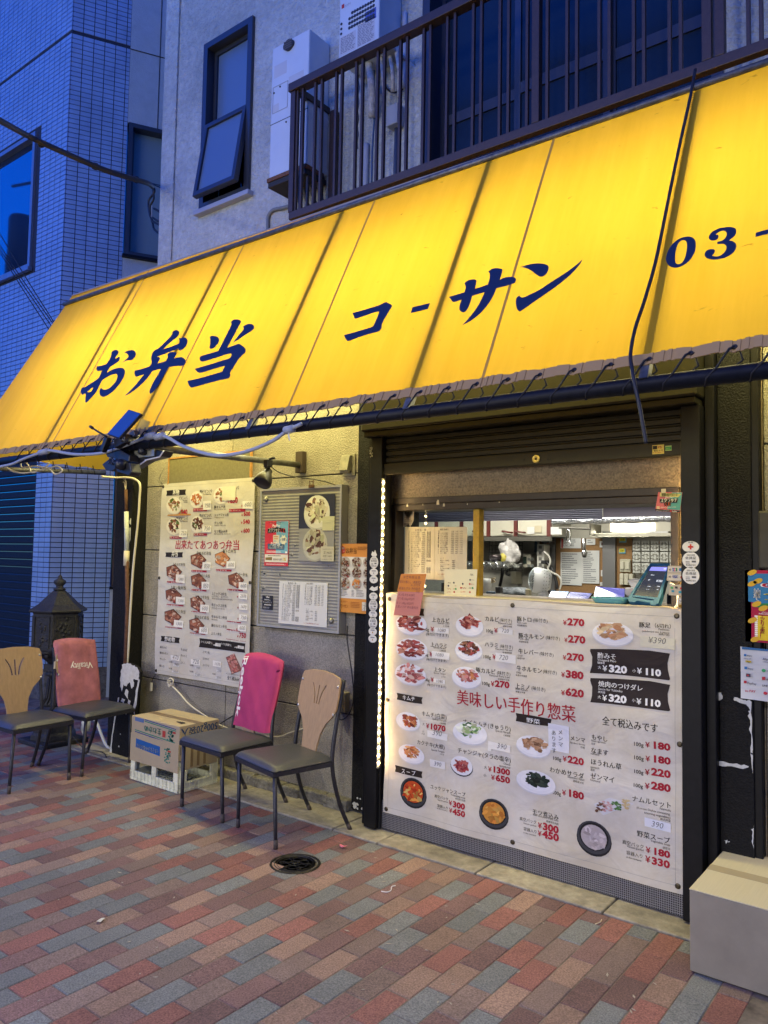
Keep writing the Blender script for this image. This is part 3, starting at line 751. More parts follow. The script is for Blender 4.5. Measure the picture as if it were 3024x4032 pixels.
glyph(S1, [[(880, 310), (930, 262), (990, 245), (1040, 260), (1063, 300), (1045, 350), (1005, 405), (972, 470), (1025, 445), (1075, 420), (1092, 450), (1080, 505), (1035, 555), (960, 605), (842, 680), (810, 740), (768, 822), (860, 765), (980, 715), (1080, 697), (1160, 705), (1208, 740), (1222, 800), (1205, 890), (1160, 990), (1080, 1110), (980, 1230), (870, 1330), (770, 1395), (690, 1427), (630, 1415), (590, 1375), (580, 1300), (592, 1240), (615, 1200), (650, 1228), (700, 1248), (780, 1235), (870, 1175), (960, 1075), (1015, 985), (1035, 910), (1020, 865), (985, 850), (900, 870), (780, 925), (668, 997), (620, 1070), (560, 1185), (500, 1300), (420, 1400), (330, 1500), (265, 1565), (228, 1565), (222, 1530), (230, 1440), (230, 1345), (155, 1378), (125, 1340), (108, 1280), (120, 1225), (158, 1188), (200, 1190), (300, 1130), (420, 1050), (552, 960), (590, 890), (650, 768), (600, 775), (540, 778), (505, 745), (507, 700), (518, 658), (610, 645), (690, 625), (760, 595), (800, 535), (850, 450), (878, 370)],
           [(275, 1300), (330, 1255), (385, 1205), (422, 1185), (405, 1240), (370, 1290), (330, 1312)]])
glyph(S1, [[(1205, 310), (1290, 268), (1380, 250), (1450, 265), (1490, 310), (1498, 365), (1470, 430), (1420, 485), (1365, 508), (1290, 510), (1220, 535), (1143, 568), (1220, 510), (1280, 455), (1308, 410), (1290, 355)]])
S2 = (480, 1280, 280/1659)
glyph(S2, [[(1170, 170), (1215, 135), (1265, 120), (1315, 145), (1335, 190), (1320, 240), (1280, 290), (1180, 370), (1060, 470), (965, 565), (1100, 525), (1230, 475), (1335, 435), (1338, 380), (1320, 320), (1400, 302), (1470, 300), (1515, 330), (1532, 380), (1515, 450), (1470, 520), (1420, 570), (1360, 598), (1320, 590), (1310, 555), (1200, 600), (1080, 645), (940, 700), (815, 745), (870, 760), (885, 790), (870, 830), (825, 900), (920, 875), (1018, 845), (1055, 780), (1068, 740), (1055, 695), (1090, 655), (1150, 632), (1220, 635), (1265, 655), (1255, 710), (1212, 778), (1300, 762), (1370, 755), (1440, 780), (1475, 830), (1475, 890), (1440, 940), (1380, 960), (1280, 960), (1180, 970), (1095, 990), (1030, 1090), (960, 1210), (880, 1350), (800, 1470), (720, 1570), (665, 1605), (645, 1590), (645, 1530), (690, 1420), (760, 1290), (840, 1160), (905, 1030), (830, 1045), (708, 1083), (640, 1180), (540, 1300), (430, 1410), (310, 1510), (180, 1600), (85, 1650), (78, 1638), (170, 1555), (290, 1430), (400, 1300), (515, 1155), (430, 1180), (335, 1210), (300, 1180), (288, 1120), (300, 1065), (400, 1045), (520, 1010), (635, 970), (680, 905), (690, 850), (675, 795), (685, 730), (715, 650), (755, 600), (830, 560), (930, 475), (1050, 355), (1140, 260), (1170, 210)]])
S3 = (720, 1240, 300/1659)
glyph(S3, [[(580, 485), (620, 463), (690, 463), (755, 485), (785, 535), (775, 600), (730, 670), (670, 725), (620, 745), (583, 735), (580, 690), (592, 610), (592, 540)]])
glyph(S3, [[(1300, 268), (1350, 230), (1420, 203), (1490, 205), (1535, 235), (1553, 280), (1530, 325), (1440, 390), (1320, 465), (1200, 545), (1085, 615), (1140, 540), (1220, 440), (1300, 345), (1325, 300), (1310, 272)]])
glyph(S3, [[(1035, 165), (1090, 115), (1150, 102), (1220, 110), (1265, 140), (1255, 185), (1200, 280), (1120, 430), (1040, 580), (965, 718), (1080, 680), (1210, 637), (1280, 675), (1350, 730), (1367, 775), (1350, 830), (1240, 935), (1160, 1050), (1080, 1175), (1022, 1268), (1033, 1310), (1020, 1355), (970, 1395), (800, 1430), (600, 1480), (400, 1535), (210, 1587), (160, 1575), (125, 1525), (97, 1455), (130, 1435), (280, 1405), (450, 1360), (650, 1300), (840, 1243), (875, 1190), (910, 1118), (780, 1150), (600, 1205), (440, 1255), (350, 1268), (300, 1235), (260, 1185), (300, 1168), (450, 1125), (650, 1065), (850, 1000), (1015, 948), (1050, 895), (1052, 855), (1020, 848), (900, 880), (720, 940), (560, 990), (440, 1022), (380, 1005), (362, 960), (370, 915), (420, 892), (600, 840), (768, 790), (830, 670), (900, 530), (980, 370), (1045, 235), (1050, 185)]])
S4 = (1340, 1160, 380/1659)
glyph(S4, [[(207, 320), (350, 283), (520, 232), (680, 182), (775, 135), (820, 150), (868, 175), (887, 205), (860, 250), (810, 335), (750, 430), (712, 520), (708, 575), (680, 620), (635, 645), (500, 680), (330, 735), (140, 803), (100, 780), (75, 740), (62, 698), (180, 670), (350, 620), (530, 565), (570, 530), (605, 455), (640, 375), (662, 315), (645, 300), (560, 320), (420, 368), (265, 417), (235, 395)]])
glyph(S4, [[(1240, 220), (1538, 152), (1505, 252), (1210, 322)]])
S5 = (1740, 1000, 580/1659)
glyph(S5, [[(520, 203), (560, 172), (610, 163), (660, 170), (680, 185), (670, 235), (652, 293), (700, 272), (750, 262), (805, 265), (835, 290), (820, 330), (770, 350), (690, 372), (612, 393), (585, 460), (540, 540), (480, 620), (400, 700), (310, 765), (225, 808), (290, 740), (370, 640), (430, 540), (480, 435), (410, 455), (340, 478), (325, 530), (300, 600), (270, 645), (235, 662), (200, 640), (195, 605), (205, 560), (220, 520), (130, 545), (100, 515), (77, 487), (160, 463), (250, 435), (268, 380), (252, 333), (290, 302), (340, 290), (385, 298), (385, 340), (370, 397), (440, 375), (515, 348), (535, 280), (538, 225)]])
glyph(S5, [[(888, 152), (960, 128), (1040, 112), (1130, 112), (1185, 130), (1203, 160), (1185, 215), (1145, 252), (1105, 260), (1060, 235), (1010, 195), (950, 165)]])
glyph(S5, [[(872, 470), (885, 490), (920, 492), (990, 460), (1100, 405), (1230, 320), (1370, 230), (1490, 145), (1583, 65), (1560, 110), (1500, 185), (1400, 280), (1280, 375), (1150, 465), (1020, 555), (930, 620), (877, 655), (848, 630), (832, 580), (832, 520), (845, 490)]])
S6 = (2600, 860, 424/1659)
glyph(S6, [[(90, 590), (115, 510), (170, 420), (250, 345), (330, 303), (415, 285), (490, 298), (535, 345), (548, 420), (535, 510), (490, 600), (430, 675), (350, 730), (270, 762), (205, 765), (140, 740), (100, 690), (85, 640)],
           [(225, 620), (235, 520), (260, 430), (300, 365), (350, 342), (395, 360), (410, 420), (400, 520), (375, 620), (330, 690), (275, 712), (235, 690)]])
glyph(S6, [[(850, 255), (890, 262), (893, 300), (865, 335), (810, 348), (765, 338), (745, 305), (760, 255), (810, 205), (890, 165), (980, 145), (1080, 140), (1145, 155), (1170, 195), (1160, 250), (1120, 300), (1058, 345), (1110, 355), (1160, 395), (1170, 450), (1140, 515), (1080, 570), (990, 615), (880, 640), (790, 640), (715, 618), (683, 575), (695, 520), (745, 485), (805, 478), (840, 498), (830, 540), (795, 580), (840, 592), (910, 585), (970, 545), (1010, 490), (1015, 440), (985, 405), (940, 400), (875, 405), (878, 368), (950, 348), (1000, 305), (1022, 250), (1005, 210), (965, 197), (905, 215)]])
glyph(S6, [[(1470, 228), (1800, 130), (1800, 210), (1465, 293)]])
pt = [atp(*rg(300, 1600, 500/1659)(x, y), AP0+ANrm*.003, ANrm) for x, y in ((850, 160), (965, 200), (935, 300), (790, 290))]
G().add(pt, [(0, 1, 2, 3)]).build('repair_patch', mat('patch_yellow', (.85, .50, .0), .5), aw)

# the lamps under the awning (hidden by the sheet in this view)
wh = mat('lamp_housing', (.7, .7, .68), .5)
for k_, (x, p) in enumerate(TUBES):
    t = thing('batten_lamp', ['fluorescent batten under the far left end of the awning', 'fluorescent batten under the awning over the notice board', 'fluorescent batten under the awning over the shutter left half', 'fluorescent batten under the awning over the shutter right half'][k_], 'lamp', (x, 3.30, 2.92), group='battens fixed under the awning')
    boxo('housing', wh, (x-.52, x+.52, 3.30, 3.425, 2.93, 2.98), t, .004)
    boxo('bracket', wh, (x-.05, x+.05, 3.426, W-.051, 2.94, 2.97), t)
    G().cyl((x-.5, 3.36, 2.91), (x+.5, 3.36, 2.91), .013, n=10).build('tube', mat('tube_glow', (1, 1, .9), .3, emit=(1, .93, .62, 6)), t, smooth=True)

# ================================================================== cables and the floodlight cluster on the front pipe
K = rg(0, 1000, 1200/1659)
def px3(reg, pts, y): k = rg(*reg); return [at(*k(a, b), 1, yy if isinstance(yy, float) else y) for (a, b, *r), yy in [(p, (p[2] if len(p) > 2 else None)) for p in pts]]
def smooth_pts(P, sub=4):
    o = []; n_ = len(P)
    for i in range(n_-1):
        p0, p1, p2, p3 = P[max(i-1, 0)], P[i], P[i+1], P[min(i+2, n_-1)]
        for k_ in range(sub):
            t = k_/sub; o.append(.5*((2*p1)+(p2-p0)*t+(2*p0-5*p1+4*p2-p3)*t*t+(-p0+3*p1-3*p2+p3)*t**3))
    o.append(P[-1]); return o
wcab = mat('grey_white_cable', (.34, .37, .42), .5); bcab = mat('black_cable', (.012, .012, .014), .5); wc2 = mat('cream_cable', (.55, .52, .42), .5)
def cable(name, label, pts, r, m_, cat='cable', n=8, **kw):
    o = G().tube(smooth_pts(pts), r, n=n).build(name, m_, smooth=True, **kw); return tag(o, label, cat)
P_ = [(-40, 1165), (60, 1145), (130, 1115), (240, 1076), (290, 1072), (400, 1090), (540, 1086), (660, 1052), (780, 1005), (850, 990), (910, 998), (1000, 1048), (1130, 1090), (1230, 1096), (1350, 1073), (1480, 1020), (1560, 965), (1640, 925)]
o = cable('power_cable', 'pale grey cable swagged along the front pipe of the awning', px3((0, 1000, 1200/1659), P_, AY0-.045), .0085, wcab)
for a, b in ((240, 1076), (820, 990), (870, 992), (1575, 955)):
    p = px3((0, 1000, 1200/1659), [(a-22, b+6), (a+22, b-4)], AY0-.045); G().cyl(p[0], p[1], .017, n=10).build('connector', wcab, o, smooth=True)
p = px3((0, 1000, 1200/1659), [(1585, 950), (1570, 985), (1578, 1015)], AY0-.05); G().tube(p, .003, n=5).build('cable_tie', mat('white_plastic', (.75, .75, .75), .4), o)
kk = 1.8228
P_ = [(1502, 150), (1490, 215), (1470, 305), (1450, 400), (1434, 480), (1415, 570), (1392, 650), (1372, 710), (1362, 765), (1366, 800)]
pts = [atp(a*kk, b*kk, AP0+ANrm*(.02 if i < 7 else .035), ANrm) for i, (a, b) in enumerate(P_)]
pts += [at(a*kk, b*kk, 1, 2.26) for a, b in ((1372, 835), (1382, 880), (1390, 925), (1396, 958))]
cable('hanging_cable', 'black cable running down over the yellow awning and dangling below its pipe', pts, .006, bcab)
# overhead service cable and its anchor
Pn = [(0, 475), (130, 545), (300, 622), (420, 672), (520, 703), (583, 722), (600, 735)]
pts = []
for i, (a, b) in enumerate(Pn):
    y = 2.0+(3.5-2.0)*(i/(len(Pn)-1))**.8; pts.append(at(a*1.0, b*1.0, 1, y))
pts.insert(0, pts[0]*2-pts[1]); pts.insert(0, pts[0]*2.2-pts[1]*1.2)
sc = cable('service_cable', 'thick dark overhead cable coming in from the street to the corner of the building', pts, .019, mat('cable_sheath', (.03, .032, .034), .6))
for (a, b), y in (((160, 565), 2.45), ((375, 655), 2.95), ((535, 707), 3.35)):
    p = at(a, b, 1, y); G().cyl(p+Vector((-.012, 0, .006)), p+Vector((.012, 0, -.006)), .026, n=10).build('clip', bcab, sc)
KB = (0, 500, 800/1659)
anc = thing('cable_anchor', 'insulator and splayed black drop wires at the building corner above the awning', 'wire bundle', at(655, 740, 1, 3.52))
def drops(lst, r, m_, nm='drop_wire', y=3.52):
    for q in lst: G().tube(smooth_pts(px3(KB, q, y)), r, n=6).build(nm, m_, anc, smooth=True)
drops([[(1245, 465), (1262, 530), (1215, 600), (1220, 700), (1245, 780), (1262, 840), (1330, 890), (1400, 930)],
       [(1245, 465), (1255, 560), (1250, 600), (1222, 660), (1240, 760), (1300, 800), (1370, 870), (1420, 905)],
       [(1255, 665), (1300, 690), (1350, 735), (1405, 742)], [(1245, 740), (1290, 770), (1340, 785), (1400, 790)],
       [(1390, 905), (1340, 910), (1320, 960), (1345, 1020), (1380, 1075)]], .009, bcab)
drops([[(1240, 640), (1240, 700), (1232, 760)], [(1345, 920), (1330, 1000), (1318, 1090)]], .005, mat('grey_wire', (.3, .33, .38), .6))
drops([[(1250, 463), (1320, 480), (1365, 490)], [(1250, 470), (1330, 500), (1375, 500)]], .004, bcab)
drops([[(1430, 595), (1385, 600), (1360, 640), (1370, 700), (1430, 720)], [(1375, 720), (1395, 780), (1430, 790)]], .007, mat('grey_wire', (.3, .33, .38), .6), 'bracket_loop', 3.5)
p = at(*rg(*KB)(1385, 487), 1, 3.52)
G().lathe([(.02, -.05), (.036, -.04), (.022, -.025), (.042, -.01), (.022, .005), (.036, .02), (.015, .03)], p, 14).build('insulator', mat('brown_porcelain', (.05, .045, .045), .3), anc, smooth=True)
for a, b in ((1370, 447), (1400, 515), (1400, 725), (1400, 795)):
    p = at(*rg(*KB)(a, b), 1, 3.52); G().box(p.x-.02, -4.87, p.y-.01, p.y+.01, p.z-.006, p.z+.006).build('bracket_arm', steel, anc)
# thin wires down on the far left
for i, ((a, b), (c, d)) in enumerate((((-40, 905), (200, 1262)), ((-30, 935), (196, 1275)), ((-30, 945), (188, 1290)), ((5, 930), (212, 1268)))):
    p0, p1 = at(a, b, 1, 2.9), at(c, d, 1, 3.1)
    tag(G().tube(smooth_pts([p0+(p0-p1)*.6, p0, (p0+p1)/2+Vector((0, 0, -.01)), p1, p1+(p1-p0)*.2]), .0045, n=6).build('overhead_wire', bcab, smooth=True), ['outermost thin black wire slanting down past the tiled wall to the awning end', 'second thin black wire slanting down past the tiled wall', 'lowest thin black wire slanting down past the tiled wall', 'thin black wire to the right of the others, slanting down behind the awning end'][i], 'wire', 'thin wires slanting down past the tiled wall')
# coiled pale wires by the side pipe
KC = (0, 1600, 800/1659)
o = tag(G().tube(smooth_pts(px3(KC, [(40, 490), (90, 520), (180, 545), (300, 530), (400, 505), (470, 490), (510, 525), (450, 555), (400, 510), (300, 490), (230, 495), (180, 500), (170, 465), (200, 452), (230, 480), (260, 540), (330, 520), (400, 470), (380, 462)], AY0+.1), 3), .0045, n=6).build('coiled_wire', wc2, smooth=True), 'loose cream wire coiled round the lower left awning pipe', 'wire')
cable('bell_wire', 'thin cream wire loop hanging from the left end of the awning pipe', px3(KC, [(-20, 485), (50, 500), (110, 535), (200, 548)], AY0+.12), .004, wc2)
cable('drop_cable', 'white cable curving from the awning side pipe down the black corner pillar', [at(*rg(*KC)(a, b), 1, y) for a, b, y in ((830, 573, 3.2), (950, 582, 3.3), (1050, 583, 3.33), (1110, 600, 3.345), (1143, 640, 3.345), (1140, 740, 3.35), (1130, 900, 3.35), (1110, 1100, 3.35), (1085, 1350, 3.35), (1065, 1660, 3.35), (1050, 1950, 3.35), (1035, 2150, 3.35))], .0085, wc2)
# rusty standpipe with taped section
rp_ = thing('standpipe', 'rusty thin pipe wrapped in white tape beside the black corner pillar', 'pipe', at(497, 2700, 1, 3.34))
rusty = mat('rust', (.09, .04, .022), .85, var=.5, scale=50); tape = mat('white_tape', (.55, .60, .56), .7, var=.2, scale=30, bump=.6, bscale=50)
q = [at(*rg(*KC)(a, b), 1, 3.34) for a, b in ((1028, 680), (1032, 860), (1035, 1180), (1040, 1660))]
q.append(Vector((q[-1].x, 3.34, .0)))
G().tube([q[0], q[1]], .013).build('pipe', rusty, rp_, smooth=True); G().tube([q[1], q[2]], .0175).build('tape_wrap', tape, rp_, smooth=True)
G().tube([q[2], q[3], q[4]], .0155).build('pipe', rusty, rp_, smooth=True)
G().cyl(q[2], q[2]+Vector((0, 0, -.11)), .021, n=12).build('tape_wrap', mat('cream_tape', (.6, .55, .4), .7), rp_, smooth=True)
g = G()
for i in range(7): g.tube([q[0]+Vector((0, 0, -.02)), q[0]+Vector((random.uniform(-.02, .02), -.005, .05)), q[0]+Vector((random.uniform(-.03, .03), -.01, random.uniform(.05, .10)))], .002, n=4)
g.build('wire_strands', wc2, rp_)

# floodlight cluster
KD = (300, 1600, 500/1659)
sl = thing('solar_floodlight', 'cluster of black solar floodlights with a tilted blue panel clamped to the awning pipe', 'floodlight', at(*rg(*KD)(600, 560), 1, AY0-.06))
blk = mat('black_plastic', (.014, .014, .016), .4); pan = mat('solar_panel_blue', (.035, .07, .20), .16, spec=.8)
k = rg(*KD)
c4 = [at(*k(x, y), 1, AY0-.16+dy) for x, y, dy in ((402, 362, 0), (560, 415, -.03), (850, 92, .03), (688, 40, .06))]
nn = (c4[1]-c4[0]).cross(c4[3]-c4[0]).normalized()
if nn.y > 0: nn = -nn
g = G().add([p+nn*.0 for p in c4]+[p-nn*.014 for p in c4], [(0, 1, 2, 3), (7, 6, 5, 4), (0, 4, 5, 1), (1, 5, 6, 2), (2, 6, 7, 3), (3, 7, 4, 0)]); g.build('panel_frame', blk, sl, .002)
ce = sum(c4, Vector())/4; G().add([ce+(p-ce)*.955+nn*.0015 for p in c4], [(0, 1, 2, 3)]).build('solar_cells', pan, sl)
G().tube([at(*k(395, 395), 1, AY0-.12), at(*k(300, 340), 1, AY0-.13), at(*k(190, 268), 1, AY0-.14)], .004, rs=[.006, .005, .0045]).build('antenna', blk, sl, smooth=True)
G().cyl(at(*k(215, 285), 1, AY0-.14), at(*k(182, 262), 1, AY0-.14), .008, n=8).build('antenna_tip', blk, sl, smooth=True)
def obox(name, a, b, wdt, dep, m_, y=AY0-.1, bev=.004):
    A = at(*k(*a), 1, y); B = at(*k(*b), 1, y); ax = (B-A); L = ax.length; ax.normalize(); yy = Vector((0, 1, 0)); xx = ax.cross(yy).normalized()
    M = Matrix((xx, yy, ax)).transposed().to_4x4(); M.translation = A
    return G().box(-wdt/2, wdt/2, -dep/2, dep/2, 0, L, M=M).build(name, m_, sl, bev)
obox('sensor_housing', (350, 590), (425, 400), .028, .03, blk, AY0-.1)
obox('clamp', (560, 500), (700, 420), .05, .06, blk, AY0-.05)
obox('hinge', (720, 400), (790, 350), .035, .03, steel, AY0-.02)
# three heads in black housings, the light caught on one edge drawn as thin white rods
def head(pts, dep, y, nm='lamp_head', rim=None):
    P2 = [at(*k(a, b), 1, y) for a, b in pts]
    g = G().extrude([[(p.x, p.z) for p in P2]], lambda u, z, d: (u, y+d, z), dep); o = g.build(nm, blk, sl, .005); return o
head([(335, 760), (420, 690), (520, 700), (545, 800), (470, 850), (380, 830)], .09, AY0-.10)
head([(380, 610), (560, 560), (700, 640), (690, 720), (540, 690), (400, 660)], .12, AY0-.04)
head([(640, 560), (760, 520), (1140, 575), (1090, 650), (900, 700), (720, 800), (650, 700)], .07, AY0+.02)
head([(525, 780), (700, 730), (720, 860), (690, 905), (620, 880), (525, 850)], .06, AY0-.12)
g = G(); 
for a, b in (((1145, 580), (1090, 660)), ((1090, 660), (900, 705)), ((915, 705), (820, 770)), ((820, 770), (715, 808)), ((700, 800), (688, 880))):
    g.cyl(at(*k(*a), 1, AY0+.0), at(*k(*b), 1, AY0+.0), .0035, n=6)
g.build('rim_highlight', mat('white_plastic', (.75, .75, .75), .4), sl)
boxo('lens', mat('floodlight_lens', (.25, .25, .2), .15), (at(*k(735, 640), 1, AY0).x, at(*k(990, 640), 1, AY0).x, AY0+.012, AY0+.018, at(*k(850, 660), 1, AY0).z, at(*k(850, 560), 1, AY0).z), sl)
G().lathe([(.0, -.03), (.028, -.02), (.032, 0), (.028, .02), (0, .03)], at(*k(585, 760), 1, AY0-.13), 12).build('motion_sensor', blk, sl, smooth=True)
G().lathe([(.0, -.02), (.022, -.015), (.024, 0), (.02, .02), (0, .025)], at(*k(870, 590), 1, AY0-.0), 12).build('motion_sensor', blk, sl, smooth=True)
G().cyl(at(*k(600, 430), 1, AY0-.08), at(*k(700, 470), 1, AY0-.05), .016, n=10).build('swivel', blk, sl, smooth=True)
G().tube(px3(KD, [(480, 415), (478, 500), (474, 600), (480, 660)], AY0-.1), .002, n=5).build('thin_wire', blk, sl)
g = G(); rr = random.Random(5); c_ = at(*k(470, 690), 1, AY0-.16)
for i in range(16):
    an = rr.uniform(0, 6.3); g.tube([c_, c_+Vector((math.cos(an)*.012, -.006, math.sin(an)*.012)), c_+Vector((math.cos(an)*.026, rr.uniform(-.01, .01), math.sin(an)*.018-.012))], .0026, n=4)
g.build('tied_wire_knot', mat('black_vinyl_tape', (.03, .035, .04), .25), sl)
# ================================================================== BALCONY AND WALL EQUIPMENT
KU = rg(1000, 0, 1200/1659)
brn = mat('brown_railing_paint', (.040, .024, .020), .5, var=.25, scale=60)
BY = 3.14
bz_top = at(*KU(240, 470), 1, BY).z; bxL = at(*KU(225, 480), 1, BY).x; bz_bot = at(*KU(300, 1150), 1, BY).z-.02
bal = thing('balcony_railing', 'dark brown metal balcony railing with thin paired uprights above the awning', 'railing', (bxL, BY, bz_bot))
def bbox(nm, b, bev=.003): return boxo(nm, brn, b, bal, bev)
bbox('top_rail', (bxL-.03, 2.6, BY-.03, BY+.03, bz_top-.03, bz_top+.02))
bbox('bottom_rail', (bxL-.01, 2.6, BY-.02, BY+.02, bz_bot, bz_bot+.045))
# uprights measured from the photograph (pixels in the enlarged view), then carried on to the right
ux = [at(*KU(x, 600), 1, BY).x for x in (240, 268, 335, 370, 448, 478, 556, 590, 672, 708, 795, 832, 922, 958, 1050, 1092, 1192, 1236, 1338, 1385, 1487)]
post = at(*KU(1540, 500), 1, BY).x
ux += [at(*KU(1598, 400), 1, BY).x]
U2 = rg(1824, 0, 1200/1659)
ux += [at(*U2(x, 300), 1, BY).x for x in (567, 620, 742, 797, 930, 985, 1125, 1186, 1555, 1625)]
for q in range(14): ux.append(ux[-2]+.17)
for x in ux:
    bbox('upright', (x-.0075, x+.0075, BY-.009, BY+.009, bz_bot+.046, bz_top-.031), .002)
for x in (bxL+.0, post, at(*U2(1330, 200), 1, BY).x, at(*U2(1400, 200), 1, BY).x):
    bbox('post', (x-.019, x+.019, BY-.019, BY+.019, bz_bot+.046, bz_top-.031))
bbox('side_rail', (bxL-.02, bxL+.02, BY+.031, W-.051, bz_top-.03, bz_top+.01))
bbox('side_bottom_rail', (bxL-.015, bxL+.015, BY+.021, W-.051, bz_bot, bz_bot+.04))
for q in range(1, 5):
    y = BY+(W-.07-BY)*q/4.3; bbox('upright', (bxL-.008, bxL+.008, y-.008, y+.008, bz_bot+.041, bz_top-.031), .002)
bbox('wall_post', (bxL+.06, bxL+.10, W-.10, W-.052, bz_bot, bz_top-.05))
tag(boxo('balcony_floor', mat('balcony_floor_sheet', (.05, .045, .045), .8), (bxL+.0, 3.2, BY+.03, W-.052, bz_bot-.05, bz_bot-.005), None), 'thin dark floor plate of the balcony behind the brown railing', 'balcony')

whm = mat('heater_enamel', (.54, .60, .66), .38, var=.04, scale=6); whd = mat('heater_side', (.40, .42, .46), .45)
def unit(nm, label, x0, x1, z0, z1, dep, cat='water heater'):
    t = thing(nm, label, cat, ((x0+x1)/2, W-.06, z0))
    boxo('body', whm, (x0, x1, W-.055-dep, W-.052, z0, z1), t, .008)
    return t
HY = 3.24
a = at(*KU(100, 262), 1, HY); b = at(*KU(300, 160), 1, HY); c_ = at(*KU(85, 975), 1, HY)
hx0, hx1, hz0 = at(*KU(90, 640), 1, HY).x, at(*KU(292, 600), 1, HY).x, c_.z; hz1 = (a.z+b.z)/2
h1 = unit('water_heater', 'tall white water heater cabinet with a rusty base and an oval vent', hx0, hx1, hz0, hz1, W-.055-HY)
s = Sheet(HY, (1000, 0, 1200/1659), d=.0006)
lg = mat('dark_vent', (.03, .03, .032), .5)
zc = at(*KU(90, 682), 1, HY).z; boxo('panel_seam', lg, (hx0+.002, hx1-.002, HY-.0015, HY+.01, zc-.004, zc), h1)
v = at(*KU(193, 248), 1, HY)
g = G().extrude([[(v.x+.045*math.cos(q*math.pi/8)*(.8 if abs(math.cos(q*math.pi/8)) < .9 else 1), v.z+.036*math.sin(q*math.pi/8)) for q in range(16)]], lambda u, z, d: (u, HY-.012+d, z), .012); g.build('vent', lg, h1)
g = G()
for q in range(4): g.box(v.x-.034, v.x+.034, HY-.017, HY-.0125, v.z-.024+q*.014, v.z-.018+q*.014)
g.build('vent_louvre', mat('vent_grey', (.12, .12, .13), .5), h1)
g = G()
q0, q1 = at(*KU(105, 462), 1, HY), at(*KU(182, 600), 1, HY)
frame(g, q0.x, q1.x, q1.z+.02, q0.z-.02, HY-.002, HY, .003); g.build('access_panel', mat('seam_grey', (.3, .31, .34), .5), h1)
for x, y in ((143, 472), (110, 508), (176, 664)):
    p = at(*KU(x, y), 1, HY); G().cyl((p.x, HY, p.z), (p.x, HY-.004, p.z), .006, n=8).build('screw', lg, h1)
boxo('rusty_edge', mat('rust_edge', (.14, .06, .03), .8, var=.4, scale=60), (hx0-.006, hx1+.006, HY-.012, HY+.15, hz0-.025, hz0-.001), h1)
boxo('base_frame', mat('base_black', (.02, .02, .02), .7), (hx0+.0, hx1, HY-.006, W-.06, hz0-.06, hz0-.026), h1, .003)
for i in range(4):
    x = hx0+.12+i*.06
    G().tube(smooth_pts([Vector((x, 3.36, hz0-.05)), Vector((x+.01, 3.38, hz0-.12)), Vector((x+.03, 3.40, hz0-.2)), Vector((x+.05, 3.41, hz0-.32))]), .010, n=6).build('pipe', mat('lagged_pipe', (.06, .06, .065), .8), h1, smooth=True)
s.text('', (0, 0), (10, 0)); 
s = Sheet(HY, (1000, 0, 1200/1659), d=.0006)
s.rect((112, 362), (178, 395), (.50, .52, .56)); s.rect((190, 420), (270, 450), (.50, .52, .56)); s.rect((105, 575), (135, 600), (.5, .52, .56)); s.build(h1)
# gas heater partly above the frame
GY = 3.22
gx0, gx1 = at(*KU(463, 200), 1, GY).x, at(*KU(680, 150), 1, GY).x; gz0 = at(*KU(463, 330), 1, GY).z; gz0 = (gz0+at(*KU(680, 238), 1, GY).z)/2
h2 = unit('gas_heater', 'white gas water heater with rows of round exhaust holes above the railing', gx0, gx1, gz0, gz0+.75, W-.055-GY)
g = G()
for i in range(10):
    for j in range(4 if i < 10 else 3):
        if i == 0 and j > 2: continue
        x = gx0+(gx1-gx0)*(.27+.066*i); z = gz0+.175+.028*j; G().cyl((x, GY-.001, z), (x, GY-.003, z), .0095, n=10).build('exhaust_hole', lg, h2)
for j in range(3):
    x = gx0+(gx1-gx0)*.06; z = gz0+.165+.03*j; G().cyl((x, GY-.001, z), (x, GY-.003, z), .008, n=10).build('exhaust_hole', lg, h2)
s = Sheet(GY, (1000, 0, 1200/1659), d=.0008)
fr = [(gx0+.01, gx0+.13, gz0+.03, gz0+.145), (gx0+.14, gx1-.03, gz0+.03, gz0+.165)]
for (a, b, c, d) in fr:
    s.wrect(a, b, c, d, (.50, .52, .57)); rr = random.Random(3); z = d-.008
    while z > c+.008:
        x = a+.006
        while x < b-.02: L = rr.uniform(.01, .03); s.wrect(x, min(x+L, b-.004), z-.004, z, (.16, .18, .24), 2, 'lettering'); x += L+.006
        z -= .009
s.rect((478, 28), (492, 42), (.45, .05, .05), 1); s.text('リンナイ', (496, 38), (527, 26), (.10, .12, .2), h=14)
s.rect((607, 68), (665, 96), (.08, .12, .4), 1)
s.build(h2)
boxo('bracket', mat('seam_grey', (.3, .31, .34), .5), (gx1-.02, gx1+.05, GY+.05, W-.055, gz0-.02, gz0-.001), h2, .003)
for x, z1, r in ((gx0+.14, -.30, .022), (gx0+.23, -.42, .010), (gx0+.29, -.2, .012), (gx0+.34, -.25, .014)):
    G().tube(smooth_pts([Vector((x, 3.33, gz0-.0)), Vector((x+.01, 3.35, gz0+z1*.5)), Vector((x-.01, 3.38, gz0+z1))]), r, n=8).build('pipe', mat('hose_white', (.45, .45, .47), .6, var=.4, scale=40), h2, smooth=True)
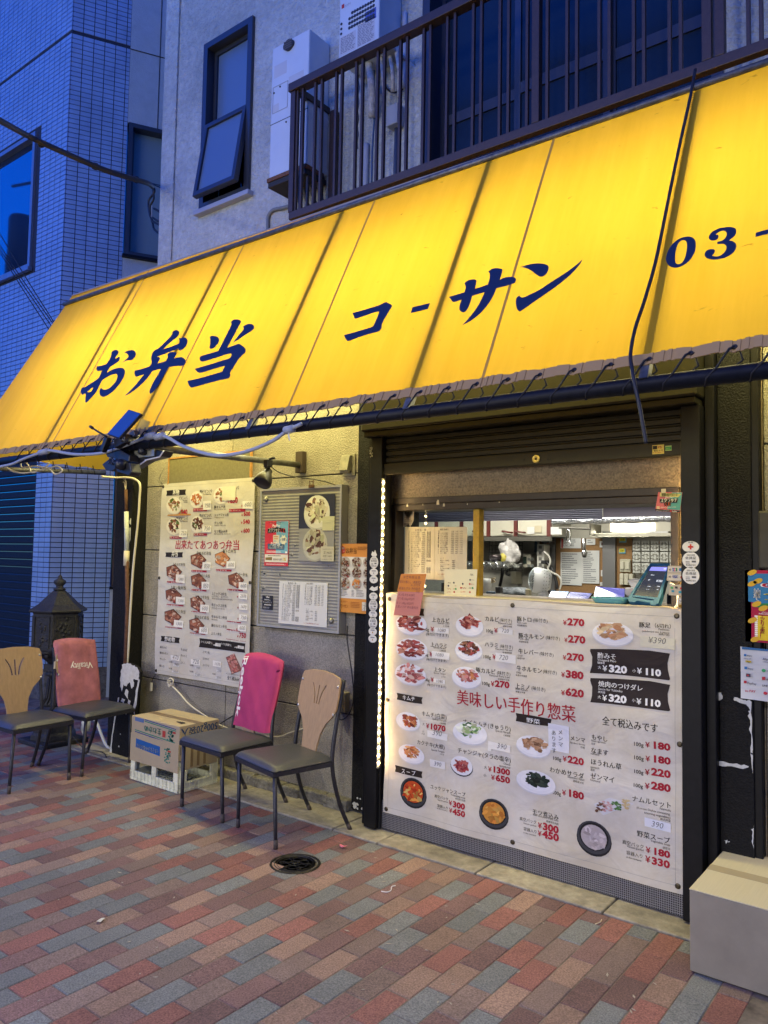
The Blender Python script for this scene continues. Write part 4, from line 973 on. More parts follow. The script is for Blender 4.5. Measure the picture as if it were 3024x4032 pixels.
# conduits
cd = mat('conduit_grey', (.28, .32, .40), .5)
def conduit(label, pts, r=.013, m_=cd, nm='conduit', cat='conduit'):
    return tag(G().tube(smooth_pts(pts, 3), r, n=8).build(nm, m_, smooth=True), label, cat)
p = at(*KU(823, 70), 1, 3.42); q = at(*KU(812, 480), 1, 3.42)
conduit('white conduit running straight down the stucco beside the balcony door', [p, (p+q)/2, q], .015, mat('conduit_white', (.45, .48, .54), .5))
p = at(*KU(612, 785), 1, 3.42)
conduit('short pale blue pipe stub rising out of the balcony floor with a clip', [p, p-Vector((0, 0, .2)), p-Vector((0, 0, .55))], .019, mat('conduit_white', (.45, .48, .54), .5))
p0, q0 = at(*KU(720, 580), 1, 3.36), at(*KU(778, 665), 1, 3.36)
jb = thing('junction_box', 'small grey electrical box on the stucco between the railing uprights', 'electrical box', ((p0.x+q0.x)/2, 3.4, q0.z))
boxo('box_body', mat('box_grey', (.36, .38, .42), .5), (p0.x, q0.x, 3.36, W-.051, q0.z, p0.z), jb, .006)
G().tube([((p0.x+q0.x)/2, 3.41, q0.z), ((p0.x+q0.x)/2-.005, 3.41, q0.z-.25), ((p0.x+q0.x)/2-.01, 3.41, q0.z-.5)], .012).build('pipe', mat('conduit_dark', (.05, .07, .13), .5), jb, smooth=True)
conduit('thin looping black wire on the stucco behind the railing', [at(*KU(x, y), 1, 3.41) for x, y in ((692, 385), (700, 440), (730, 490), (770, 503), (812, 485))], .005, bcab, 'wire', 'wire')
conduit('thin blue wire hanging down behind the balcony railing', [at(*KU(x, y), 1, 3.40) for x, y in ((655, 330), (652, 480), (655, 640), (645, 800), (640, 1010))], .006, mat('blue_wire', (.04, .09, .22), .5), 'wire', 'wire')
g = G(); p = at(*KU(572, 370), 1, 3.38); tag(g.tube([p+Vector((.004*math.sin(i*1.3), 0, -.02*i)) for i in range(26)], .004, n=5).build('chain', mat('chain_metal', (.12, .12, .13), .4, metal=.8)), 'thin chain hanging behind the balcony railing', 'chain')
conduit('bent grey conduit coming out from under the water heater and down behind the awning', [at(*KU(x, y), 1, 3.42) for x, y in ((205, 1118), (160, 1132), (110, 1142), (85, 1165), (76, 1200), (76, 1300))], .013, mat('conduit_mid', (.16, .18, .2), .5))
# ================================================================== ROLLING SHUTTER AND SERVING OPENING
olive = mat('dark_brown_enamel', (.020, .018, .009), .5, var=.15, scale=20, spec=.25)
KR = rg(1824, 1200, 1200/1659); KL = rg(1000, 1200, 1200/1659)
su = thing('rolling_shutter', 'half raised dark brown steel rolling shutter with its housing over the serving counter', 'shutter', (-1.8, 3.34, 0))
SX0, SX1 = -2.585, -.985
boxo('housing', olive, (-2.70, -.905, 3.255, 3.404, 2.160, 2.42), su, .01)
boxo('housing_lip', olive, (-2.69, -.915, 3.268, 3.40, 2.130, 2.158), su, .004)
zb = 1.922
SL = 4; sh_ = (2.128-(zb+.062))/SL
for i in range(SL):
    z0 = zb+.062+i*sh_
    g = G()
    prof = [(.006, .0), (.006, .005), (-.006, .008), (-.007, sh_-.008), (-.001, sh_-.003), (.006, sh_)]
    vs = []
    for x in (SX0+.002, SX1-.002):
        for y, z in prof: vs.append((x, 3.345+y, z0+z))
        for y, z in reversed(prof): vs.append((x, 3.352+y, z0+z))
    n_ = len(prof)*2; fs = [tuple(range(n_)), tuple(reversed(range(n_, 2*n_)))]+[(k_, (k_+1) % n_, n_+(k_+1) % n_, n_+k_) for k_ in range(n_)]
    g.add(vs, fs).build('slat', olive, su)
boxo('bottom_bar', olive, (SX0+.001, SX1-.001, 3.322, 3.362, zb, zb+.06), su, .004)
lk = at(*KR(397, 840), 1, 3.32)
G().lathe([(0, 0), (.019, 0), (.019, .006), (.012, .009), (.010, .006), (0, .006)], (lk.x, 3.321, lk.z), 18, M=Matrix.Rotation(R_(90), 3, 'X')).build('lock', mat('brass', (.62, .50, .16), .3, metal=.6), su, smooth=True)
G().cyl((lk.x, 3.318, lk.z), (lk.x, 3.312, lk.z), .005, n=8).build('keyhole', dark, su)
g = G()
for x in (460, 475, 330): p = at(*KR(x, 842), 1, 3.32); g.cyl((p.x, 3.321, p.z), (p.x, 3.318, p.z), .003, n=6)
g.build('rivet', dark, su)
boxo('guide_rail', dark, (-2.665, SX0, 3.302, 3.404, .012, 2.129), su, .004)
boxo('guide_rail', dark, (SX1, -.905, 3.302, 3.404, .012, 2.129), su, .004)
boxo('guide_channel', mat('channel_black', (.005, .005, .006), .6), (SX0+.0005, SX0+.008, 3.33, 3.37, .012, 1.92), su)
boxo('column_trim', dark, (-.903, -.864, 3.36, 3.47, .012, 2.75), su, .004)
boxo('column_trim', dark, (-2.70, -2.667, 3.33, 3.461, .012, 2.129), su, .003)
# scuffed label remains
s = Sheet(3.3, (1000, 1200, 1200/1659), d=.0008)
rr = random.Random(4)
for i in range(26):
    x = 638+rr.uniform(-7, 7); y = 800+rr.uniform(-26, 32); s.poly([(x-3, y), (x, y-4), (x+3, y+1), (x+1, y+4)], (.35, .34, .28), 1, 'scuff')
s.build(su)
# stickers on the bottom bar
def sticker(nm, label, Y, reg, a, b, c, cat='sticker'):
    s = Sheet(Y, reg, d=.0007); x0, z1 = s.P(*a); x1, z0 = s.P(*b)
    t = boxo(nm, mat('paper_%d_%d_%d' % tuple(int(q*99) for q in c), c, .5), (x0, x1, Y-.0006, Y+.0004, z0, z1), None); tag(t, label, cat); s.Y = Y-.0006
    return t, s
RG = (1824, 1200, 1200/1659)
t, s = sticker('sticker', 'yellow FTS company sticker on the shutter bottom bar', 3.3215, RG, (1030, 765), (1093, 810), (.62, .50, .10))
s.rect((1032, 769), (1056, 786), BLACK); s.text('FTS', (1059, 783), (1090, 780), (.30, .02, .02), h=14, bold=.02); s.text('電話 0120', (1036, 799), (1088, 796), BLACK, h=9); s.text('0120-3020-17', (1033, 809), (1090, 806), (.3, .02, .02), h=8); s.build(t)
t, s = sticker('sticker', 'small green and yellow sticker beside the yellow one on the shutter bar', 3.3215, RG, (1100, 768), (1134, 793), (.35, .48, .16))
s.rect((1101, 775), (1133, 788), (.06, .28, .10)); s.text('byte', (1104, 786), (1130, 784), (.75, .75, .2), h=9); s.build(t)
# round stickers down the guide rails
def round_sticker(label, Y, cx_, cz_, rx, rz, kind, group=None, c=(.66, .65, .60)):
    g = G().extrude([[(cx_+rx*math.cos(2*math.pi*i/28), cz_+rz*math.sin(2*math.pi*i/28)) for i in range(28)]], lambda u, z, d: (u, Y-.0008+d, z), .001)
    t = tag(g.build('round_sticker', mat('sticker_white', c, .45)), label, 'sticker', group)
    s = Sheet(Y-.0008, (0, 0, 1), d=.0005)
    def T(txt, w, dz, h, col_=BLACK, lay=1):
        vs, fs = text_tris(txt, .012); k_ = w/(max(v[0] for v in vs) or 1); s.G('lettering').add([s.p3(cx_-w/2+v[0]*k_, cz_+dz+v[1]*h, lay) for v in vs], fs, col_)
    if kind == 'cross':
        s.wrect(cx_-.011, cx_+.011, cz_-.0035, cz_+.0035, (.55, .04, .02)); s.wrect(cx_-.0035, cx_+.0035, cz_-.011, cz_+.011, (.55, .04, .02), 1.5)
        T('会員', .020, .016, .007); T('日本赤十字社', .042, -.022, .006)
    else:
        T('令和六年度', .034, rz*.52, .008); T('会員証', .044, rz*.12, .013)
        s.wrect(cx_+.004, cx_+rx*.62, cz_-rz*.28, cz_-.002, (.12, .12, .12)); s.wrect(cx_-rx*.6, cx_-.004, cz_-rz*.22, cz_-rz*.14, (.2, .2, .2)); s.wrect(cx_-rx*.6, cx_-.004, cz_-rz*.40, cz_-rz*.32, (.2, .2, .2)); T('食品衛生協会', .04, -rz*.68, .008)
    s.build(t); return t
kq = rg(2500, 1400, 524/773)
for (x, y), rx, rz, kd, lb in (((321, 1111), .034, .024, 'cross', 'oval white red cross membership sticker on the right shutter post'), ((321, 1188), .034, .034, 'm', 'round membership sticker just below the red cross sticker on the right post'), ((321, 1278), .034, .035, 'm', 'lowest round membership sticker on the right shutter post')):
    p = at(*kq(x, y), 1, 3.302); round_sticker(lb, 3.302, (SX1-.905)/2+0 if False else (SX1+(-.905))/2, p.z, rx, rz, kd)
km = rg(600, 1800, 900/1659)
lst = [(1612, 708, 'bird', 'white bird shaped sticker at the top of the sticker column'), (1611, 764, 'm', 'tall oval membership sticker below the white bird shape'), (1610, 835, 's', 'small oval sticker second below the bird shape'), (1607, 888, 's', 'small oval sticker third below the bird shape'), (1603, 952, 'torn', 'half torn sticker on the left shutter post'),
       (1607, 1010, 's', 'small oval sticker right below the torn one'), (1600, 1075, 'm', 'membership sticker with a blue tint below the torn one'), (1603, 1140, 's', 'small oval sticker above the large lower membership sticker'), (1602, 1202, 'm', 'large oval membership sticker low on the left post'), (1597, 1265, 's', 'pale sticker with a red mark, second from the bottom'), (1597, 1318, 's', 'lowest pale sticker on the left shutter post')]
for x, y, kd, lb in lst:
    p = at(*km(x, y), 1, 3.302); cx_ = (-2.665+SX0)/2
    if kd == 'bird':
        pts = [(-.02, .0), (-.012, .018), (.0, .012), (.006, .026), (.014, .008), (.02, .0), (.012, -.012), (-.008, -.014)]
        tag(G().extrude([[(cx_+a, p.z+b) for a, b in pts]], lambda u, z, d: (u, 3.3012+d, z), .0008).build('bird_sticker', mat('sticker_white', (.66, .65, .60), .45)), lb, 'sticker')
    elif kd == 'torn':
        pts = [(-.03, -.006), (-.01, .012), (.006, .004), (.03, .014), (.028, -.008), (.0, -.016)]
        tag(G().extrude([[(cx_+a, p.z+b) for a, b in pts]], lambda u, z, d: (u, 3.3012+d, z), .0008).build('torn_sticker', mat('sticker_white', (.66, .65, .60), .45)), lb, 'sticker')
    elif kd == 'm': round_sticker(lb, 3.302, cx_, p.z, .030, .033, 'm')
    else:
        t = tag(G().extrude([[(cx_+.029*math.cos(q*.2618), p.z+.021*math.sin(q*.2618)) for q in range(24)]], lambda u, z, d: (u, 3.3012+d, z), .0008).build('oval_sticker', mat('sticker_white', (.66, .65, .60), .45)), lb, 'sticker')
        s = Sheet(3.3012, (0, 0, 1), d=.0006); s.wrect(cx_-.014, cx_+.014, p.z+.004, p.z+.010, (.25, .25, .25)); s.wrect(cx_-.003, cx_+.003, p.z-.010, p.z-.001, (.45, .25, .05) if 'red' in lb or 'lowest' in lb else (.3, .3, .3)); s.build(t)

# LED strip light inside the left guide
ls = thing('led_strip', 'bright warm LED light strip running down inside the left shutter guide', 'light strip', (-2.572, 3.31, .3))
boxo('strip_backing', mat('strip_white', (.6, .55, .45), .5), (SX0+.0006, SX0+.004, 3.306, 3.326, .335, 1.90), ls)
led = mat('led_warm', (1, .8, .45), .3, emit=(1.0, .66, .26, 120))
bead = G().box(-.0015, .0035, -.004, .004, -.0045, .0045); me = None
ls2 = thing('led_strip', 'warm LED strip on the inner side of the right shutter guide', 'light strip', (SX1-.004, 3.32, .3))
boxo('strip_backing', mat('strip_white', (.6, .55, .45), .5), (SX1-.002, SX1-.0002, 3.378, 3.398, .6, 1.90), ls2)
for side, z0 in ((0, .36), (1, .62)):
    z = z0
    while z < 1.89:
        if me is None: o = bead.build('led', led); me = o.data
        else: o = bpy.data.objects.new('led', me); col.objects.link(o)
        o.location = (SX0+.0045, 3.316, z) if not side else (SX1-.0055, 3.388, z); setp(o, ls if not side else ls2); z += .041
# serving window frame
wf = thing('serving_window', 'dark framed serving window with a sliding pane behind the left half', 'window', (-1.85, W, OZ0))
fx0, fx1 = at(1555, 2100, 1, W-.02).x, -1.035
g = G(); t_ = .045
g.box(fx0-.0, OX1+.002, W-.045, W-.013, OZ1-.0, OZ1+.035).box(OX0, OX0+.035, W-.04, W+.19, OZ0, OZ1-.001).box(OX1-.035, OX1, W-.04, W+.19, OZ0, OZ1-.001).box(OX0+.036, OX1-.036, W-.04, W+.19, OZ1-.035, OZ1-.001)
g.build('frame', mat('brown_black_frame', (.028, .022, .016), .5, var=.3, scale=30), wf, .003)
clear = bpy.data.materials.new('clear_glass'); clear.use_nodes = True
n = clear.node_tree.nodes; l = clear.node_tree.links; n.clear(); oo = n.new('ShaderNodeOutputMaterial'); mxx = n.new('ShaderNodeMixShader'); tp = n.new('ShaderNodeBsdfTransparent'); gg = n.new('ShaderNodeBsdfGlossy'); fz = n.new('ShaderNodeFresnel'); gg.inputs['Roughness'].default_value = .02; fz.inputs[0].default_value = 1.5
tp.inputs[0].default_value = (.86, .90, .88, 1); l.new(fz.outputs[0], mxx.inputs[0]); l.new(tp.outputs[0], mxx.inputs[1]); l.new(gg.outputs[0], mxx.inputs[2]); l.new(mxx.outputs[0], oo.inputs[0])
xm = at(1892, 2100, 1, W).x
boxo('sliding_pane', clear, (OX0+.038, xm-.02, W+.04, W+.044, OZ0+.03, OZ1-.04), wf)
yel = mat('yellow_tape', (.50, .32, .01), .5, var=.2, scale=30)
ym = at(1884, 2200, 1, W+.03).x
boxo('pane_edge', yel, (ym-.018, ym+.020, W+.0, W+.05, OZ0+.0, OZ1-.036), wf, .003)
g = G()
for i in range(3): g.box(OX0+.03, ym-.019, W+.01+i*.05, W+.03+i*.05, OZ0+.0, OZ0+.02)
g.build('track', dark, wf)
pl_ = G()
for i, (x, z, s_) in enumerate(((395, 285, 1), (780, 250, 1.6), (855, 280, 1.1), (590, 275, .5), (1150, 270, .5), (1550, 245, .5))):
    p = at(*rg(1480, 1900, 520/1659)(x, z), 1, W-.046); pl_.extrude([[(p.x-.006*s_, p.z-.008*s_), (p.x+.006*s_, p.z-.008*s_), (p.x+.004*s_, p.z+.006*s_), (p.x, p.z+.010*s_), (p.x-.005*s_, p.z+.003*s_)]], lambda u, z_, d: (u, W-.0462-d, z_), .0006)
pl_.build('torn_paper', mat('paper_scrap', (.6, .58, .45), .8), wf)
# counter
ct = thing('serving_counter', 'serving counter ledge of layered boards across the window opening', 'counter', (-1.8, 3.40, 1.2))
lam = mat('counter_board', (.36, .32, .27), .5, var=.2, scale=12, stretch=(.4, 4, 4)); lam2 = mat('counter_edge', (.50, .44, .33), .6, var=.15, scale=8)
cz = at(1500+900*.7836, 1850+655*.7836, 1, 3.37).z
boxo('top_board', lam, (OX0+.03, OX1-.002, 3.36, 3.74, 1.262, 1.275), ct, .003)
boxo('edge_board', lam2, (-2.575, -.992, 3.352, W-.013, 1.248, 1.261), ct, .002)
boxo('edge_board', lam2, (-2.572, -.994, 3.349, W-.013, 1.232, 1.247), ct, .002)
boxo('front_rail', mat('counter_under', (.12, .10, .08), .7), (-2.57, -.995, 3.362, W-.013, 1.19, 1.231), ct)
boxo('front_boarding', dark, (-2.57, -.99, 3.372, W-.013, .02, 1.189), ct)

# metal mesh skirting below the banner: two perforated sheets
mesh_m = bpy.data.materials.new('perforated_sheet'); mesh_m.use_nodes = True
n = mesh_m.node_tree.nodes; l = mesh_m.node_tree.links; b = n['Principled BSDF']
tc = n.new('ShaderNodeTexCoord'); sx = n.new('ShaderNodeSeparateXYZ'); l.new(tc.outputs['Object'], sx.inputs[0])
def cell(o_, sc_, sh=None):
    a = n.new('ShaderNodeMath'); a.operation = 'MULTIPLY'; a.inputs[1].default_value = sc_; l.new(o_, a.inputs[0])
    f = n.new('ShaderNodeMath'); f.operation = 'PINGPONG'; f.inputs[1].default_value = .5; l.new(a.outputs[0], f.inputs[0]); return f.outputs[0]
cu = cell(sx.outputs[0], 110); cw = cell(sx.outputs[2], 110)
mn = n.new('ShaderNodeMath'); mn.operation = 'MINIMUM'; l.new(cu, mn.inputs[0]); l.new(cw, mn.inputs[1])
gt = n.new('ShaderNodeMath'); gt.operation = 'GREATER_THAN'; gt.inputs[1].default_value = .17; l.new(mn.outputs[0], gt.inputs[0])
mc = n.new('ShaderNodeMix'); mc.data_type = 'RGBA'; mc.inputs[6].default_value = (.30, .30, .32, 1); mc.inputs[7].default_value = (.03, .03, .035, 1); l.new(gt.outputs[0], mc.inputs[0]); l.new(mc.outputs[2], b.inputs['Base Color']); b.inputs['Metallic'].default_value = .5; b.inputs['Roughness'].default_value = .42
bpn = n.new('ShaderNodeBump'); bpn.invert = True; bpn.inputs['Distance'].default_value = .002; l.new(gt.outputs[0], bpn.inputs['Height']); l.new(bpn.outputs[0], b.inputs['Normal'])
mk = thing('mesh_skirting', 'perforated grey metal sheet skirting under the large menu banner', 'metal sheet', (-1.8, 3.345, .01))
jx_ = at(2072, 3450, 1, 3.345).x
boxo('perforated_sheet', mesh_m, (SX0+.01, jx_+.01, 3.348, 3.352, .012, .16), mk)
boxo('perforated_sheet', mesh_m, (jx_-.01, SX1-.004, 3.341, 3.345, .010, .155), mk)
boxo('end_fold', mesh_m, (jx_-.014, jx_-.0105, 3.341, 3.352, .010, .155), mk)
# ================================================================== THE LARGE MENU BANNER ON THE COUNTER
def vinyl(name, c, yellow, seed=0.0):
    if name in MATS: return MATS[name]
    mt = mat(name, c, .46, var=.0, bump=0, spec=.45)
    n = mt.node_tree.nodes; l = mt.node_tree.links; b = n['Principled BSDF']
    tc = n.new('ShaderNodeTexCoord'); mp = n.new('ShaderNodeMapping'); mp.inputs['Scale'].default_value = (1, 1, 1.0); mp.inputs['Location'].default_value = (seed, 0, seed); l.new(tc.outputs['Object'], mp.inputs[0])
    nz = n.new('ShaderNodeTexNoise'); nz.inputs['Scale'].default_value = 3.0; nz.inputs['Detail'].default_value = 8; nz.inputs['Roughness'].default_value = .7; l.new(mp.outputs[0], nz.inputs['Vector'])
    rp = n.new('ShaderNodeValToRGB'); rp.color_ramp.elements[0].position = .36; rp.color_ramp.elements[1].position = .62
    rp.color_ramp.elements[0].color = (*yellow, 1); rp.color_ramp.elements[1].color = (*c, 1); l.new(nz.outputs[0], rp.inputs[0]); l.new(rp.outputs[0], b.inputs['Base Color'])
    mp3 = n.new('ShaderNodeMapping'); mp3.inputs['Scale'].default_value = (1.5, 1, 2.2); mp3.inputs['Rotation'].default_value = (0, R_(30), 0); l.new(tc.outputs['Object'], mp3.inputs[0])
    n3 = n.new('ShaderNodeTexNoise'); n3.inputs['Scale'].default_value = 3.2; n3.inputs['Detail'].default_value = 3; n3.inputs['Distortion'].default_value = 1.0; l.new(mp3.outputs[0], n3.inputs['Vector'])
    bp = n.new('ShaderNodeBump'); bp.inputs['Strength'].default_value = .22; bp.inputs['Distance'].default_value = .03; l.new(n3.outputs[0], bp.inputs['Height']); l.new(bp.outputs[0], b.inputs['Normal'])
    return mt
def print_ink():
    mt = attr_mat('print_ink', .55, .18)
    n = mt.node_tree.nodes; l = mt.node_tree.links; b = n['Principled BSDF']
    if 'Bump' in n: return mt
    tc = n.new('ShaderNodeTexCoord'); mp3 = n.new('ShaderNodeMapping'); mp3.inputs['Scale'].default_value = (1.5, 1, 2.2); mp3.inputs['Rotation'].default_value = (0, R_(30), 0); l.new(tc.outputs['Object'], mp3.inputs[0])
    n3 = n.new('ShaderNodeTexNoise'); n3.inputs['Scale'].default_value = 3.2; n3.inputs['Detail'].default_value = 3; n3.inputs['Distortion'].default_value = 1.0; l.new(mp3.outputs[0], n3.inputs['Vector'])
    bp = n.new('ShaderNodeBump'); bp.inputs['Strength'].default_value = .22; bp.inputs['Distance'].default_value = .03; l.new(n3.outputs[0], bp.inputs['Height']); l.new(bp.outputs[0], b.inputs['Normal'])
    return mt
print_ink()
YB = 3.333
def bw(x, z): return .0045*math.sin(x*7.1+z*3.0)+.003*math.sin(x*13+1-z*9)+.0025*math.sin(z*17+x*2)
bx0, bx1, bz0, bz1 = -2.556, -.992, .103, 1.272
ban = thing('menu_banner', 'large white vinyl menu banner with meat, kimchi and soup pictures hung over the counter front', 'banner', ((bx0+bx1)/2, YB, bz0))
vm = vinyl('banner_vinyl', (.63, .60, .52), (.54, .49, .37))
def sag(u): return .010*math.sin(u*math.pi*2.0)**2
g = G().grid(lambda u, v: (bx0+(bx1-bx0)*u, YB+bw(bx0+(bx1-bx0)*u, bz0+(bz1-bz0)*v), (bz0+(bz1-bz0)*v)-sag(u)*(v > .99)), 60, 44)
o = g.build('banner_sheet', vm, ban, smooth=True)
g = G()
for zz in (bz1-.035, bz0+.03): g.grid(lambda u, v: (bx0+.02+(bx1-bx0-.04)*u, YB+bw(bx0+.02+(bx1-bx0-.04)*u, zz+.0012*v)-.0007, zz+.0012*v), 60, 1)
for xx in (bx0+.03, bx1-.03): g.grid(lambda u, v: (xx+.0012*u, YB+bw(xx, bz0+(bz1-bz0)*v)-.0007, bz0+.02+(bz1-bz0-.04)*v), 1, 44)
g.build('hem_stitching', mat('stitch', (.30, .29, .26), .8), ban)
for x, z in ((bx0+.02, bz1-.03), (bx0+.016, .70), (bx0+.02, bz0+.02), (bx1-.022, bz1-.03), (bx1-.012, .71), (bx1-.02, bz0+.03), (at(*rg(1500, 2350, .42194)(1235, 100), 1, YB).x, bz1-.025), (at(*rg(1500, 2900, .75347)(687, 568), 1, YB).x, bz0+.025)):
    y = YB+bw(x, z); M = Matrix.Rotation(R_(90), 3, 'X')
    G().lathe([(.0055, 0), (.012, 0), (.011, .003), (.0055, .003)], (x, y-.0005, z), 14, M=M).build('grommet', mat('dark_brass', (.09, .075, .05), .4, metal=.8), ban, smooth=True)
MEAT = [(.20, .03, .025), (.30, .06, .05), (.40, .13, .10), (.14, .025, .02), (.48, .22, .16)]
PINK = [(.50, .20, .17), (.58, .33, .27), (.42, .12, .10), (.64, .46, .38), (.35, .08, .08)]
DARKM = [(.10, .035, .02), (.16, .06, .03), (.07, .025, .015), (.22, .10, .05)]
A = Sheet(YB, (1500, 2350, .42194), bw); t_ = A.text
def head_label(s, q, txt, a, b): s.poly(q, (.022, .016, .014), 1); s.text(txt, a, b, WHITE, h=40, bold=.02, layer=2)
A.poly([(300, 100), (408, 112), (402, 150), (408, 178), (300, 165)], (.022, .016, .014), 1)
for i, (c, n3, l_, p_, o2) in enumerate((((290, 245), '上カルビ', 'Special Calvi', 0, 0), ((300, 480), '上ハラミ', 'Special Harami', 1, 0), ((285, 715), '上タン', 'Special Tongue', 2, 0))):
    A.dish((c[0]-5, c[1]+5), 148, 100, PINK if i == 2 else MEAT, seed=i, n=60, meat=.78)
t_('上カルビ', (476, 234), (635, 238)); t_('Special Calvi', (528, 252), (633, 258), bold=0); t_('上卡尔維', (573, 278), (632, 284), bold=0)
t_('100g', (387, 315), (450, 322)); t_('¥', (465, 322), (494, 326), RED, bold=.03); A.slip((503, 285), (630, 345), '1080', (525, 325), (600, 330)); t_('(味付けできます)', (422, 360), (625, 372), bold=0)
t_('上ハラミ', (463, 465), (610, 472)); t_('Special Harami', (487, 480), (603, 488), bold=0); t_('上横隔膜', (545, 508), (603, 513), bold=0)
t_('100g', (387, 548), (447, 555)); t_('¥', (457, 556), (487, 560), RED, bold=.03); A.slip((480, 503), (640, 585), '1080', (508, 552), (585, 560)); t_('(味付けできます)', (427, 595), (610, 608), bold=0)
t_('上タン', (497, 695), (605, 702)); t_('Special Tongue', (495, 715), (605, 727), bold=0); t_('上牛舌', (565, 750), (605, 754), bold=0)
t_('100g', (397, 783), (457, 791)); t_('¥', (467, 792), (495, 796), RED, bold=.03); A.slip((497, 760), (605, 812), '1080', (517, 797), (583, 803)); t_('(味付けできます)', (433, 832), (610, 848), bold=0)
A.dish((820, 270), 135, 95, MEAT, seed=4, n=55, off=(0, .25)); A.dish((815, 500), 132, 95, DARKM+MEAT[1:4], seed=5, n=55, off=(0, .15)); A.dish((800, 750), 140, 100, PINK+[(.45, .17, .06)], seed=6, n=55, off=(0, .2))
t_('カルビ', (967, 225), (1103, 231)); t_('(味付き)', (1110, 228), (1228, 238), bold=0); t_('Flavored Calvi', (1097, 252), (1225, 262), bold=0); t_('味道卡尔維', (1142, 280), (1227, 287), bold=0)
t_('100g', (973, 330), (1045, 337)); t_('¥', (1058, 334), (1090, 340), RED, bold=.03); A.slip((1098, 290), (1235, 350), '720', (1130, 330), (1197, 335))
t_('ハラミ', (963, 463), (1090, 472)); t_('(味付き)', (1107, 473), (1230, 487), bold=0); t_('Flavored Harami', (1065, 495), (1223, 508), bold=0); t_('味道横隔膜', (1132, 525), (1220, 534), bold=0)
t_('100g', (950, 573), (1025, 580)); t_('¥', (1040, 580), (1072, 585), RED, bold=.03); A.slip((1070, 518), (1258, 618), '720', (1100, 585), (1183, 590))
t_('豚カルビ', (885, 705), (1068, 718)); t_('(味付き)', (1080, 722), (1205, 737), bold=0); t_('Flavored Pork Calvi', (1010, 742), (1200, 760), bold=0); t_('味道猪卡尔維', (1090, 775), (1197, 785), bold=0)
t_('100g', (940, 822), (1015, 830)); t_('¥', (1025, 833), (1058, 838), RED, bold=.03); t_('270', (1062, 838), (1197, 852), RED, bold=.045)
t_('豚トロ', (1275, 225), (1410, 232)); t_('(味付き)', (1425, 232), (1560, 240), bold=0); t_('Pork neck', (1275, 248), (1368, 253), bold=0); t_('味道肥膝肉', (1275, 272), (1365, 278), bold=0)
t_('豚ホルモン', (1285, 385), (1523, 392)); t_('(味付き)', (1538, 393), (1673, 405), bold=0); t_('Pork offal', (1285, 400), (1380, 406), bold=0); t_('味道猪激素', (1287, 425), (1377, 431), bold=0)
t_('牛レバー', (1278, 532), (1468, 540)); t_('(味付き)', (1478, 545), (1612, 557), bold=0); t_('Liver', (1275, 555), (1322, 559), bold=0); t_('味道牛肝', (1270, 580), (1340, 586), bold=0)
t_('牛ホルモン', (1262, 692), (1503, 705)); t_('(味付き)', (1512, 710), (1645, 722), bold=0); t_('Offal', (1258, 715), (1305, 719), bold=0); t_('味道牛肉激素', (1255, 740), (1363, 748), bold=0)
t_('上ミノ', (1250, 855), (1387, 863)); t_('(味付き)', (1405, 865), (1540, 880), bold=0); t_('Beef Rumen', (1253, 868), (1370, 880), bold=0); t_('味道上牛胃', (1255, 893), (1345, 903), bold=0)
head_label(A, [(148, 895), (270, 918), (390, 938), (380, 965), (387, 1000), (265, 985), (148, 957), (155, 925)], 'キムチ', (200, 958), (318, 970))
t_('美味しい手作り惣菜', (708, 1000), (1822, 1150), RED, h=122, bold=.018)
A.G('lettering')
A.dish((255, 1160), 118, 85, [(.36, .08, .03), (.28, .05, .03), (.42, .16, .06), (.2, .04, .02), (.30, .24, .06)], seed=7, n=46, off=(.2, .05), meat=.6)
t_('キムチ(白菜)', (380, 1108), (618, 1138), bold=.008); t_('Special Harami', (487, 1147), (617, 1162), bold=0); t_('上横隔膜', (553, 1183), (613, 1190), bold=0)
t_('大', (393, 1196), (415, 1198), bold=0); t_('¥', (430, 1222), (460, 1227), RED, bold=.03); t_('1070', (463, 1232), (612, 1250), RED, bold=.045); t_('小', (393, 1262), (412, 1264), bold=0); t_('small', (388, 1280), (417, 1283), bold=0)
A.slip((447, 1238), (632, 1335), '390', (490, 1285), (577, 1297))
A.dish((285, 1465), 130, 88, [(.50, .20, .07), (.42, .12, .04), (.58, .30, .12)], seed=8, n=40, meat=.58, off=(0, .12))
t_('カクテキ(大根)', (342, 1372), (602, 1415), bold=.008); t_('Special Tongue', (478, 1433), (600, 1450), bold=0); t_('上牛舌', (555, 1470), (595, 1476), bold=0)
A.slip((465, 1510), (605, 1610), '390', (500, 1570), (567, 1582))
A.dish((830, 1270), 160, 105, [(.60, .66, .50), (.25, .36, .14), (.68, .70, .60), (.08, .18, .06), (.55, .58, .38)], seed=9, n=50, meat=.6, off=(-.05, .1))
t_('オイキムチ(きゅうり)', (762, 1188), (1205, 1252), bold=.008); t_('Special Harami', (1060, 1260), (1203, 1280), bold=0); t_('上横隔膜', (1135, 1300), (1203, 1308), bold=0)
A.slip((1030, 1352), (1210, 1452), '390', (1080, 1410), (1170, 1425)); A.slip((1000, 1345), (1032, 1440), None)
t_('チャンジャ(タラの塩辛)', (717, 1448), (1213, 1545), bold=.008); t_('Chanja', (1145, 1562), (1210, 1575), bold=0); t_('辣拌鳕鱼内脏', (1105, 1590), (1210, 1600), bold=0)
A.dish((755, 1575), 105, 92, [(.35, .05, .05), (.25, .03, .04), (.42, .12, .10)], kind='bowl', seed=10, n=50, meat=.55)
t_('大', (963, 1602), (990, 1605), bold=0); t_('¥', (1003, 1628), (1035, 1633), RED, bold=.03); t_('1300', (1040, 1640), (1207, 1658), RED, bold=.045)
A.dish((1420, 1395), 165, 100, [(.38, .22, .12), (.30, .16, .08), (.46, .30, .18), (.24, .12, .06)], seed=11, n=60, meat=.66, off=(.08, .15))
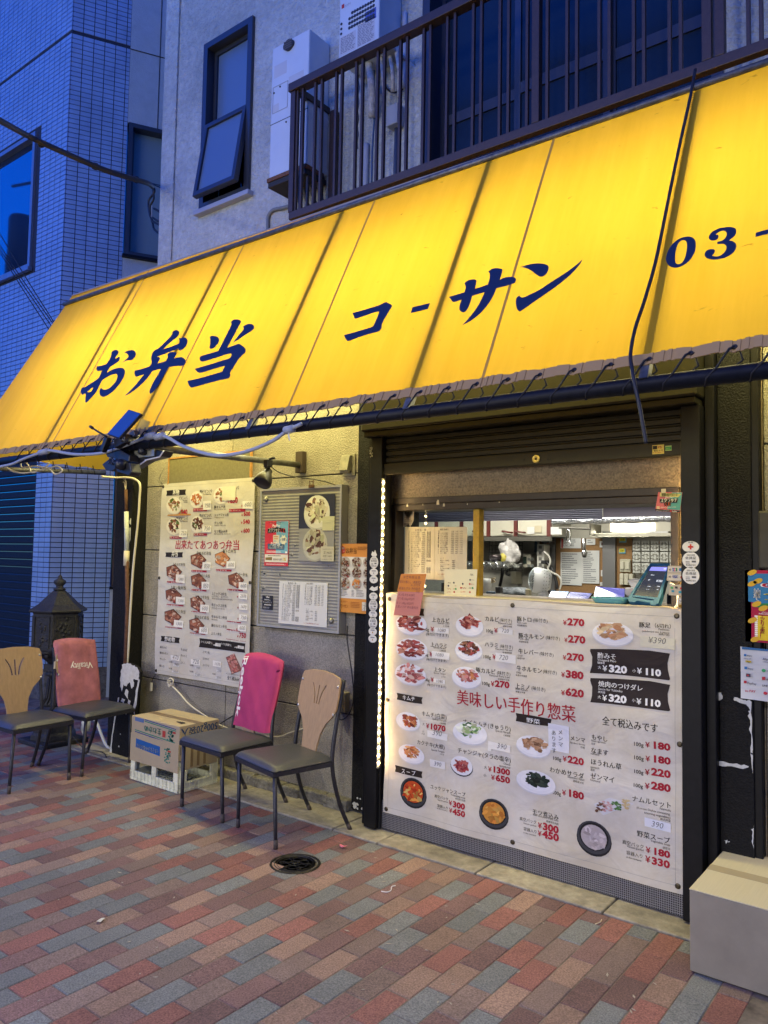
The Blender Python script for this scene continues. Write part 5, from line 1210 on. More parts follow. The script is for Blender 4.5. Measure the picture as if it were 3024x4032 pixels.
head_label(A, [(1253, 1085), (1420, 1108), (1597, 1140), (1590, 1170), (1565, 1206), (1400, 1188), (1253, 1160), (1262, 1120)], '野菜', (1357, 1168), (1488, 1185))
head_label(A, [(127, 1570), (260, 1600), (390, 1630), (382, 1660), (387, 1692), (260, 1665), (127, 1632), (134, 1600)], 'スープ', (190, 1640), (325, 1662))
B = Sheet(YB, (2050, 2350, .42194), bw); t_ = B.text
for a, b, c, d in (((400, 262), (440, 265), (600, 270), '270'), ((412, 420), (447, 424), (610, 432), '270'), ((398, 585), (435, 590), (595, 597), '270'), ((385, 745), (425, 752), (593, 764), '380'), ((387, 912), (427, 920), (597, 932), '620')):
    t_('¥', a, (b[0]-5, b[1]), RED, bold=.03); t_(d, b, c, RED, bold=.045)
B.dish((860, 345), 195, 110, [(.50, .30, .16), (.58, .42, .25), (.40, .20, .10), (.66, .52, .32)], seed=12, n=46, meat=.62, off=(0, .12))
t_('豚足', (1103, 282), (1210, 286)); t_('（6切れ）', (1218, 286), (1400, 292), bold=.01); t_('Pettitoes', (1283, 312), (1385, 318), bold=0); t_('(subdivided into 6 pieces)', (1130, 330), (1385, 342), bold=0); t_('猪蹄(六段)', (1285, 358), (1385, 364), bold=0)
B.slip((1115, 362), (1440, 492), '¥390', (1185, 432), (1350, 438), tint=(.62, .60, .46))
for q, ja, en, zh, y1, pz in (([(655, 485), (900, 487), (1200, 502), (1392, 530), (1368, 620), (1372, 690), (1393, 770), (1380, 780), (1100, 748), (850, 722), (648, 710), (668, 640), (672, 560), (652, 505)], ('酢みそ', (720, 572), (888, 578)), ('Vinegard Miso', (720, 600), (890, 608)), ('醋味噌', (720, 622), (785, 627)), 0, 0),
                            ([(655, 757), (900, 765), (1200, 787), (1393, 822), (1370, 905), (1374, 980), (1397, 1060), (1380, 1068), (1100, 1030), (850, 1000), (655, 982), (670, 920), (672, 840), (652, 780)], ('焼肉のつけダレ', (727, 845), (1135, 865)), ('Sauce for Yakiniku', (727, 870), (947, 888)), ('烤肉酱', (727, 895), (792, 901)), 275, 8)):
    B.poly(q, (.026, .018, .017), 1, 'price_panel')
    t_(*ja, WHITE, bold=.02, layer=2); t_(*en, WHITE, bold=0, layer=2); t_(*zh, WHITE, bold=0, layer=2)
    t_('大', (722, 670+y1), (753, 672+y1), WHITE, bold=.0, layer=2); t_('¥', (767, 692+y1), (808, 696+y1), WHITE, bold=.03, layer=2); t_('320', (822, 702+y1), (990, 712+y1), WHITE, bold=.045, layer=2)
    t_('小', (1038, 698+y1+4), (1072, 702+y1+4), WHITE, bold=.0, layer=2); t_('¥', (1083, 718+y1+pz), (1127, 723+y1+pz), WHITE, bold=.03, layer=2); t_('110', (1148, 728+y1+pz), (1308, 740+y1+pz), WHITE, bold=.045, layer=2)
t_('全て税込みです', (763, 1198), (1282, 1252), BLACK, h=72, bold=.015)
B.slip((262, 1175), (455, 1460), None, tint=(.70, .71, .74)); B.vtext('メンマ', (352, 1230), (352, 1400), layer=4, bucket='handwriting'); B.vtext('あります', (290, 1235), (290, 1455), layer=4, bucket='handwriting')
t_('メンマ', (460, 1342), (602, 1353)); t_('Bamboo Shoots', (462, 1368), (600, 1388), bold=0); t_('竹筍', (558, 1412), (600, 1418), bold=0)
t_('100g', (295, 1520), (378, 1533)); t_('¥', (393, 1535), (430, 1540), RED, bold=.03); t_('220', (438, 1547), (593, 1568), RED, bold=.045)
t_('もやし', (660, 1332), (812, 1343)); t_('Bean sprouts', (660, 1350), (795, 1368), bold=0); t_('豆芽', (658, 1376), (697, 1382), bold=0); t_('なます', (655, 1460), (820, 1471)); t_('namasu', (655, 1470), (735, 1480), bold=0); t_('ほうれん草', (655, 1573), (945, 1592)); t_('spinach', (655, 1595), (738, 1605), bold=0); t_('菠菜', (655, 1618), (697, 1624), bold=0)
t_('100g', (1052, 1388), (1150, 1398)); t_('¥', (1167, 1402), (1207, 1407), RED, bold=.03); t_('180', (1225, 1414), (1397, 1434), RED, bold=.045)
t_('100g', (1052, 1515), (1150, 1526)); t_('¥', (1167, 1533), (1207, 1538), RED, bold=.03); t_('180', (1225, 1545), (1397, 1564), RED, bold=.045)
C = Sheet(YB, (1500, 2900, .75347), bw); t_ = C.text
t_('100g', (1320, 190), (1372, 197)); t_('¥', (1380, 200), (1404, 203), RED, bold=.03); t_('220', (1412, 204), (1512, 216), RED, bold=.045)
t_('100g', (1318, 262), (1370, 268)); t_('¥', (1380, 272), (1404, 275), RED, bold=.03); t_('280', (1412, 277), (1513, 288), RED, bold=.045)
t_('小', (537, 208), (552, 210), bold=0); t_('¥', (577, 226), (596, 229), RED, bold=.03); t_('650', (600, 232), (675, 244), RED, bold=.045)
C.dish((808, 238), 106, 62, [(.02, .035, .025), (.035, .05, .035), (.015, .02, .015)], seed=14, n=50, meat=.55, off=(0, .12))
t_('わかめサラダ', (880, 190), (1063, 214), bold=.01); t_('Seaweed Salad', (975, 217), (1065, 228), bold=0); t_('裙帯菜沙拉', (1005, 238), (1063, 244), bold=0); t_('100g', (893, 302), (940, 308)); t_('¥', (947, 306), (968, 309), RED, bold=.03); t_('180', (975, 313), (1065, 325), RED, bold=.045)
t_('ゼンマイ', (1097, 220), (1223, 233)); t_('Osmund', (1097, 231), (1150, 237), bold=0)
C.dish((170, 290), 70, 76, [(.50, .07, .015), (.55, .25, .05), (.40, .04, .01), (.62, .42, .12)], kind='pot', seed=15, n=46)
t_('ユッケジャンスープ', (257, 270), (443, 313), bold=.005); t_('Yukgaejang soup', (365, 310), (443, 322), bold=0); t_('韩式辣牛肉汤', (390, 330), (443, 337), bold=0)
t_('真空パック', (280, 318), (352, 332), bold=0); t_('Vacuum packed', (297, 335), (352, 344), bold=0); t_('¥', (357, 357), (374, 360), RED, bold=.03); t_('300', (377, 368), (443, 378), RED, bold=.045); t_('容器入り', (295, 368), (352, 379), bold=0); t_('¥', (360, 395), (376, 398), RED, bold=.03); t_('450', (379, 406), (445, 417), RED, bold=.045); t_('in the container', (295, 378), (352, 390), bold=0)
C.dish((590, 400), 76, 76, [(.55, .24, .04), (.60, .33, .07), (.50, .18, .03)], kind='pot', seed=16, n=40)
t_('モツ煮込み', (785, 410), (927, 432), bold=.008); t_('Beef and pork tripe stew', (790, 415), (927, 446), bold=0); t_('煮猪或牛肉脏', (860, 450), (927, 462), bold=0)
t_('真空パック', (720, 441), (808, 455), bold=0); t_('Vacuum packed', (740, 460), (808, 472), bold=0); t_('¥', (817, 480), (838, 484), RED, bold=.03); t_('300', (842, 492), (928, 502), RED, bold=.045); t_('容器入り', (742, 493), (810, 505), bold=0); t_('¥', (818, 520), (838, 524), RED, bold=.03); t_('450', (842, 532), (930, 543), RED, bold=.045); t_('in the container', (742, 508), (810, 522), bold=0)
C.dish((1113, 527), 93, 88, [(.42, .37, .36), (.48, .43, .42), (.36, .31, .30)], kind='pot', seed=17, n=34)
C.poly([(1115, 350), (1200, 317), (1328, 350), (1165, 410)], (.62, .62, .62), 1, 'dish_picture#x')
for i, (x, pl) in enumerate(((1150, [(.13, .06, .04), (.2, .1, .06)]), (1187, [(.62, .40, .36), (.55, .30, .28)]), (1232, [(.06, .15, .04), (.1, .22, .06)]), (1280, [(.62, .50, .26), (.55, .42, .2)]))):
    rnd = random.Random(i)
    for q in range(16):
        cx_, cy_ = x+rnd.uniform(-22, 22), 360+rnd.uniform(-26, 24)-(i-1.5)*4; C.poly([(cx_-9, cy_-2), (cx_, cy_-6), (cx_+10, cy_+1), (cx_+2, cy_+6)], rnd.choice(pl), 2+q*.03, 'dish_picture#x')
t_('ナムルセット', (1313, 338), (1515, 370), bold=.01); t_('Namulu', (1457, 384), (1515, 390), bold=0); t_('(Korean Dishes consisting', (1337, 378), (1510, 408), bold=0); t_('seasning vegetables)', (1377, 404), (1513, 427), bold=0); t_('韩式拌菜', (1460, 437), (1515, 444), bold=0)
C.slip((1380, 420), (1517, 497), '390', (1413, 468), (1475, 478), tint=(.68, .70, .74))
t_('野菜スープ', (1337, 524), (1512, 552), bold=.01); t_('Vegetable soup', (1410, 552), (1512, 568), bold=0); t_('蔬菜汤', (1473, 585), (1512, 592), bold=0)
t_('真空パック', (1260, 563), (1373, 581), bold=0); t_('Vacuum packed', (1285, 580), (1373, 596), bold=0); t_('¥', (1385, 606), (1410, 611), RED, bold=.03); t_('180', (1420, 617), (1513, 631), RED, bold=.045); t_('容器入り', (1282, 616), (1367, 632), bold=0); t_('¥', (1383, 655), (1410, 660), RED, bold=.03); t_('330', (1415, 668), (1512, 683), RED, bold=.045); t_('in the container', (1282, 636), (1365, 650), bold=0)
for s_ in (A, B, C):
    if s_ is not A:
        for b_, g_ in s_.g.items():
            G_ = A.G(b_); o_n = len(G_.v); G_.v += g_.v; G_.f += [[i+o_n for i in f] for f in g_.f]; G_.c += g_.c
A.build(ban)

# ================================================================== LEFT MENU BANNER
YM = 3.455
def mw(x, z): return .006*math.sin(x*6+z*2.3)+.003*math.sin(x*15-z*7)+.003*math.sin(z*12+1)
q = {k_: at(*rg(600, 1800, .5425)(*p), 1, YM) for k_, p in dict(tl=(75, 195), tr=(757, 145), bl=(13, 1590), br=(692, 1658)).items()}
mx0, mx1 = (q['tl'].x+q['bl'].x)/2, (q['tr'].x+q['br'].x)/2; mz1 = (q['tl'].z+q['tr'].z)/2; mz0 = (q['bl'].z+q['br'].z)/2
mb = thing('wall_menu_banner', 'cream menu banner of rice bowls and bento boxes with patched prices on the stone wall', 'banner', ((mx0+mx1)/2, YM, mz0))
vm2 = vinyl('menu_vinyl', (.56, .55, .50), (.50, .47, .38), 3.7)
G().grid(lambda u, v: (mx0+(mx1-mx0)*u, YM+mw(mx0+(mx1-mx0)*u, mz0+(mz1-mz0)*v), mz0+(mz1-mz0)*v), 36, 46).build('banner_sheet', vm2, mb, smooth=True)
g = G()
for zz in (mz1-.025, mz0+.025): g.grid(lambda u, v: (mx0+.01+(mx1-mx0-.02)*u, YM+mw(mx0+.01+(mx1-mx0-.02)*u, zz)-.0007, zz+.0012*v), 40, 1)
g.build('hem_stitching', mat('stitch', (.30, .29, .26), .8), mb)
for x, z in ((mx0+.015, mz1-.02), (mx0+.012, (mz0+mz1)/2), (mx0+.015, mz0+.02), (mx1-.015, mz1-.02), (mx1-.012, (mz0+mz1)/2), (mx1-.015, mz0+.02)):
    G().lathe([(.005, 0), (.012, 0), (.011, .003), (.005, .003)], (x, YM+mw(x, z)-.0005, z), 14, M=Matrix.Rotation(R_(90), 3, 'X')).build('grommet', mat('dark_brass', (.09, .075, .05), .4, metal=.8), mb, smooth=True)
M_ = Sheet(YM, (600, 1800, .5425), mw); t_ = M_.text
def lab(q_, txt, a, b, h=34): M_.poly(q_, (.022, .018, .015), 1); t_(txt, a, b, WHITE, h=h, layer=2, bold=.02)
lab([(103, 243), (175, 237), (243, 234), (238, 254), (241, 273), (170, 277), (101, 281), (106, 262)], '丼物', (148, 272), (195, 270)); lab([(93, 692), (155, 690), (220, 690), (216, 708), (220, 727), (155, 727), (93, 724), (97, 708)], '弁当', (135, 720), (182, 720)); lab([(72, 1296), (135, 1302), (200, 1312), (194, 1330), (198, 1351), (135, 1345), (70, 1333), (76, 1314)], '炒め物', (97, 1335), (165, 1340))
BOWL = [(.40, .25, .12), (.30, .12, .06), (.10, .17, .04), (.62, .52, .38), (.22, .10, .05)]
for i, (c, mt_) in enumerate((((155, 350), BOWL), ((325, 308), [(.48, .20, .06), (.38, .14, .05), (.3, .1, .04)]), ((505, 278), BOWL), ((150, 502), DARKM+[(.08, .14, .04)]), ((326, 487), DARKM+[(.08, .14, .04)]))):
    M_.dish(c, 54, 62, mt_, plate=(.66, .64, .58), kind='bowl' if 0 else 'plate', seed=30+i, n=34, meat=.68)
def slip(a, b, t, **k_): M_.slip(a, b, t, (a[0]+(b[0]-a[0])*.18, a[1]+(b[1]-a[1])*.74), (a[0]+(b[0]-a[0])*.85, a[1]+(b[1]-a[1])*.74), **k_)
def strip(a, b): M_.rect(a, b, (.30, .02, .04), 1.5, 'red_strip'); t_('肉2倍', (a[0]+4, b[1]-4), (a[0]+(b[0]-a[0])*.35, b[1]-4), WHITE, layer=2, bold=0, h=11); t_('Double Meat', (a[0]+(b[0]-a[0])*.4, b[1]-6), (a[0]+(b[0]-a[0])*.75, b[1]-6), WHITE, layer=2, bold=0, h=8)
def pr(a, b, t): t_('¥', a, (a[0]+12, a[1]), RED, bold=.02, h=18); t_(t, (a[0]+16, a[1]), b, RED, bold=.035)
t_('ビビンバ', (190, 307), (253, 303)); t_('Bibimbap', (218, 318), (253, 317), bold=0); t_('韩式拌饭', (225, 331), (252, 330), bold=0); pr((186, 416), (250, 415), '540')
t_('豚ビビンバ', (350, 263), (440, 257)); t_('Pork Bibimbap', (378, 276), (438, 273), bold=0); slip((378, 320), (435, 382), '750'); t_('¥', (361, 364), (373, 364), RED, bold=.02, h=18); strip((299, 373), (403, 392))
pr((553, 335), (626, 330), '650'); M_.slip((515, 215), (609, 312), None, tint=(.64, .61, .47)); t_('バ', (612, 235), (632, 234))
t_('豚キムチ丼', (453, 373), (534, 368)); t_('Pork Kimchi on rice', (453, 386), (538, 382), bold=0); slip((663, 320), (730, 372), '600'); t_('¥', (650, 362), (662, 362), RED, bold=.02, h=18); strip((563, 377), (680, 396))
for a, b, n2, en, y in (((450, 431), (558, 425), 'ユッケジャン丼', 'Yukgaejang on rice', 424), ((450, 488), (512, 485), 'クッパ丼', 'Vegetable soup on rice', 484), ((447, 550), (550, 547), 'モツ煮込み丼', 'Beef and pork tripe stew on rice', 548)):
    t_(n2, a, b); t_(en, (a[0], a[1]+12), (a[0]+len(en)*3.9, a[1]+10), bold=0)
pr((650, 428), (711, 424), '600'); pr((645, 484), (706, 482), '540'); pr((645, 548), (704, 546), '600')
t_('牛ビビンバ', (165, 457), (253, 456)); t_('Beef Bibimbap', (193, 470), (252, 469), bold=0); slip((190, 525), (250, 580), '750'); strip((120, 575), (205, 592)); t_('鳥ビビンバ', (343, 436), (431, 431)); t_('Chicken Bibimbap', (365, 450), (430, 447), bold=0); slip((365, 498), (428, 545), '750'); strip((298, 553), (395, 570))
t_('出来たてあつあつ弁当', (157, 662), (633, 668), RED, h=58, bold=.018)
BEN = [((330, 750), '牛カルビ弁当', (320, 710), (427, 706), (365, 762), (428, 822), '850', (283, 818)), ((512, 740), '豚トロ弁当', (520, 696), (613, 692), (550, 755), (610, 808), '600', (470, 812)),
       ((155, 835), '上カルビ弁当', (148, 787), (238, 789), (175, 850), (235, 912), '1300', (108, 898)), ((330, 900), '上ハラミ弁当', (315, 872), (421, 870), (357, 905), (418, 963), '850', (279, 957)), ((610, 895), 'レバー弁当', (607, 864), (697, 862), (635, 905), (697, 962), '600', (550, 955)),
       ((150, 1005), '上タン塩弁当', (133, 957), (238, 959), (172, 1012), (230, 1068), '1300', (107, 1065)), ((320, 1063), 'プルコギ弁当', (305, 1028), (412, 1028), (345, 1070), (410, 1128), '600', (276, 1115)),
       ((145, 1160), '上ハラミ弁当', (133, 1130), (233, 1131), (160, 1180), (222, 1235), '1300', (100, 1228)), ((315, 1222), '豚カルビ弁当', (302, 1174), (408, 1173), (343, 1232), (403, 1283), '600', (272, 1272))]
for i, (c, n2, a, b, s0, s1, p_, st) in enumerate(BEN):
    M_.dish(c, 66, 62, [(.22, .08, .045), (.30, .12, .07), (.36, .17, .11), (.13, .05, .035), (.48, .36, .28)] if i != 1 else [(.48, .20, .07), (.38, .15, .06), (.5, .4, .3)], kind='box', seed=50+i, n=40)
    t_(n2, a, b, layer=3); slip(s0, s1, p_); strip(st, (st[0]+112, st[1]+19)); t_('¥', (s0[0]-20, s1[1]-12), (s0[0]-6, s1[1]-12), RED, bold=.02, h=18, layer=3)
for n2, a, b, s0, s1, p_ in (('上ミックス弁当', (432, 1000), (538, 1000), (632, 985), (697, 1030), '2370'), ('牛ミックス弁当', (428, 1084), (535, 1086), (635, 1062), (698, 1110), '1470'), ('牛ホルモン弁当', (425, 1170), (538, 1172), (637, 1140), (695, 1190), '750'), ('豚ホルモン弁当', (425, 1234), (538, 1237), (630, 1215), (690, 1265), '600')):
    t_(n2, a, b); slip(s0, s1, p_); t_('¥', (s0[0]-17, s1[1]-10), (s0[0]-5, s1[1]-10), RED, bold=.02, h=16)
t_('(上カルビ・上ハラミ)', (432, 1018), (550, 1019), bold=0); t_('(カルビ＋ハラミ)', (428, 1104), (522, 1106), bold=0); t_('Mixed Special Calvi and Harami Bento', (432, 1035), (585, 1036), bold=0); t_('Offal Bento', (425, 1184), (470, 1185), bold=0)
strip((540, 1187), (650, 1206)); strip((540, 1246), (645, 1266)); t_('上ミノ弁当', (423, 1290), (498, 1293)); pr((622, 1308), (688, 1311), '750'); strip((537, 1317), (686, 1338)); t_('¥1270', (640, 1335), (683, 1336), WHITE, layer=2, h=12)
M_.poly([(342, 1313), (450, 1326), (560, 1335), (684, 1352), (678, 1385), (681, 1419), (560, 1404), (450, 1392), (338, 1378), (346, 1345)], (.022, .018, .015), 1, 'price_panel')
t_('ライス(大盛り)', (352, 1347), (433, 1355), WHITE, layer=2); t_('ライス(特盛り)', (497, 1362), (580, 1371), WHITE, layer=2); slip((458, 1348), (497, 1376), '100'); slip((632, 1365), (674, 1391), '200')
t_('+¥', (437, 1370), (458, 1371), WHITE, layer=2, h=16); t_('+¥', (603, 1385), (630, 1388), WHITE, layer=2, h=16)
for n2, a, b in (('豚カルビ', (65, 1385), (110, 1389)), ('豚ホルモン', (62, 1426), (118, 1431)), ('牛レバー', (60, 1471), (103, 1475)), ('豚トロ', (55, 1521), (88, 1523)), ('牛カルビ', (208, 1403), (256, 1408)), ('牛ハラミ', (207, 1446), (251, 1451)), ('上ミノ', (205, 1496), (238, 1500)), ('上タン塩', (362, 1421), (411, 1426)), ('上カルビ', (360, 1469), (408, 1473)), ('上ハラミ', (358, 1516), (405, 1521)), ('2人前', (122, 1490), (147, 1492)), ('3人前', (120, 1538), (145, 1540)), ('2人前', (272, 1515), (297, 1518)), ('3人前', (270, 1560), (295, 1563)), ('3人前', (428, 1578), (452, 1581))):
    t_(n2, a, b, bold=.005)
slip((138, 1435), (202, 1480), '470'); slip((283, 1465), (345, 1512), '720'); slip((437, 1475), (499, 1526), '1170')
for a, b, p_ in (((155, 1500), (200, 1522), '940'), ((145, 1550), (195, 1570), '1410'), ((308, 1522), (350, 1542), '1440'), ((300, 1570), (345, 1592), '2160'), ((462, 1542), (508, 1565), '2340'), ((455, 1592), (502, 1615), '3510')): slip(a, b, p_, tint=(.60, .60, .58))
M_.poly([(537, 1452), (605, 1425), (655, 1548), (578, 1575)], (.24, .10, .08), 1, 'dish_picture#x'); rr = random.Random(9)
for i in range(60):
    u, v = rr.random(), rr.random(); x = 545+(600-545)*u+(578-537)*v; y = 1455-24*u+115*v
    M_.poly([(x-9, y-3), (x, y-9), (x+10, y), (x+1, y+9)], rr.choice(PINK[:3]+[(.42, .2, .16)]), 2+i*.01, 'dish_picture#x')
t_('※上タン塩弁当のイメージです', (538, 1578), (655, 1590), bold=0); t_('全て税込みです', (543, 1615), (665, 1630), h=26, bold=.012)
M_.build(mb)
# strings holding it
g = G(); p = at(*rg(300, 1600, 500/1659)(1130, 1020), 1, YM-.01)
for dx, dz in ((.01, .12), (-.03, .08), (-.06, .035), (-.045, .06)): g.tube([p, p+Vector((-.02+dx*.3, -.01, dz*.5)), p+Vector((dx, .0, dz))], .0018, n=4)
tag(g.build('tie_wire', bcab), 'twisted black tie wires at the top left corner of the cream menu banner', 'wire')

# ================================================================== NOTICE BOARD AND ITS POSTERS
YN = 3.425
cor = [at(*rg(600, 1800, .5425)(*p), 1, YN) for p in ((795, 240), (1377, 205), (1352, 1277), (768, 1213))]
nx0, nx1 = (cor[0].x+cor[3].x)/2, (cor[1].x+cor[2].x)/2; nz1 = (cor[0].z+cor[1].z)/2; nz0 = (cor[2].z+cor[3].z)/2
nbd = thing('notice_board', 'grey corrugated plastic notice board in a pale metal frame on the stone wall', 'board', ((nx0+nx1)/2, YN, nz0))
corr = mat('corrugated_plastic', (.235, .235, .215), .45, var=.15, scale=8)
g = G(); N_ = 90
g.grid(lambda u, v: (nx0+(nx1-nx0)*u, YN+.001*math.sin(v*N_*math.pi*1.0), nz0+(nz1-nz0)*v), 1, 2*N_)
g.build('board_sheet', corr, nbd)
frame(G(), nx0-.006, nx1+.006, nz0-.006, nz1+.006, YN-.008, W-.003, .014).build('board_frame', mat('frame_aluminium', (.42, .42, .40), .4, metal=.5), nbd)
for x, z in ((nx0+.045, nz1-.06), (nx1-.06, nz0+.065)): G().lathe([(0, .01), (.016, .008), (.018, 0)], (x, YN-.001, z), 14, M=Matrix.Rotation(R_(90), 3, 'X')).build('stand_off', mat('bolt_grey', (.2, .2, .19), .4, metal=.6), nbd, smooth=True)
s = Sheet(YN-.0012, (600, 1800, .5425)); rr = random.Random(2)
for cx_, cy_ in ((805, 835), (815, 850), (808, 940), (800, 960), (1010, 700), (1030, 640), (1280, 780), (920, 850), (905, 1060)):
    for i in range(3): x = cx_+rr.uniform(-10, 10); y = cy_+rr.uniform(-12, 12); s.poly([(x-6, y+3), (x, y-7), (x+7, y-2), (x+2, y+8)], rr.choice([(.10, .12, .16), (.4, .4, .38), (.30, .30, .28)]), 1, 'tape_remains')
s.build(nbd)
def poster(nm, label, Y, reg, a, b, base, cat='poster', thick=.0012, rough=.45, group=None):
    s = Sheet(Y, reg, d=.0007); x0, z1 = s.P(*a); x1, z0 = s.P(*b)
    t = tag(boxo(nm, mat('sheet_%02d%02d%02d' % tuple(int(q*99) for q in base), base, rough), (x0, x1, Y, Y+thick, z0, z1), None), label, cat, group)
    s.b = (x0, x1, z0, z1); return t, s
RM = (600, 1800, .5425)
def bowlpic(s, c, r, seed, dull=1):
    pal = [(.50*dull, .46*dull, .30*dull), (.42*dull, .40*dull, .28*dull), (.16, .09, .06), (.55*dull, .50*dull, .36*dull), (.10, .05, .04), (.45, .46, .28)]
    s.dish(c, r, r*1.28, pal, plate=(.60*dull, .60*dull, .50*dull), seed=seed, n=70, meat=.72)
t, s = poster('soup_photo', 'photo of a noodle soup bowl on a dark navy ground pinned on the notice board', YN-.006, RM, (1067, 278), (1322, 516), (.018, .02, .035), 'poster')
bowlpic(s, (1194, 396), 96, 71); s.slip((1237, 430), (1322, 532), None, tint=(.50, .50, .32)); s.build(t)
t, s = poster('soup_photo', 'faded photo of a soup bowl in a plastic sleeve below the navy one', YN-.006, RM, (1066, 518), (1316, 757), (.26, .26, .24), 'poster')
bowlpic(s, (1180, 630), 92, 72, .72); s.build(t)
t, s = poster('handwritten_note', 'small cream handwritten note taped over the corner of the faded soup photo', YN-.012, RM, (1223, 648), (1316, 757), (.52, .50, .36), 'note')
s.text('コムタンスープ', (1232, 672), (1308, 676), INK, bold=-.01, slant=.15); s.text('並 ¥600', (1240, 700), (1300, 703), INK, bold=-.01, slant=.15); s.text('特盛り ¥800', (1236, 722), (1302, 726), INK, bold=-.01, slant=.15); s.text('ごはん入ってます', (1232, 744), (1305, 748), INK, bold=-.01, slant=.15); s.build(t)
def scratch(t, s, R, full=True):
    pass
t, s = poster('lottery_poster', 'red and blue lottery poster with white lettering on the notice board', YN-.006, RM, (820, 465), (984, 792), (.55, .03, .035))
s.rect((902, 466), (983, 700), (.16, .36, .50), 1); s.text('3/1(土)〜31(月)', (852, 484), (938, 482), WHITE, bold=.01, layer=2); s.text('PayPay', (872, 508), (928, 506), WHITE, layer=2)
s.poly([(838, 520), (905, 508), (965, 520), (968, 548), (925, 540), (838, 552)], BLACK, 1.5); s.text('スクラッチ', (842, 546), (925, 544), WHITE, h=34, bold=.04, layer=2); s.text('くじ', (926, 547), (966, 548), (.6, .05, .04), h=34, bold=.04, layer=2)
s.rect((878, 565), (922, 625), (.62, .58, .45), 2, 'panel'); s.rect((882, 575), (912, 580), (.5, .2, .05), 2.4); s.rect((882, 590), (912, 595), (.5, .2, .05), 2.4); s.rect((882, 606), (900, 611), (.1, .3, .5), 2.4)
s.wpoly([(s.P(952, 602)[0]+(.034 if i % 2 else .024)*math.cos(i*.3927), s.P(952, 602)[1]+(.036 if i % 2 else .026)*math.sin(i*.3927)) for i in range(16)], (.66, .66, .5), 2, 'star')
s.text('全額', (938, 606), (966, 607), (.1, .2, .4), layer=2.5, h=20)
s.poly([(838, 628), (960, 632), (958, 672), (840, 668)], (.04, .12, .22), 2); s.text('最高確率2倍', (846, 662), (952, 665), WHITE, layer=2.5, bold=.02); s.text('PayPay', (860, 642), (930, 643), WHITE, layer=2.5, bold=0)
s.rect((818, 704), (983, 765), (.62, .61, .54), 2, 'panel'); s.poly([(822, 728), (870, 725), (870, 748), (822, 746)], (.20, .14, .05), 2.4); s.text('基本付与率', (878, 748), (940, 750), BLACK, layer=2.5); s.text('1%', (944, 752), (970, 753), (.50, .35, .0), layer=2.5, bold=.03)
s.lines((840, 712), (960, 724), 1, BLACK, layer=2.5, seed=4); s.lines((830, 680), (965, 698), 2, WHITE, layer=2.5, seed=3); s.lines((825, 772), (970, 786), 2, WHITE, layer=1, seed=5); s.rect((966, 685), (978, 698), WHITE, 2.5); s.build(t)
t, s = poster('discount_sticker', 'small black discount sticker with white lettering low on the notice board', YN-.004, RM, (799, 1002), (873, 1110), (.012, .012, .014), 'sticker')
s.text('Uber', (825, 1020), (852, 1022), WHITE, bold=.02); s.text('¥2,500円OFF', (803, 1058), (868, 1062), WHITE, bold=.02); s.rect((812, 1068), (862, 1076), WHITE); s.lines((812, 1030), (862, 1042), 2, WHITE, seed=1); s.lines((806, 1085), (850, 1102), 2, (.4, .4, .4), seed=2); s.build(t)
def pricelist(s, R, seed, c=(.10, .10, .11)):
    """two column price sheet, R(u, v) -> pixel"""
    names = ['上カルビ弁当', '上ハラミ弁当', '上タン塩弁当', '上ミックス弁当', '牛ミックス弁当', '牛カルビ弁当', '牛ハラミ弁当', '上ミノ弁当', '豚カルビ弁当', '牛ホルモン弁当', '豚ホルモン弁当', 'レバー弁当', 'プルコギ弁当', 'ミックス弁当', 'ビビンバ', '豚キムチ丼', 'クッパ丼', 'ユッケジャン丼', 'モツ煮込み丼', '牛ビビンバ', '豚ビビンバ', '鳥ビビンバ']
    pr_ = ['1300', '1300', '1300', '2370', '1470', '850', '850', '750', '600', '750', '600', '600', '600', '950', '540', '600', '540', '600', '600', '750', '750', '750']
    T = lambda txt, u, v, u2, **k_: s.text(txt, R(u, v), R(u2, v), c, bold=.004, **k_)
    T('お弁当・丼', .16, .075, .34)
    for i, (n2, p_) in enumerate(zip(names, pr_)):
        v = .115+i*.036; T('%d' % (i+1), .055, v, .07+.012*(i > 8)); T(n2, .10, v, .10+.022*len(n2)); T(p_+'円', .27, v, .33); 
        if i not in (14, 16, 17, 18): T('肉2倍', .35, v, .42)
    T('焼肉 持帰り', .56, .06, .70); T('1人前', .74, .09, .79); T('2人前', .81, .09, .86); T('3人前', .88, .09, .93)
    for i in range(12):
        v = .125+i*.034; T('%d' % (i+1), .53, v, .55); T(names[i].replace('弁当', '焼肉')[:6], .57, v, .57+.02*min(6, len(names[i]))); T('470円', .74, v, .79); T('940円', .81, v, .86); T('1410円', .88, v, .93)
    T('スープ', .57, .60, .63)
    for i, n2 in enumerate(('野菜スープ(真空)', 'ユッケジャンスープ(容器)', 'モツ煮込み(容器)')): T(n2, .57, .64+i*.075, .72); T('300円', .76, .64+i*.075, .81); T('(容器入)', .57, .675+i*.075, .64); T('450円', .76, .675+i*.075, .81)
    s.text('レバー焼は追加料金がかかります', R(.53, .90), R(.86, .90), (.35, .05, .03), bold=0)
t, s = poster('price_sheet', 'white two column price sheet taped on the lower part of the notice board', YN-.006, RM, (922, 897), (1265, 1237), (.60, .61, .60), 'paper')
x0, x1, z0, z1 = s.b
c4_ = ((930, 888), (1270, 906), (915, 1220), (1258, 1252))
pricelist(s, lambda u, v: (c4_[0][0]+(c4_[1][0]-c4_[0][0])*u-14*v, 892+18*u+332*v+14*u*v), 1); s.build(t)
G().tube([(x0-.0, YN-.002, z1+.0), (x0+.01, YN-.004, z1+.001)], .001)
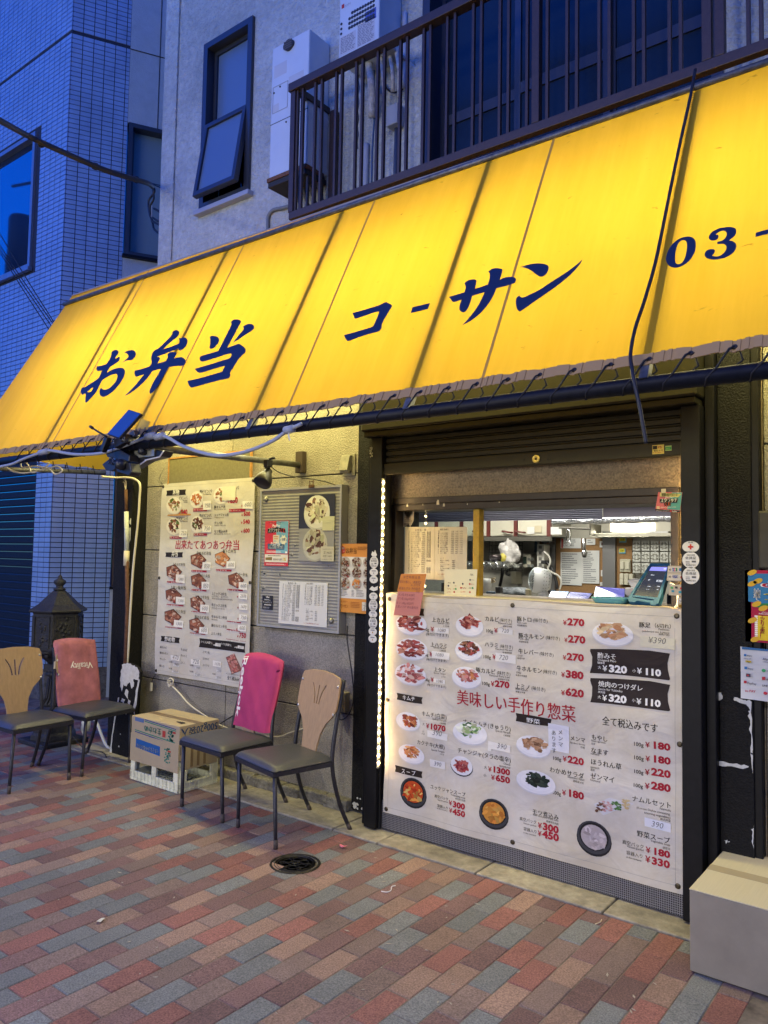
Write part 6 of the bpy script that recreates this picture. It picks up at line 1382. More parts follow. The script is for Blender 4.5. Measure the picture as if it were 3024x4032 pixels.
# little clip and hook above the board
p = at(*rg(*RM)(1158, 205), 1, YN-.01)
cl = thing('bulldog_clip', 'rusty clip gripping the top edge of the notice board', 'clip', p)
G().box(p.x-.02, p.x+.02, YN-.02, YN-.008, p.z-.015, p.z+.004).build('clip_jaw', rusty, cl, .002); G().tube([(p.x-.012, YN-.014, p.z), (p.x-.016, YN-.014, p.z+.03), (p.x, YN-.014, p.z+.022), (p.x+.016, YN-.014, p.z+.03), (p.x+.012, YN-.014, p.z)], .003).build('clip_handle', rusty, cl, smooth=True)
# orange shop poster on the black column
YO = 3.43
t, s = poster('orange_menu_poster', 'orange bordered take away menu poster with nine small dish photos on the dark column', YO, RM, (1345, 628), (1580, 1140), (.60, .245, .03))
s.rect((1345, 722), (1580, 1034), (.64, .63, .60), 1, 'panel')
s.dish((1382, 672), 20, 26, [(.4, .03, .02)], plate=(.42, .03, .02), seed=1, n=0); s.text('美味', (1368, 668), (1396, 670), WHITE, layer=3, h=18); s.text('しい', (1370, 690), (1396, 691), WHITE, layer=3, h=18)
s.text('お弁当', (1403, 696), (1482, 697), (.10, .05, .02), h=38, bold=.005, layer=2); s.lines((1490, 650), (1575, 678), 3, (.2, .08, .02), seed=4, layer=2)
for r_ in range(3):
    for c_ in range(3):
        s.dish((1402+c_*82, 762+r_*78), 36, 40, DARKM+[(.10, .06, .04), (.2, .13, .06)] if (r_, c_) != (2, 1) else [(.55, .22, .04), (.5, .16, .03)], plate=(.40, .36, .30), seed=80+r_*3+c_, n=30, meat=.8)
        s.text('540', (1412+c_*80, 794+r_*78), (1436+c_*80, 794+r_*78), RED, layer=3, h=14)
s.lines((1360, 958), (1570, 1022), 5, (.2, .2, .2), cols=((0, .28), (.42, .52), (.58, .84), (.92, 1)), layer=2, seed=9)
s.text('コーサン', (1365, 1092), (1420, 1094), (.40, .06, .02), h=26, layer=2); s.lines((1440, 1050), (1520, 1100), 4, (.35, .12, .03), layer=2, seed=3); s.lines((1358, 1040), (1425, 1058), 2, (.3, .1, .02), layer=2, seed=5)
s.rect((1523, 1052), (1572, 1118), (.62, .60, .52), 2, 'panel'); s.poly([(1525, 1070), (1570, 1085), (1570, 1089), (1525, 1074)], (.3, .3, .28), 3, 'map'); s.poly([(1545, 1054), (1550, 1054), (1542, 1117), (1537, 1117)], (.3, .3, .28), 3, 'map'); s.poly([(1525, 1105), (1570, 1060), (1571, 1064), (1526, 1109)], (.4, .4, .36), 3, 'map'); s.build(t)
# old board behind the left banner
YQ = 3.462
q0, q1 = at(*rg(*RM)(118, 25), 1, YQ), at(*rg(*RM)(715, 160), 1, YQ)
ob = thing('old_sign_board', 'faded olive mesh board with an orange edge half hidden above the cream menu banner', 'board', ((q0.x+q1.x)/2, YQ, 1.9))
zt = at(*rg(0, 1000, 1200/1659)(925, 1110), 1, YQ).z
boxo('board_face', mat('olive_mesh', (.17, .155, .085), .7, var=.2, scale=50), (q0.x+.012, q1.x-.014, YQ, YQ+.01, 1.75, zt-.012), ob)
frame(G(), q0.x, q1.x, 1.74, zt, YQ-.004, YQ+.012, .011).build('board_edge', mat('orange_edge', (.42, .21, .06), .7, var=.3, scale=30), ob)
# ================================================================== CHAIRS
ply = mat('plywood_back', (.36, .235, .115), .42, var=.14, scale=9, stretch=(9, 9, 1), coat=.25)
ply2 = mat('plywood_back_dull', (.37, .245, .125), .5, var=.14, scale=9, stretch=(9, 9, 1))
cmet = mat('chair_steel', (.020, .020, .024), .42, var=.5, scale=70, bump=.2, bscale=90)
rub = mat('worn_leg_end', (.07, .055, .045), .7, var=.6, scale=90)
lea = mat('grey_leatherette', (.046, .049, .060), .42, var=.12, scale=40, bump=.15, bscale=300, spec=.55)
slot = mat('slot_edge', (.03, .02, .012), .7)
SZ = .390; RY = .118
def make_chair(label, p0, rz, wood, back=True, hfix=.80, cut=0, nar=1):
    t = thing('chair', label, 'chair', p0, rz, 'chairs in front of the shop')
    hw, hd_ = .19, .215
    # front legs
    for sx_ in (-1, 1):
        a = Vector((sx_*(hw-.008), -hd_+.012-.032, SZ-.012)); b = Vector((sx_*(hw+.005), -.227, .0)); mdl = a.lerp(b, .72)
        G().tube([a, mdl, b], .0115, n=8, rs=[.0115, .0105, .010]).build('leg', cmet, t, smooth=True, local=True)
        G().tube([mdl.lerp(b, .55), b], .0118, n=8).build('leg_end', rub, t, smooth=True, local=True)
        # rear leg and upright in one bent tube
        pts = [Vector((sx_*(hw+.004), RY+.120, 0)), Vector((sx_*(hw+.0), RY+.052, .14)), Vector((sx_*(hw-.004), RY+.006, .30)), Vector((sx_*(hw-.008), RY, .42)), Vector((sx_*((hw-.010)*(nar*.4+.6)), RY+.022, .56)), Vector((sx_*(hw-.012)*nar, RY+.050, .70)), Vector((sx_*(hw-.014)*nar, RY+.070, hfix))]
        G().tube(smooth_pts(pts, 3), .0115, n=8).build('leg', cmet, t, smooth=True, local=True)
        G().tube([pts[0], pts[0].lerp(pts[1], .28)], .0125, n=8).build('leg_end', rub, t, smooth=True, local=True)
    g = G(); z = SZ-.022
    for a, b in (((-hw, -.247), (hw, -.247)), ((-hw, RY-.01), (hw, RY-.01)), ((-hw, -.247), (-hw, RY-.01)), ((hw, -.247), (hw, RY-.01))):
        g.box(min(a[0], b[0])-.009, max(a[0], b[0])+.009, min(a[1], b[1])-.009+(.018 if a[0] == b[0] else 0), max(a[1], b[1])+.009-(.018 if a[0] == b[0] else 0), z-.012, z+.012)
    g.build('seat_frame', cmet, t, .002, local=True)
    # domed cushion
    def dome(u, v):
        x = (u-.5)*2; y = (v-.5)*2; r = max(abs(x), abs(y)); e = (1-abs(x)**7)*(1-abs(y)**7)
        cx_ = x*(1-.03*abs(y)**6); cy_ = y*(1-.03*abs(x)**6)
        return Vector((cx_*(.208-.010*(y+1)/2), -.068+cy_*.190, SZ-.009+.004+.036*e**.35*(.8+.2*(1-x*x)*(1-y*y))))
    g = G().grid(dome, 26, 26); g.add([(-.203, -.254, SZ-.009), (.203, -.254, SZ-.009), (.193, .118, SZ-.009), (-.193, .118, SZ-.009)], [(3, 2, 1, 0)])
    g.build('seat', lea, t, smooth=True, local=True)
    # tulip shaped plywood back with three slots
    H = hfix+.015-cut; L = []
    half = [(.068, .395), (.070, .44), (.082, .50), (.115, .56), (.160, .60), (.186, .64), (.190, .70), (.184, H-.03), (.172, H-.006), (.10, H+.010), (0, H+.016)]
    half = [(x*nar, z) for x, z in half]; out = [(x, z) for x, z in half]+[(-x, z) for x, z in reversed(half[:-1])]
    def slotp(x0, z0, x1, z1, bend):
        L_, R__ = [], []
        for i in range(7):
            s_ = i/6; x = x0+(x1-x0)*s_+bend*math.sin(s_*math.pi); z = z0+(z1-z0)*s_; w_ = .0034
            L_.append((x-w_, z)); R__.append((x+w_, z))
        return L_+R__[::-1]
    holes = [slotp(0, H-.165, 0, H-.065, 0), slotp(.022, H-.165, .062, H-.058, -.010), slotp(-.022, H-.165, -.062, H-.058, .010)]
    def bk(u, z, d):
        lean = RY-.032+(z-.40)*.195 
        return Vector((u, lean-.004+d, z))
    if back:
        g = G().extrude([out]+holes, bk, .011); g.build('backrest', wood, t, .0015, local=True)
        for sx_ in (-1, 1):
            for z in (.62, H-.05):
                q = bk(sx_*.172*nar, z, 0); G().lathe([(0, .004), (.007, .003), (.009, 0)], (q.x, q.y, q.z), 10, M=Matrix.Rotation(R_(90), 3, 'X')).build('screw', mat('screw_steel', (.5, .5, .5), .3, metal=.9), t, smooth=True, local=True)
    return t
def legs_pose(fl, fr):
    a = Vector((*fl, 0)); b = Vector((*fr, 0)); rz = math.atan2(b.y-a.y, b.x-a.x); mid = (a+b)/2
    back = Vector((-math.sin(rz), math.cos(rz), 0)); return mid+back*.227, rz
p, r = legs_pose((-3.185, 2.874), (-2.814, 2.787)); ch4 = make_chair('grey seated chair with a bare pale wooden back, nearest to the manhole cover', p, r, ply2)
p, r = legs_pose((-3.695, 2.895), (-3.311, 2.869)); ch3 = make_chair('chair with a bright pink bag over its back, beside the carton', p, r, ply2, cut=.05, nar=.84)
p, r = legs_pose((-4.665, 2.364), (-4.668, 2.750)); ch1 = make_chair('golden wooden backed chair at the far left facing along the wall', p, r, ply)
p, r = legs_pose((-4.675, 2.845), (-4.715, 3.23)); ch2 = make_chair('grey seated chair beside the iron post box, its back under a faded pink bag', p, r, ply, cut=.05, nar=.84)

def bag(nm, label, chair, c, txt, seed, w=.205, hz=.845, z0=.415, upside=False, var=.08, skew=0, dx=0):
    m_ = wm(chair); col_ = mat(nm+'_cloth', c, .78, var=var, scale=14, bump=.3, bscale=500)
    t = bpy.data.objects.new(nm, None); col.objects.link(t); t.matrix_world = m_; t.location = m_.translation; t.rotation_euler = m_.to_euler(); tag(t, label, 'bag')
    rr = random.Random(seed); ph = [rr.uniform(0, 6) for _ in range(6)]
    def lean(z): return RY-.032+(z-.40)*.195
    def wr(x, z, s_): return .005*math.sin(11*x+ph[0]+z*5)+.003*math.sin(13*z+ph[1]+x*16)+.003*math.sin(37*x-13*z+ph[2])+.0012*math.sin(41*z+ph[3]+60*x)
    def side(sgn):
        def fn(u, v):
            x = dx+(u-.5)*2*w*(1+.03*math.sin(v*5+ph[4])-.04*(1-v)); z = z0+(hz-z0)*v+.010*math.sin(u*3.1+ph[5])*(1 if v > .9 else .3)+(-.016*(abs(u-.5)*2)**2 if v > .85 else 0)+skew*(u-.5)
            edge = max(0, 1-(abs(u-.5)*2)**8); thick = .034*edge**.5*(1 if v < .93 else max(0, (1-v)/.07)**.5)
            y = lean(z)+.016+sgn*thick+wr(x, z, sgn)*edge*(1 if v < .97 else .3)
            return Vector((x, y, z))
        return fn
    f = side(-1); g = G().grid(f, 30, 34); g.grid(side(1), 30, 34)
    n1 = 31*35
    for j in range(34):
        for (i, q) in ((0, 0), (30, 30)): g.f.append([j*31+i, (j+1)*31+i, n1+(j+1)*31+i, n1+j*31+i]); g.c.append(None)
    for i in range(30): g.f.append([34*31+i, 34*31+i+1, n1+34*31+i+1, n1+34*31+i]); g.c.append(None)
    g.build('cloth', col_, t, smooth=True, local=True)
    return t, f
def cloth_text(t, f, txt, u0, v0, du, dv_, h, hv, m_, bold=.03):
    vs, fs = text_tris(txt, bold); mx = max(v[0] for v in vs); g = G()
    def M(a, b):      # a along the word 0..1, b height in em
        u = u0+du*a+h*b; v = v0+dv_*a+hv*b; p = f(min(max(u, 0), 1), min(max(v, 0), 1)); return p+Vector((0, -.0018, 0))
    g.add([M(v[0]/mx, v[1]) for v in vs], fs); g.build('lettering', m_, t, local=True)
wp = mat('white_print', (.74, .70, .68), .7)
b3, f3 = bag('pink_bag', 'bright pink cloth bag with white Reebok lettering pulled over the middle chair back', ch3, (.37, .028, .12), '', 3, w=.178, hz=.86, z0=.43, dx=.012)
cloth_text(b3, f3, 'Reebok', .085, .97, .0, -.86, .165, 0, wp, .03)
b2, f2 = bag('faded_pink_bag', 'faded dusty pink cloth bag with upside down white Vitality lettering over a chair back', ch2, (.35, .12, .15), '', 8, w=.176, hz=.853, z0=.405, var=.28, dx=.018)
cloth_text(b2, f2, 'Vitality', .80, .62, -.52, .0, 0, -.135, wp, .012)
G().box(-.172, -.158, .143, .1445, .66, .71).build('care_label', mat('white_label', (.6, .55, .52), .6), b2, local=True)

# ================================================================== CARTON ON ITS CRATE
KX = (0, 2300, 900/1659)
c0 = at(*rg(*KX)(1270, 1528), 2, 0); c1 = at(*rg(*KX)(975, 1405), 2, 0)
fy = (c0.y+c1.y)/2; crx1 = c0.x; crx0 = c1.x; cry1 = fy+.30
plas = mat('crate_plastic', (.72, .72, .50), .55, var=.25, scale=25)
cr = thing('plastic_crate', 'dirty cream plastic crate with big openings under the cardboard carton', 'crate', ((crx0+crx1)/2, fy+.15, 0))
Hc = .155; e = .012
def cb(b, nm='crate_side'): return b
for nm, fixed in (('front', fy), ('back', cry1)):
    g = G()
    for z0, z1 in ((.0, .018), (.048, .060), (Hc-.022, Hc)): g.box(crx0, crx1, fixed-.006, fixed+.006, z0, z1)
    g.box(crx0, crx1, fixed-.002, fixed+.002, .018, .048)
    for x in (crx0, (crx0+crx1)/2-.02, crx1-.045): g.box(x, x+.045, fixed-.008, fixed+.008, .061, Hc-.023)
    for i in range(14): x = crx0+(crx1-crx0)*i/13; g.box(x-.002, x+.002, fixed-.010, fixed-.0065, .002, .06)
    g.build('crate_side', plas, cr, .002)
for fixed in (crx0, crx1):
    g = G(); a, b = fy+.0065, cry1-.0065
    for z0, z1 in ((.0, .018), (.048, .060), (Hc-.022, Hc)): g.box(fixed-.006, fixed+.006, a, b, z0, z1)
    g.box(fixed-.002, fixed+.002, a, b, .018, .048)
    for y in (a, b-.05): g.box(fixed-.008, fixed+.008, y, y+.05, .061, Hc-.023)
    for i in range(9): y = a+(b-a)*i/8; g.box(fixed+.0065 if fixed == crx1 else fixed-.010, fixed+.010 if fixed == crx1 else fixed-.0065, y-.002, y+.002, .002, .06)
    g.build('crate_side', plas, cr, .002)
g = G()
for i in range(9): y = fy+.012+(cry1-fy-.024)*i/8; g.box(crx0+.007, crx1-.007, y-.004, y+.004, .003, .012)
for i in range(12): x = crx0+.012+(crx1-crx0-.024)*i/11; g.box(x-.004, x+.004, fy+.007, cry1-.007, .0125, .017)
g.build('crate_floor', plas, cr)
kraft = mat('cardboard', (.40, .325, .20), .8, var=.07, scale=6, bump=.1, bscale=60)
kraft2 = mat('cardboard_inside', (.20, .145, .085), .9)
bz0 = Hc+.002; bx0_ = crx0-.005; bx1_ = crx1+.005
tp_ = at(*rg(*KX)(1300, 1035), 1, fy-.01); bz1_ = tp_.z
ca = thing('cardboard_carton', 'upside down brown cardboard food carton with blue and green print on the cream crate', 'carton', ((bx0_+bx1_)/2, fy+.15, bz0))
fy2 = fy-.012; byb = cry1+.0
boxo('carton_body', kraft, (bx0_, bx1_, fy2+.004, byb, bz0+.04, bz1_), ca, .003)
fl = boxo('flap', kraft, (bx0_, bx1_-.0, fy2, fy2+.0035, bz0-.035, bz0+.14), ca, .001)
boxo('flap', kraft, (bx1_+.0005, bx1_+.004, fy2+.02, byb-.01, bz0-.02, bz0+.13), ca, .001)
boxo('packing_tape', mat('brown_tape', (.20, .14, .075), .35), (bx0_+.0, bx1_+.0, (fy2+byb)/2-.03, (fy2+byb)/2+.02, bz1_+.0003, bz1_+.0012), ca)
hl = at(*rg(*KX)(1340, 1005), 2, bz1_)
G().extrude([[(hl.x-.06, fy2+.075), (hl.x+.02, fy2+.055), (hl.x+.03, fy2+.08), (hl.x-.0, fy2+.10), (hl.x-.06, fy2+.09)]], lambda u, v, d: (u, v, bz1_+.0006+d), 0).build('torn_hole', mat('dark_hole', (.015, .012, .01), .9), ca)
s = Sheet(fy2+.003, KX, d=.0006)
NAVY = (.03, .08, .20); TEAL = (.04, .20, .14)
def frot(x, y): return (x, y)
for (a, b), (c, d), cl_ in (((1052, 980), (1278, 1052), NAVY), ((1052, 992), (1278, 1064), TEAL), ((980, 1052), (1270, 1150), TEAL), ((980, 1064), (1270, 1166), NAVY)):
    s.poly([(a, b), (c, d), (c, d+7), (a, b+7)], cl_, 1, 'print')
s.poly([(982, 962), (1046, 980), (1044, 1008), (980, 990)], (.10, .16, .30), 1, 'print')
def flip_text(s, txt, L_, R__, h, col_, bold=.03):
    """upside-down lettering: reads from R to L"""
    x0, z0 = s.P(*R__); x1, z1 = s.P(*L_); vs, fs = text_tris(txt, bold); mx = max(v[0] for v in vs); xa, za = s.P(R__[0], R__[1]+h); kz = abs(z0-za)/.8; k = (x1-x0)/mx
    s.G('lettering').add([s.p3(x0+v[0]*k, z0+(z1-z0)*v[0]/mx*.0-v[1]*kz, 1.5) for v in vs], fs, col_)
flip_text(s, '生わかめ', (1048, 1020), (1172, 1056), 42, TEAL, .04)
s.poly([(1180, 1062), (1202, 1068), (1200, 1114), (1178, 1108)], (.40, .05, .04), 1, 'print'); s.poly([(1250, 1068), (1276, 1076), (1275, 1090), (1249, 1083)], (.40, .05, .04), 1, 'print')
rr = random.Random(3)
for i in range(34):
    x, y = 1235+rr.uniform(-20, 22), 1100+rr.uniform(-36, 40); s.poly([(x-6, y), (x, y-7), (x+7, y+1), (x+1, y+7)], TEAL, 1.5, 'print')
s2 = Sheet(fy2, KX, d=.0006)
s2.poly([(988, 1118), (1162, 1180), (1160, 1250), (985, 1182)], (.02, .10, .30), 1, 'print'); flip_text(s2, 'マルヤわかめ株式会社', (993, 1150), (1155, 1204), 30, (.5, .47, .35), .02)
for i in range(30):
    x, y = 1215+rr.uniform(-20, 20), 1245+rr.uniform(-52, 52); s2.poly([(x-6, y), (x, y-7), (x+7, y+1), (x+1, y+7)], TEAL, 1.5, 'print')
s2.poly([(1218, 1206), (1240, 1213), (1239, 1225), (1217, 1218)], (.40, .05, .04), 1.6, 'print')
s.build(ca, attr_mat('carton_ink', .8, .2)); s2.build(fl, attr_mat('carton_ink', .8, .2))
# right side print
def side_text(txt, ya, yb_, z, h, bold=.04):
    vs, fs = text_tris(txt, bold); mx = max(v[0] for v in vs); k = (yb_-ya)/mx
    return G().add([(bx1_+.0008, ya+v[0]*k, z-v[1]*h) for v in vs], fs)
side_text('500g20袋入', byb-.01, fy2+.015, bz1_-.018, .062).build('lettering', mat('navy_print', NAVY, .8), ca)
frame(G(), 0, 1, 0, 1, 0, 1, .1)
G().box(bx1_+.0003, bx1_+.0010, fy2+.01, fy2+.05, bz1_-.175, bz1_-.125).build('print_box', mat('grey_print', (.19, .17, .14), .8), ca)
for i in range(3): boxo('tape_strip', mat('brown_tape', (.20, .14, .075), .35), (bx1_+.0042, bx1_+.005, fy2+.09+i*.05, fy2+.11+i*.05, bz0-.01, bz0+.12), ca)

# ================================================================== CAST IRON POST BOX
iron = mat('black_cast_iron', (.016, .016, .016), .62, var=.4, scale=30, bump=.8, bscale=70)
LC = Vector((-5.67, 3.20, 0))
pb = thing('iron_post_box', 'ornate black cast iron post box on a fluted pedestal in front of the tiled wall', 'post box', LC)
G().box(-.185, .185, -.185, .185, 0, .035, M=Matrix.Translation(LC)).build('base_plate', iron, pb, .006)
G().lathe([(.17, .035), (.165, .07), (.15, .09), (.15, .22), (.165, .235), (.15, .26), (.10, .29)], LC, 6, ph=R_(15)).build('plinth', iron, pb, .004)
G().lathe([(.10, .29), (.085, .31), (.065, .34), (.055, .42), (.05, .50), (.07, .51), (.075, .525), (.07, .54)], LC, 16).build('pedestal', iron, pb, smooth=True)
g = G()
for i in range(16):
    a = i*math.pi/8; g.tube([LC+Vector((math.cos(a)*.094, math.sin(a)*.094, .30)), LC+Vector((math.cos(a)*.066, math.sin(a)*.066, .35)), LC+Vector((math.cos(a)*.052, math.sin(a)*.052, .49))], .007, n=5)
g.build('fluting', iron, pb, smooth=True)
G().box(-.065, .065, -.065, .065, .54, .60, M=Matrix.Translation(LC) @ Matrix.Rotation(R_(20), 4, 'Z')).build('collar', iron, pb, .004)
G().lathe([(.06, .60), (.075, .62), (.11, .65), (.16, .69), (.175, .705)], LC, 12).build('bowl', iron, pb, smooth=True)
g = G()
for i in range(12):
    a = i*math.pi/6; g.lathe([(.0, -.02), (.016, -.01), (.02, .01), (0, .03)], LC+Vector((math.cos(a)*.13, math.sin(a)*.13, .67)), 6)
g.build('leaf_ornament', iron, pb, smooth=True)
ph6 = R_(18)
G().lathe([(.185, .705), (.19, .72), (.188, .99), (.195, 1.0)], LC, 6, ph=ph6).build('box_body', iron, pb, .004)
g = G(); rr = random.Random(12)
for i in range(6):
    a = ph6+i*math.pi/3+math.pi/6; n_ = Vector((math.cos(a), math.sin(a), 0)); tt = Vector((-n_.y, n_.x, 0)); c_ = LC+n_*.164
    for u0, u1, z0, z1 in ((-.075, .075, .735, .742), (-.075, .075, .968, .975), (-.075, -.068, .742, .968), (.068, .075, .742, .968)):
        p = [c_+tt*u+n_*d+Vector((0, 0, z)) for z in (z0, z1) for d in (0, .008) for u in (u0, u1)]
        g.add(p, [(0, 2, 3, 1), (4, 5, 7, 6), (0, 1, 5, 4), (2, 6, 7, 3), (0, 4, 6, 2), (1, 3, 7, 5)])
    for q in range(12):        # relief of a rider / scrollwork
        u = rr.gauss(0, .028); z = .855+rr.gauss(0, .045); r_ = rr.uniform(.008, .02); g.lathe([(r_, 0), (r_*.7, .006), (0, .009)], c_+tt*u+n_*.0+Vector((0, 0, z)), 7, M=(Matrix((tt, Vector((0, 0, 1)), n_)).transposed()))
g.build('relief', iron, pb)
G().lathe([(.215, 1.0), (.222, 1.012), (.215, 1.022), (.155, 1.06), (.10, 1.115), (.05, 1.16), (.04, 1.165)], LC, 6, ph=ph6).build('roof', iron, pb, .003)
G().lathe([(.04, 1.165), (.05, 1.175), (.03, 1.185), (.026, 1.20), (.045, 1.22), (.045, 1.24), (.02, 1.255), (.014, 1.275), (0, 1.29)], LC, 14).build('finial', iron, pb, smooth=True)
pb.scale = (1, 1, 1)
cable('outdoor_cord', 'thin black cord trailing over the paving by the post box', [Vector((-5.45, 3.12, .5)), Vector((-5.40, 3.13, .42)), Vector((-5.42, 3.15, .2)), Vector((-5.3, 3.22, .02)), Vector((-5.1, 3.26, .008)), Vector((-4.95, 3.2, .008))], .004, bcab)
cable('white_hose', 'white plastic tube looping on the ground behind the chair', [at(*rg(*KX)(x, y), 1, 3.36) for x, y in ((610, 1085), (595, 1045), (625, 995), (665, 975), (700, 1000), (735, 1090), (765, 1160), (800, 1200))], .011, mat('hose_white2', (.55, .58, .6), .5))
g = G(); p = at(*rg(*KX)(625, 1020), 1, 3.33); tag(g.lathe([(.0, -.05), (.03, -.045), (.035, .02), (.02, .05), (.012, .07)], p, 12).build('float_switch', mat('hose_white2', (.55, .58, .6), .5), smooth=True), 'small white plastic bottle shaped fitting on the white tube by the wall', 'fitting')

# leaning board with flaked paint at the pillar foot
lb = thing('leaning_board', 'black plank with flaking white paint leaning on the foot of the corner pillar', 'plank', (-4.93, 3.30, 0))
kx = rg(*KX)
o1 = [at(*kx(x, y), 1, 3.30) for x, y in ((795, 1245), (925, 1258), (965, 1000), (1000, 640), (985, 610), (945, 585), (905, 572), (870, 580), (858, 640), (845, 820), (820, 1000))]
G().extrude([[(p.x, p.z) for p in o1]], lambda u, z, d: (u, 3.300+.035*z+d, z), .022).build('plank', blackp, lb, .002)
wh2 = mat('flaked_white_paint', (.55, .56, .52), .8)
def flake(pts, nm='flaked_paint', seed=0, jit=7, par=lb, sub=4, Y=3.300):
    rr = random.Random(seed); o2 = []
    for i in range(len(pts)):
        a, b = pts[i], pts[(i+1) % len(pts)]
        for t in range(sub): o2.append((a[0]+(b[0]-a[0])*t/sub+rr.uniform(-jit, jit), a[1]+(b[1]-a[1])*t/sub+rr.uniform(-jit, jit)))
    w_ = [at(*kx(x, y), 1, Y) for x, y in o2]
    G().extrude([[(p.x, p.z) for p in w_]], lambda u, z, d: (u, Y+.035*z-.0012-d, z), 0).build(nm, wh2, par)
flake([(868, 584), (905, 576), (948, 590), (982, 612), (996, 645), (985, 700), (950, 690), (960, 740), (940, 760), (925, 710), (900, 745), (880, 730), (868, 780), (856, 700), (862, 640)], seed=1, jit=4)
flake([(985, 680), (996, 700), (975, 880), (968, 960), (955, 900), (968, 800)], seed=2, jit=5)
for i, (x, y, a, b) in enumerate(((905, 800, 14, 40), (880, 850, 16, 22), (925, 860, 10, 24), (935, 1060, 5, 8), (870, 1090, 4, 5), (860, 1180, 5, 7), (905, 940, 6, 6))):
    flake([(x-a, y), (x-a*.4, y-b), (x+a, y-b*.5), (x+a*.6, y+b)], seed=10+i, jit=4, sub=2)
flake([(845, 825), (852, 825), (825, 1010), (806, 1180), (815, 1240), (797, 1243), (812, 1050)], seed=22, jit=3)

# ================================================================== SMALL THINGS ON THE STONE WALL
k = rg(*RM)
bl = thing('spot_lamp', 'black bell shaped spot lamp clamped to the awning brace over the notice board', 'lamp', at(*k(800, 150), 1, 3.0))
pa, pbb = at(*k(795, 190), 1, 2.96), at(*k(845, 95), 1, 3.02)
ax = (pbb-pa).normalized(); Mr = ax.to_track_quat('Z', 'Y').to_matrix()
Ls = (pbb-pa).length
G().lathe([(.050, .0), (.052, .004), (.048, Ls*.35), (.034, Ls*.65), (.024, Ls*.8), (.022, Ls), (0, Ls)], pa, 20, M=Mr).build('lamp_shade', blk, bl, smooth=True)
g = G()
for i in range(4): g.lathe([(.0495-.004*i, Ls*(.05+.1*i)), (.0515-.004*i, Ls*(.06+.1*i)), (.049-.004*i, Ls*(.08+.1*i))], pa, 20, M=Mr)
g.build('cooling_ring', blk, bl, smooth=True)
G().tube([at(*k(845, 95), 1, 3.02), at(*k(850, 70), 1, 3.02), at(*k(825, 60), 1, 3.01), at(*k(822, 90), 1, 3.0)], .006).build('yoke', blk, bl, smooth=True)
G().box(-.018, .018, -.02, .02, -.03, .012, M=Matrix.Translation(at(*k(840, 35), 1, 3.0))).build('clamp', blk, bl, .003)
G().cyl(at(*k(850, 12), 1, 2.98), at(*k(885, 5), 1, 2.98), .008, n=10).build('clamp_knob', blk, bl, smooth=True)
cable('lamp_cord', 'thin black cord drooping from the spot lamp to the wall', [at(*k(x, y), 1, 3.02+.4*i/5) for i, (x, y) in enumerate(((860, 68), (920, 110), (1030, 142), (1150, 158), (1260, 180), (1330, 203)))], .003, bcab)
p0, p1 = at(*k(1345, 10), 1, 3.42), at(*k(1430, 130), 1, 3.42)
vh = thing('vent_hood', 'small grimy grey vent hood on the stone wall beside the shutter', 'vent', ((p0.x+p1.x)/2, W, p1.z))
grm = mat('grimy_plastic', (.22, .21, .16), .6, var=.3, scale=30)
boxo('back_plate', grm, (p0.x, p1.x, W-.012, W-.0005, p1.z, p0.z+.03), vh, .003)
xa, xb, za, zb_ = p0.x+.006, p1.x-.02, p1.z+.03, p0.z+.02
G().add([(xa, W-.013, za), (xb, W-.013, za), (xb, W-.013, zb_), (xa, W-.013, zb_), (xa, W-.06, za), (xb, W-.06, za), (xb, W-.035, zb_), (xa, W-.035, zb_)], [(4, 5, 6, 7), (0, 1, 5, 4), (3, 7, 6, 2), (0, 4, 7, 3), (1, 2, 6, 5)]).build('hood', grm, vh, .004)
G().cyl((xa-.0, W-.04, za-.005), (xb, W-.04, za-.005), .009, n=8).build('roller', grm, vh)
p0, p1 = at(*rg(500, 2500, .6028)(1372, 365), 1, 3.46), at(*rg(500, 2500, .6028)(1440, 505), 1, 3.46)
ot = thing('outlet_box', 'old beige outdoor socket box on the wall behind the bare wooden chair', 'socket', ((p0.x+p1.x)/2, W, p1.z))
bei = mat('old_beige_plastic', (.26, .23, .13), .6, var=.2, scale=30)
boxo('box_body', bei, (p0.x, p1.x, W-.045, W-.0005, p1.z, p0.z), ot, .005); boxo('cover', bei, (p0.x+.012, p1.x-.012, W-.055, W-.046, (p0.z+p1.z)/2+.005, p0.z-.012), ot, .003); boxo('socket_face', bei, (p0.x+.012, p1.x-.012, W-.055, W-.046, p1.z+.012, (p0.z+p1.z)/2-.005), ot, .003)
cable('wall_cable', 'thin black cable hanging down the wall to the old socket box', [at(*rg(500, 2500, .6028)(x, y), 1, 3.44) for x, y in ((1440, -60), (1437, 20), (1450, 120), (1470, 260), (1480, 380), (1470, 470), (1440, 530), (1400, 555), (1375, 530), (1378, 480), (1395, 460))], .0035, bcab)
cable('extension_lead', 'cream extension lead sagging from the menu banner down behind the carton', [at(*kx(x, y), 1, 3.43) for x, y in ((1225, 700), (1245, 735), (1300, 790), (1370, 870), (1450, 930), (1520, 975), (1590, 1020), (1650, 1045))], .0055, wc2)
g = G(); P_ = [at(*kx(x, y), 1, 3.42) for x, y in ((1235, 740), (1215, 715), (1225, 690), (1245, 685), (1258, 705), (1245, 730), (1228, 745), (1220, 720), (1240, 700))]
tag(g.tube(smooth_pts(P_), .005, n=6).build('bundled_cord', wc2, smooth=True), 'bundled cream cord knotted under the cream menu banner', 'cord')
pc = at(*kx(1100, 745), 1, 3.44); cf = thing('cord_connector', 'small cream plug dangling under the left corner of the cream menu banner', 'plug', pc)
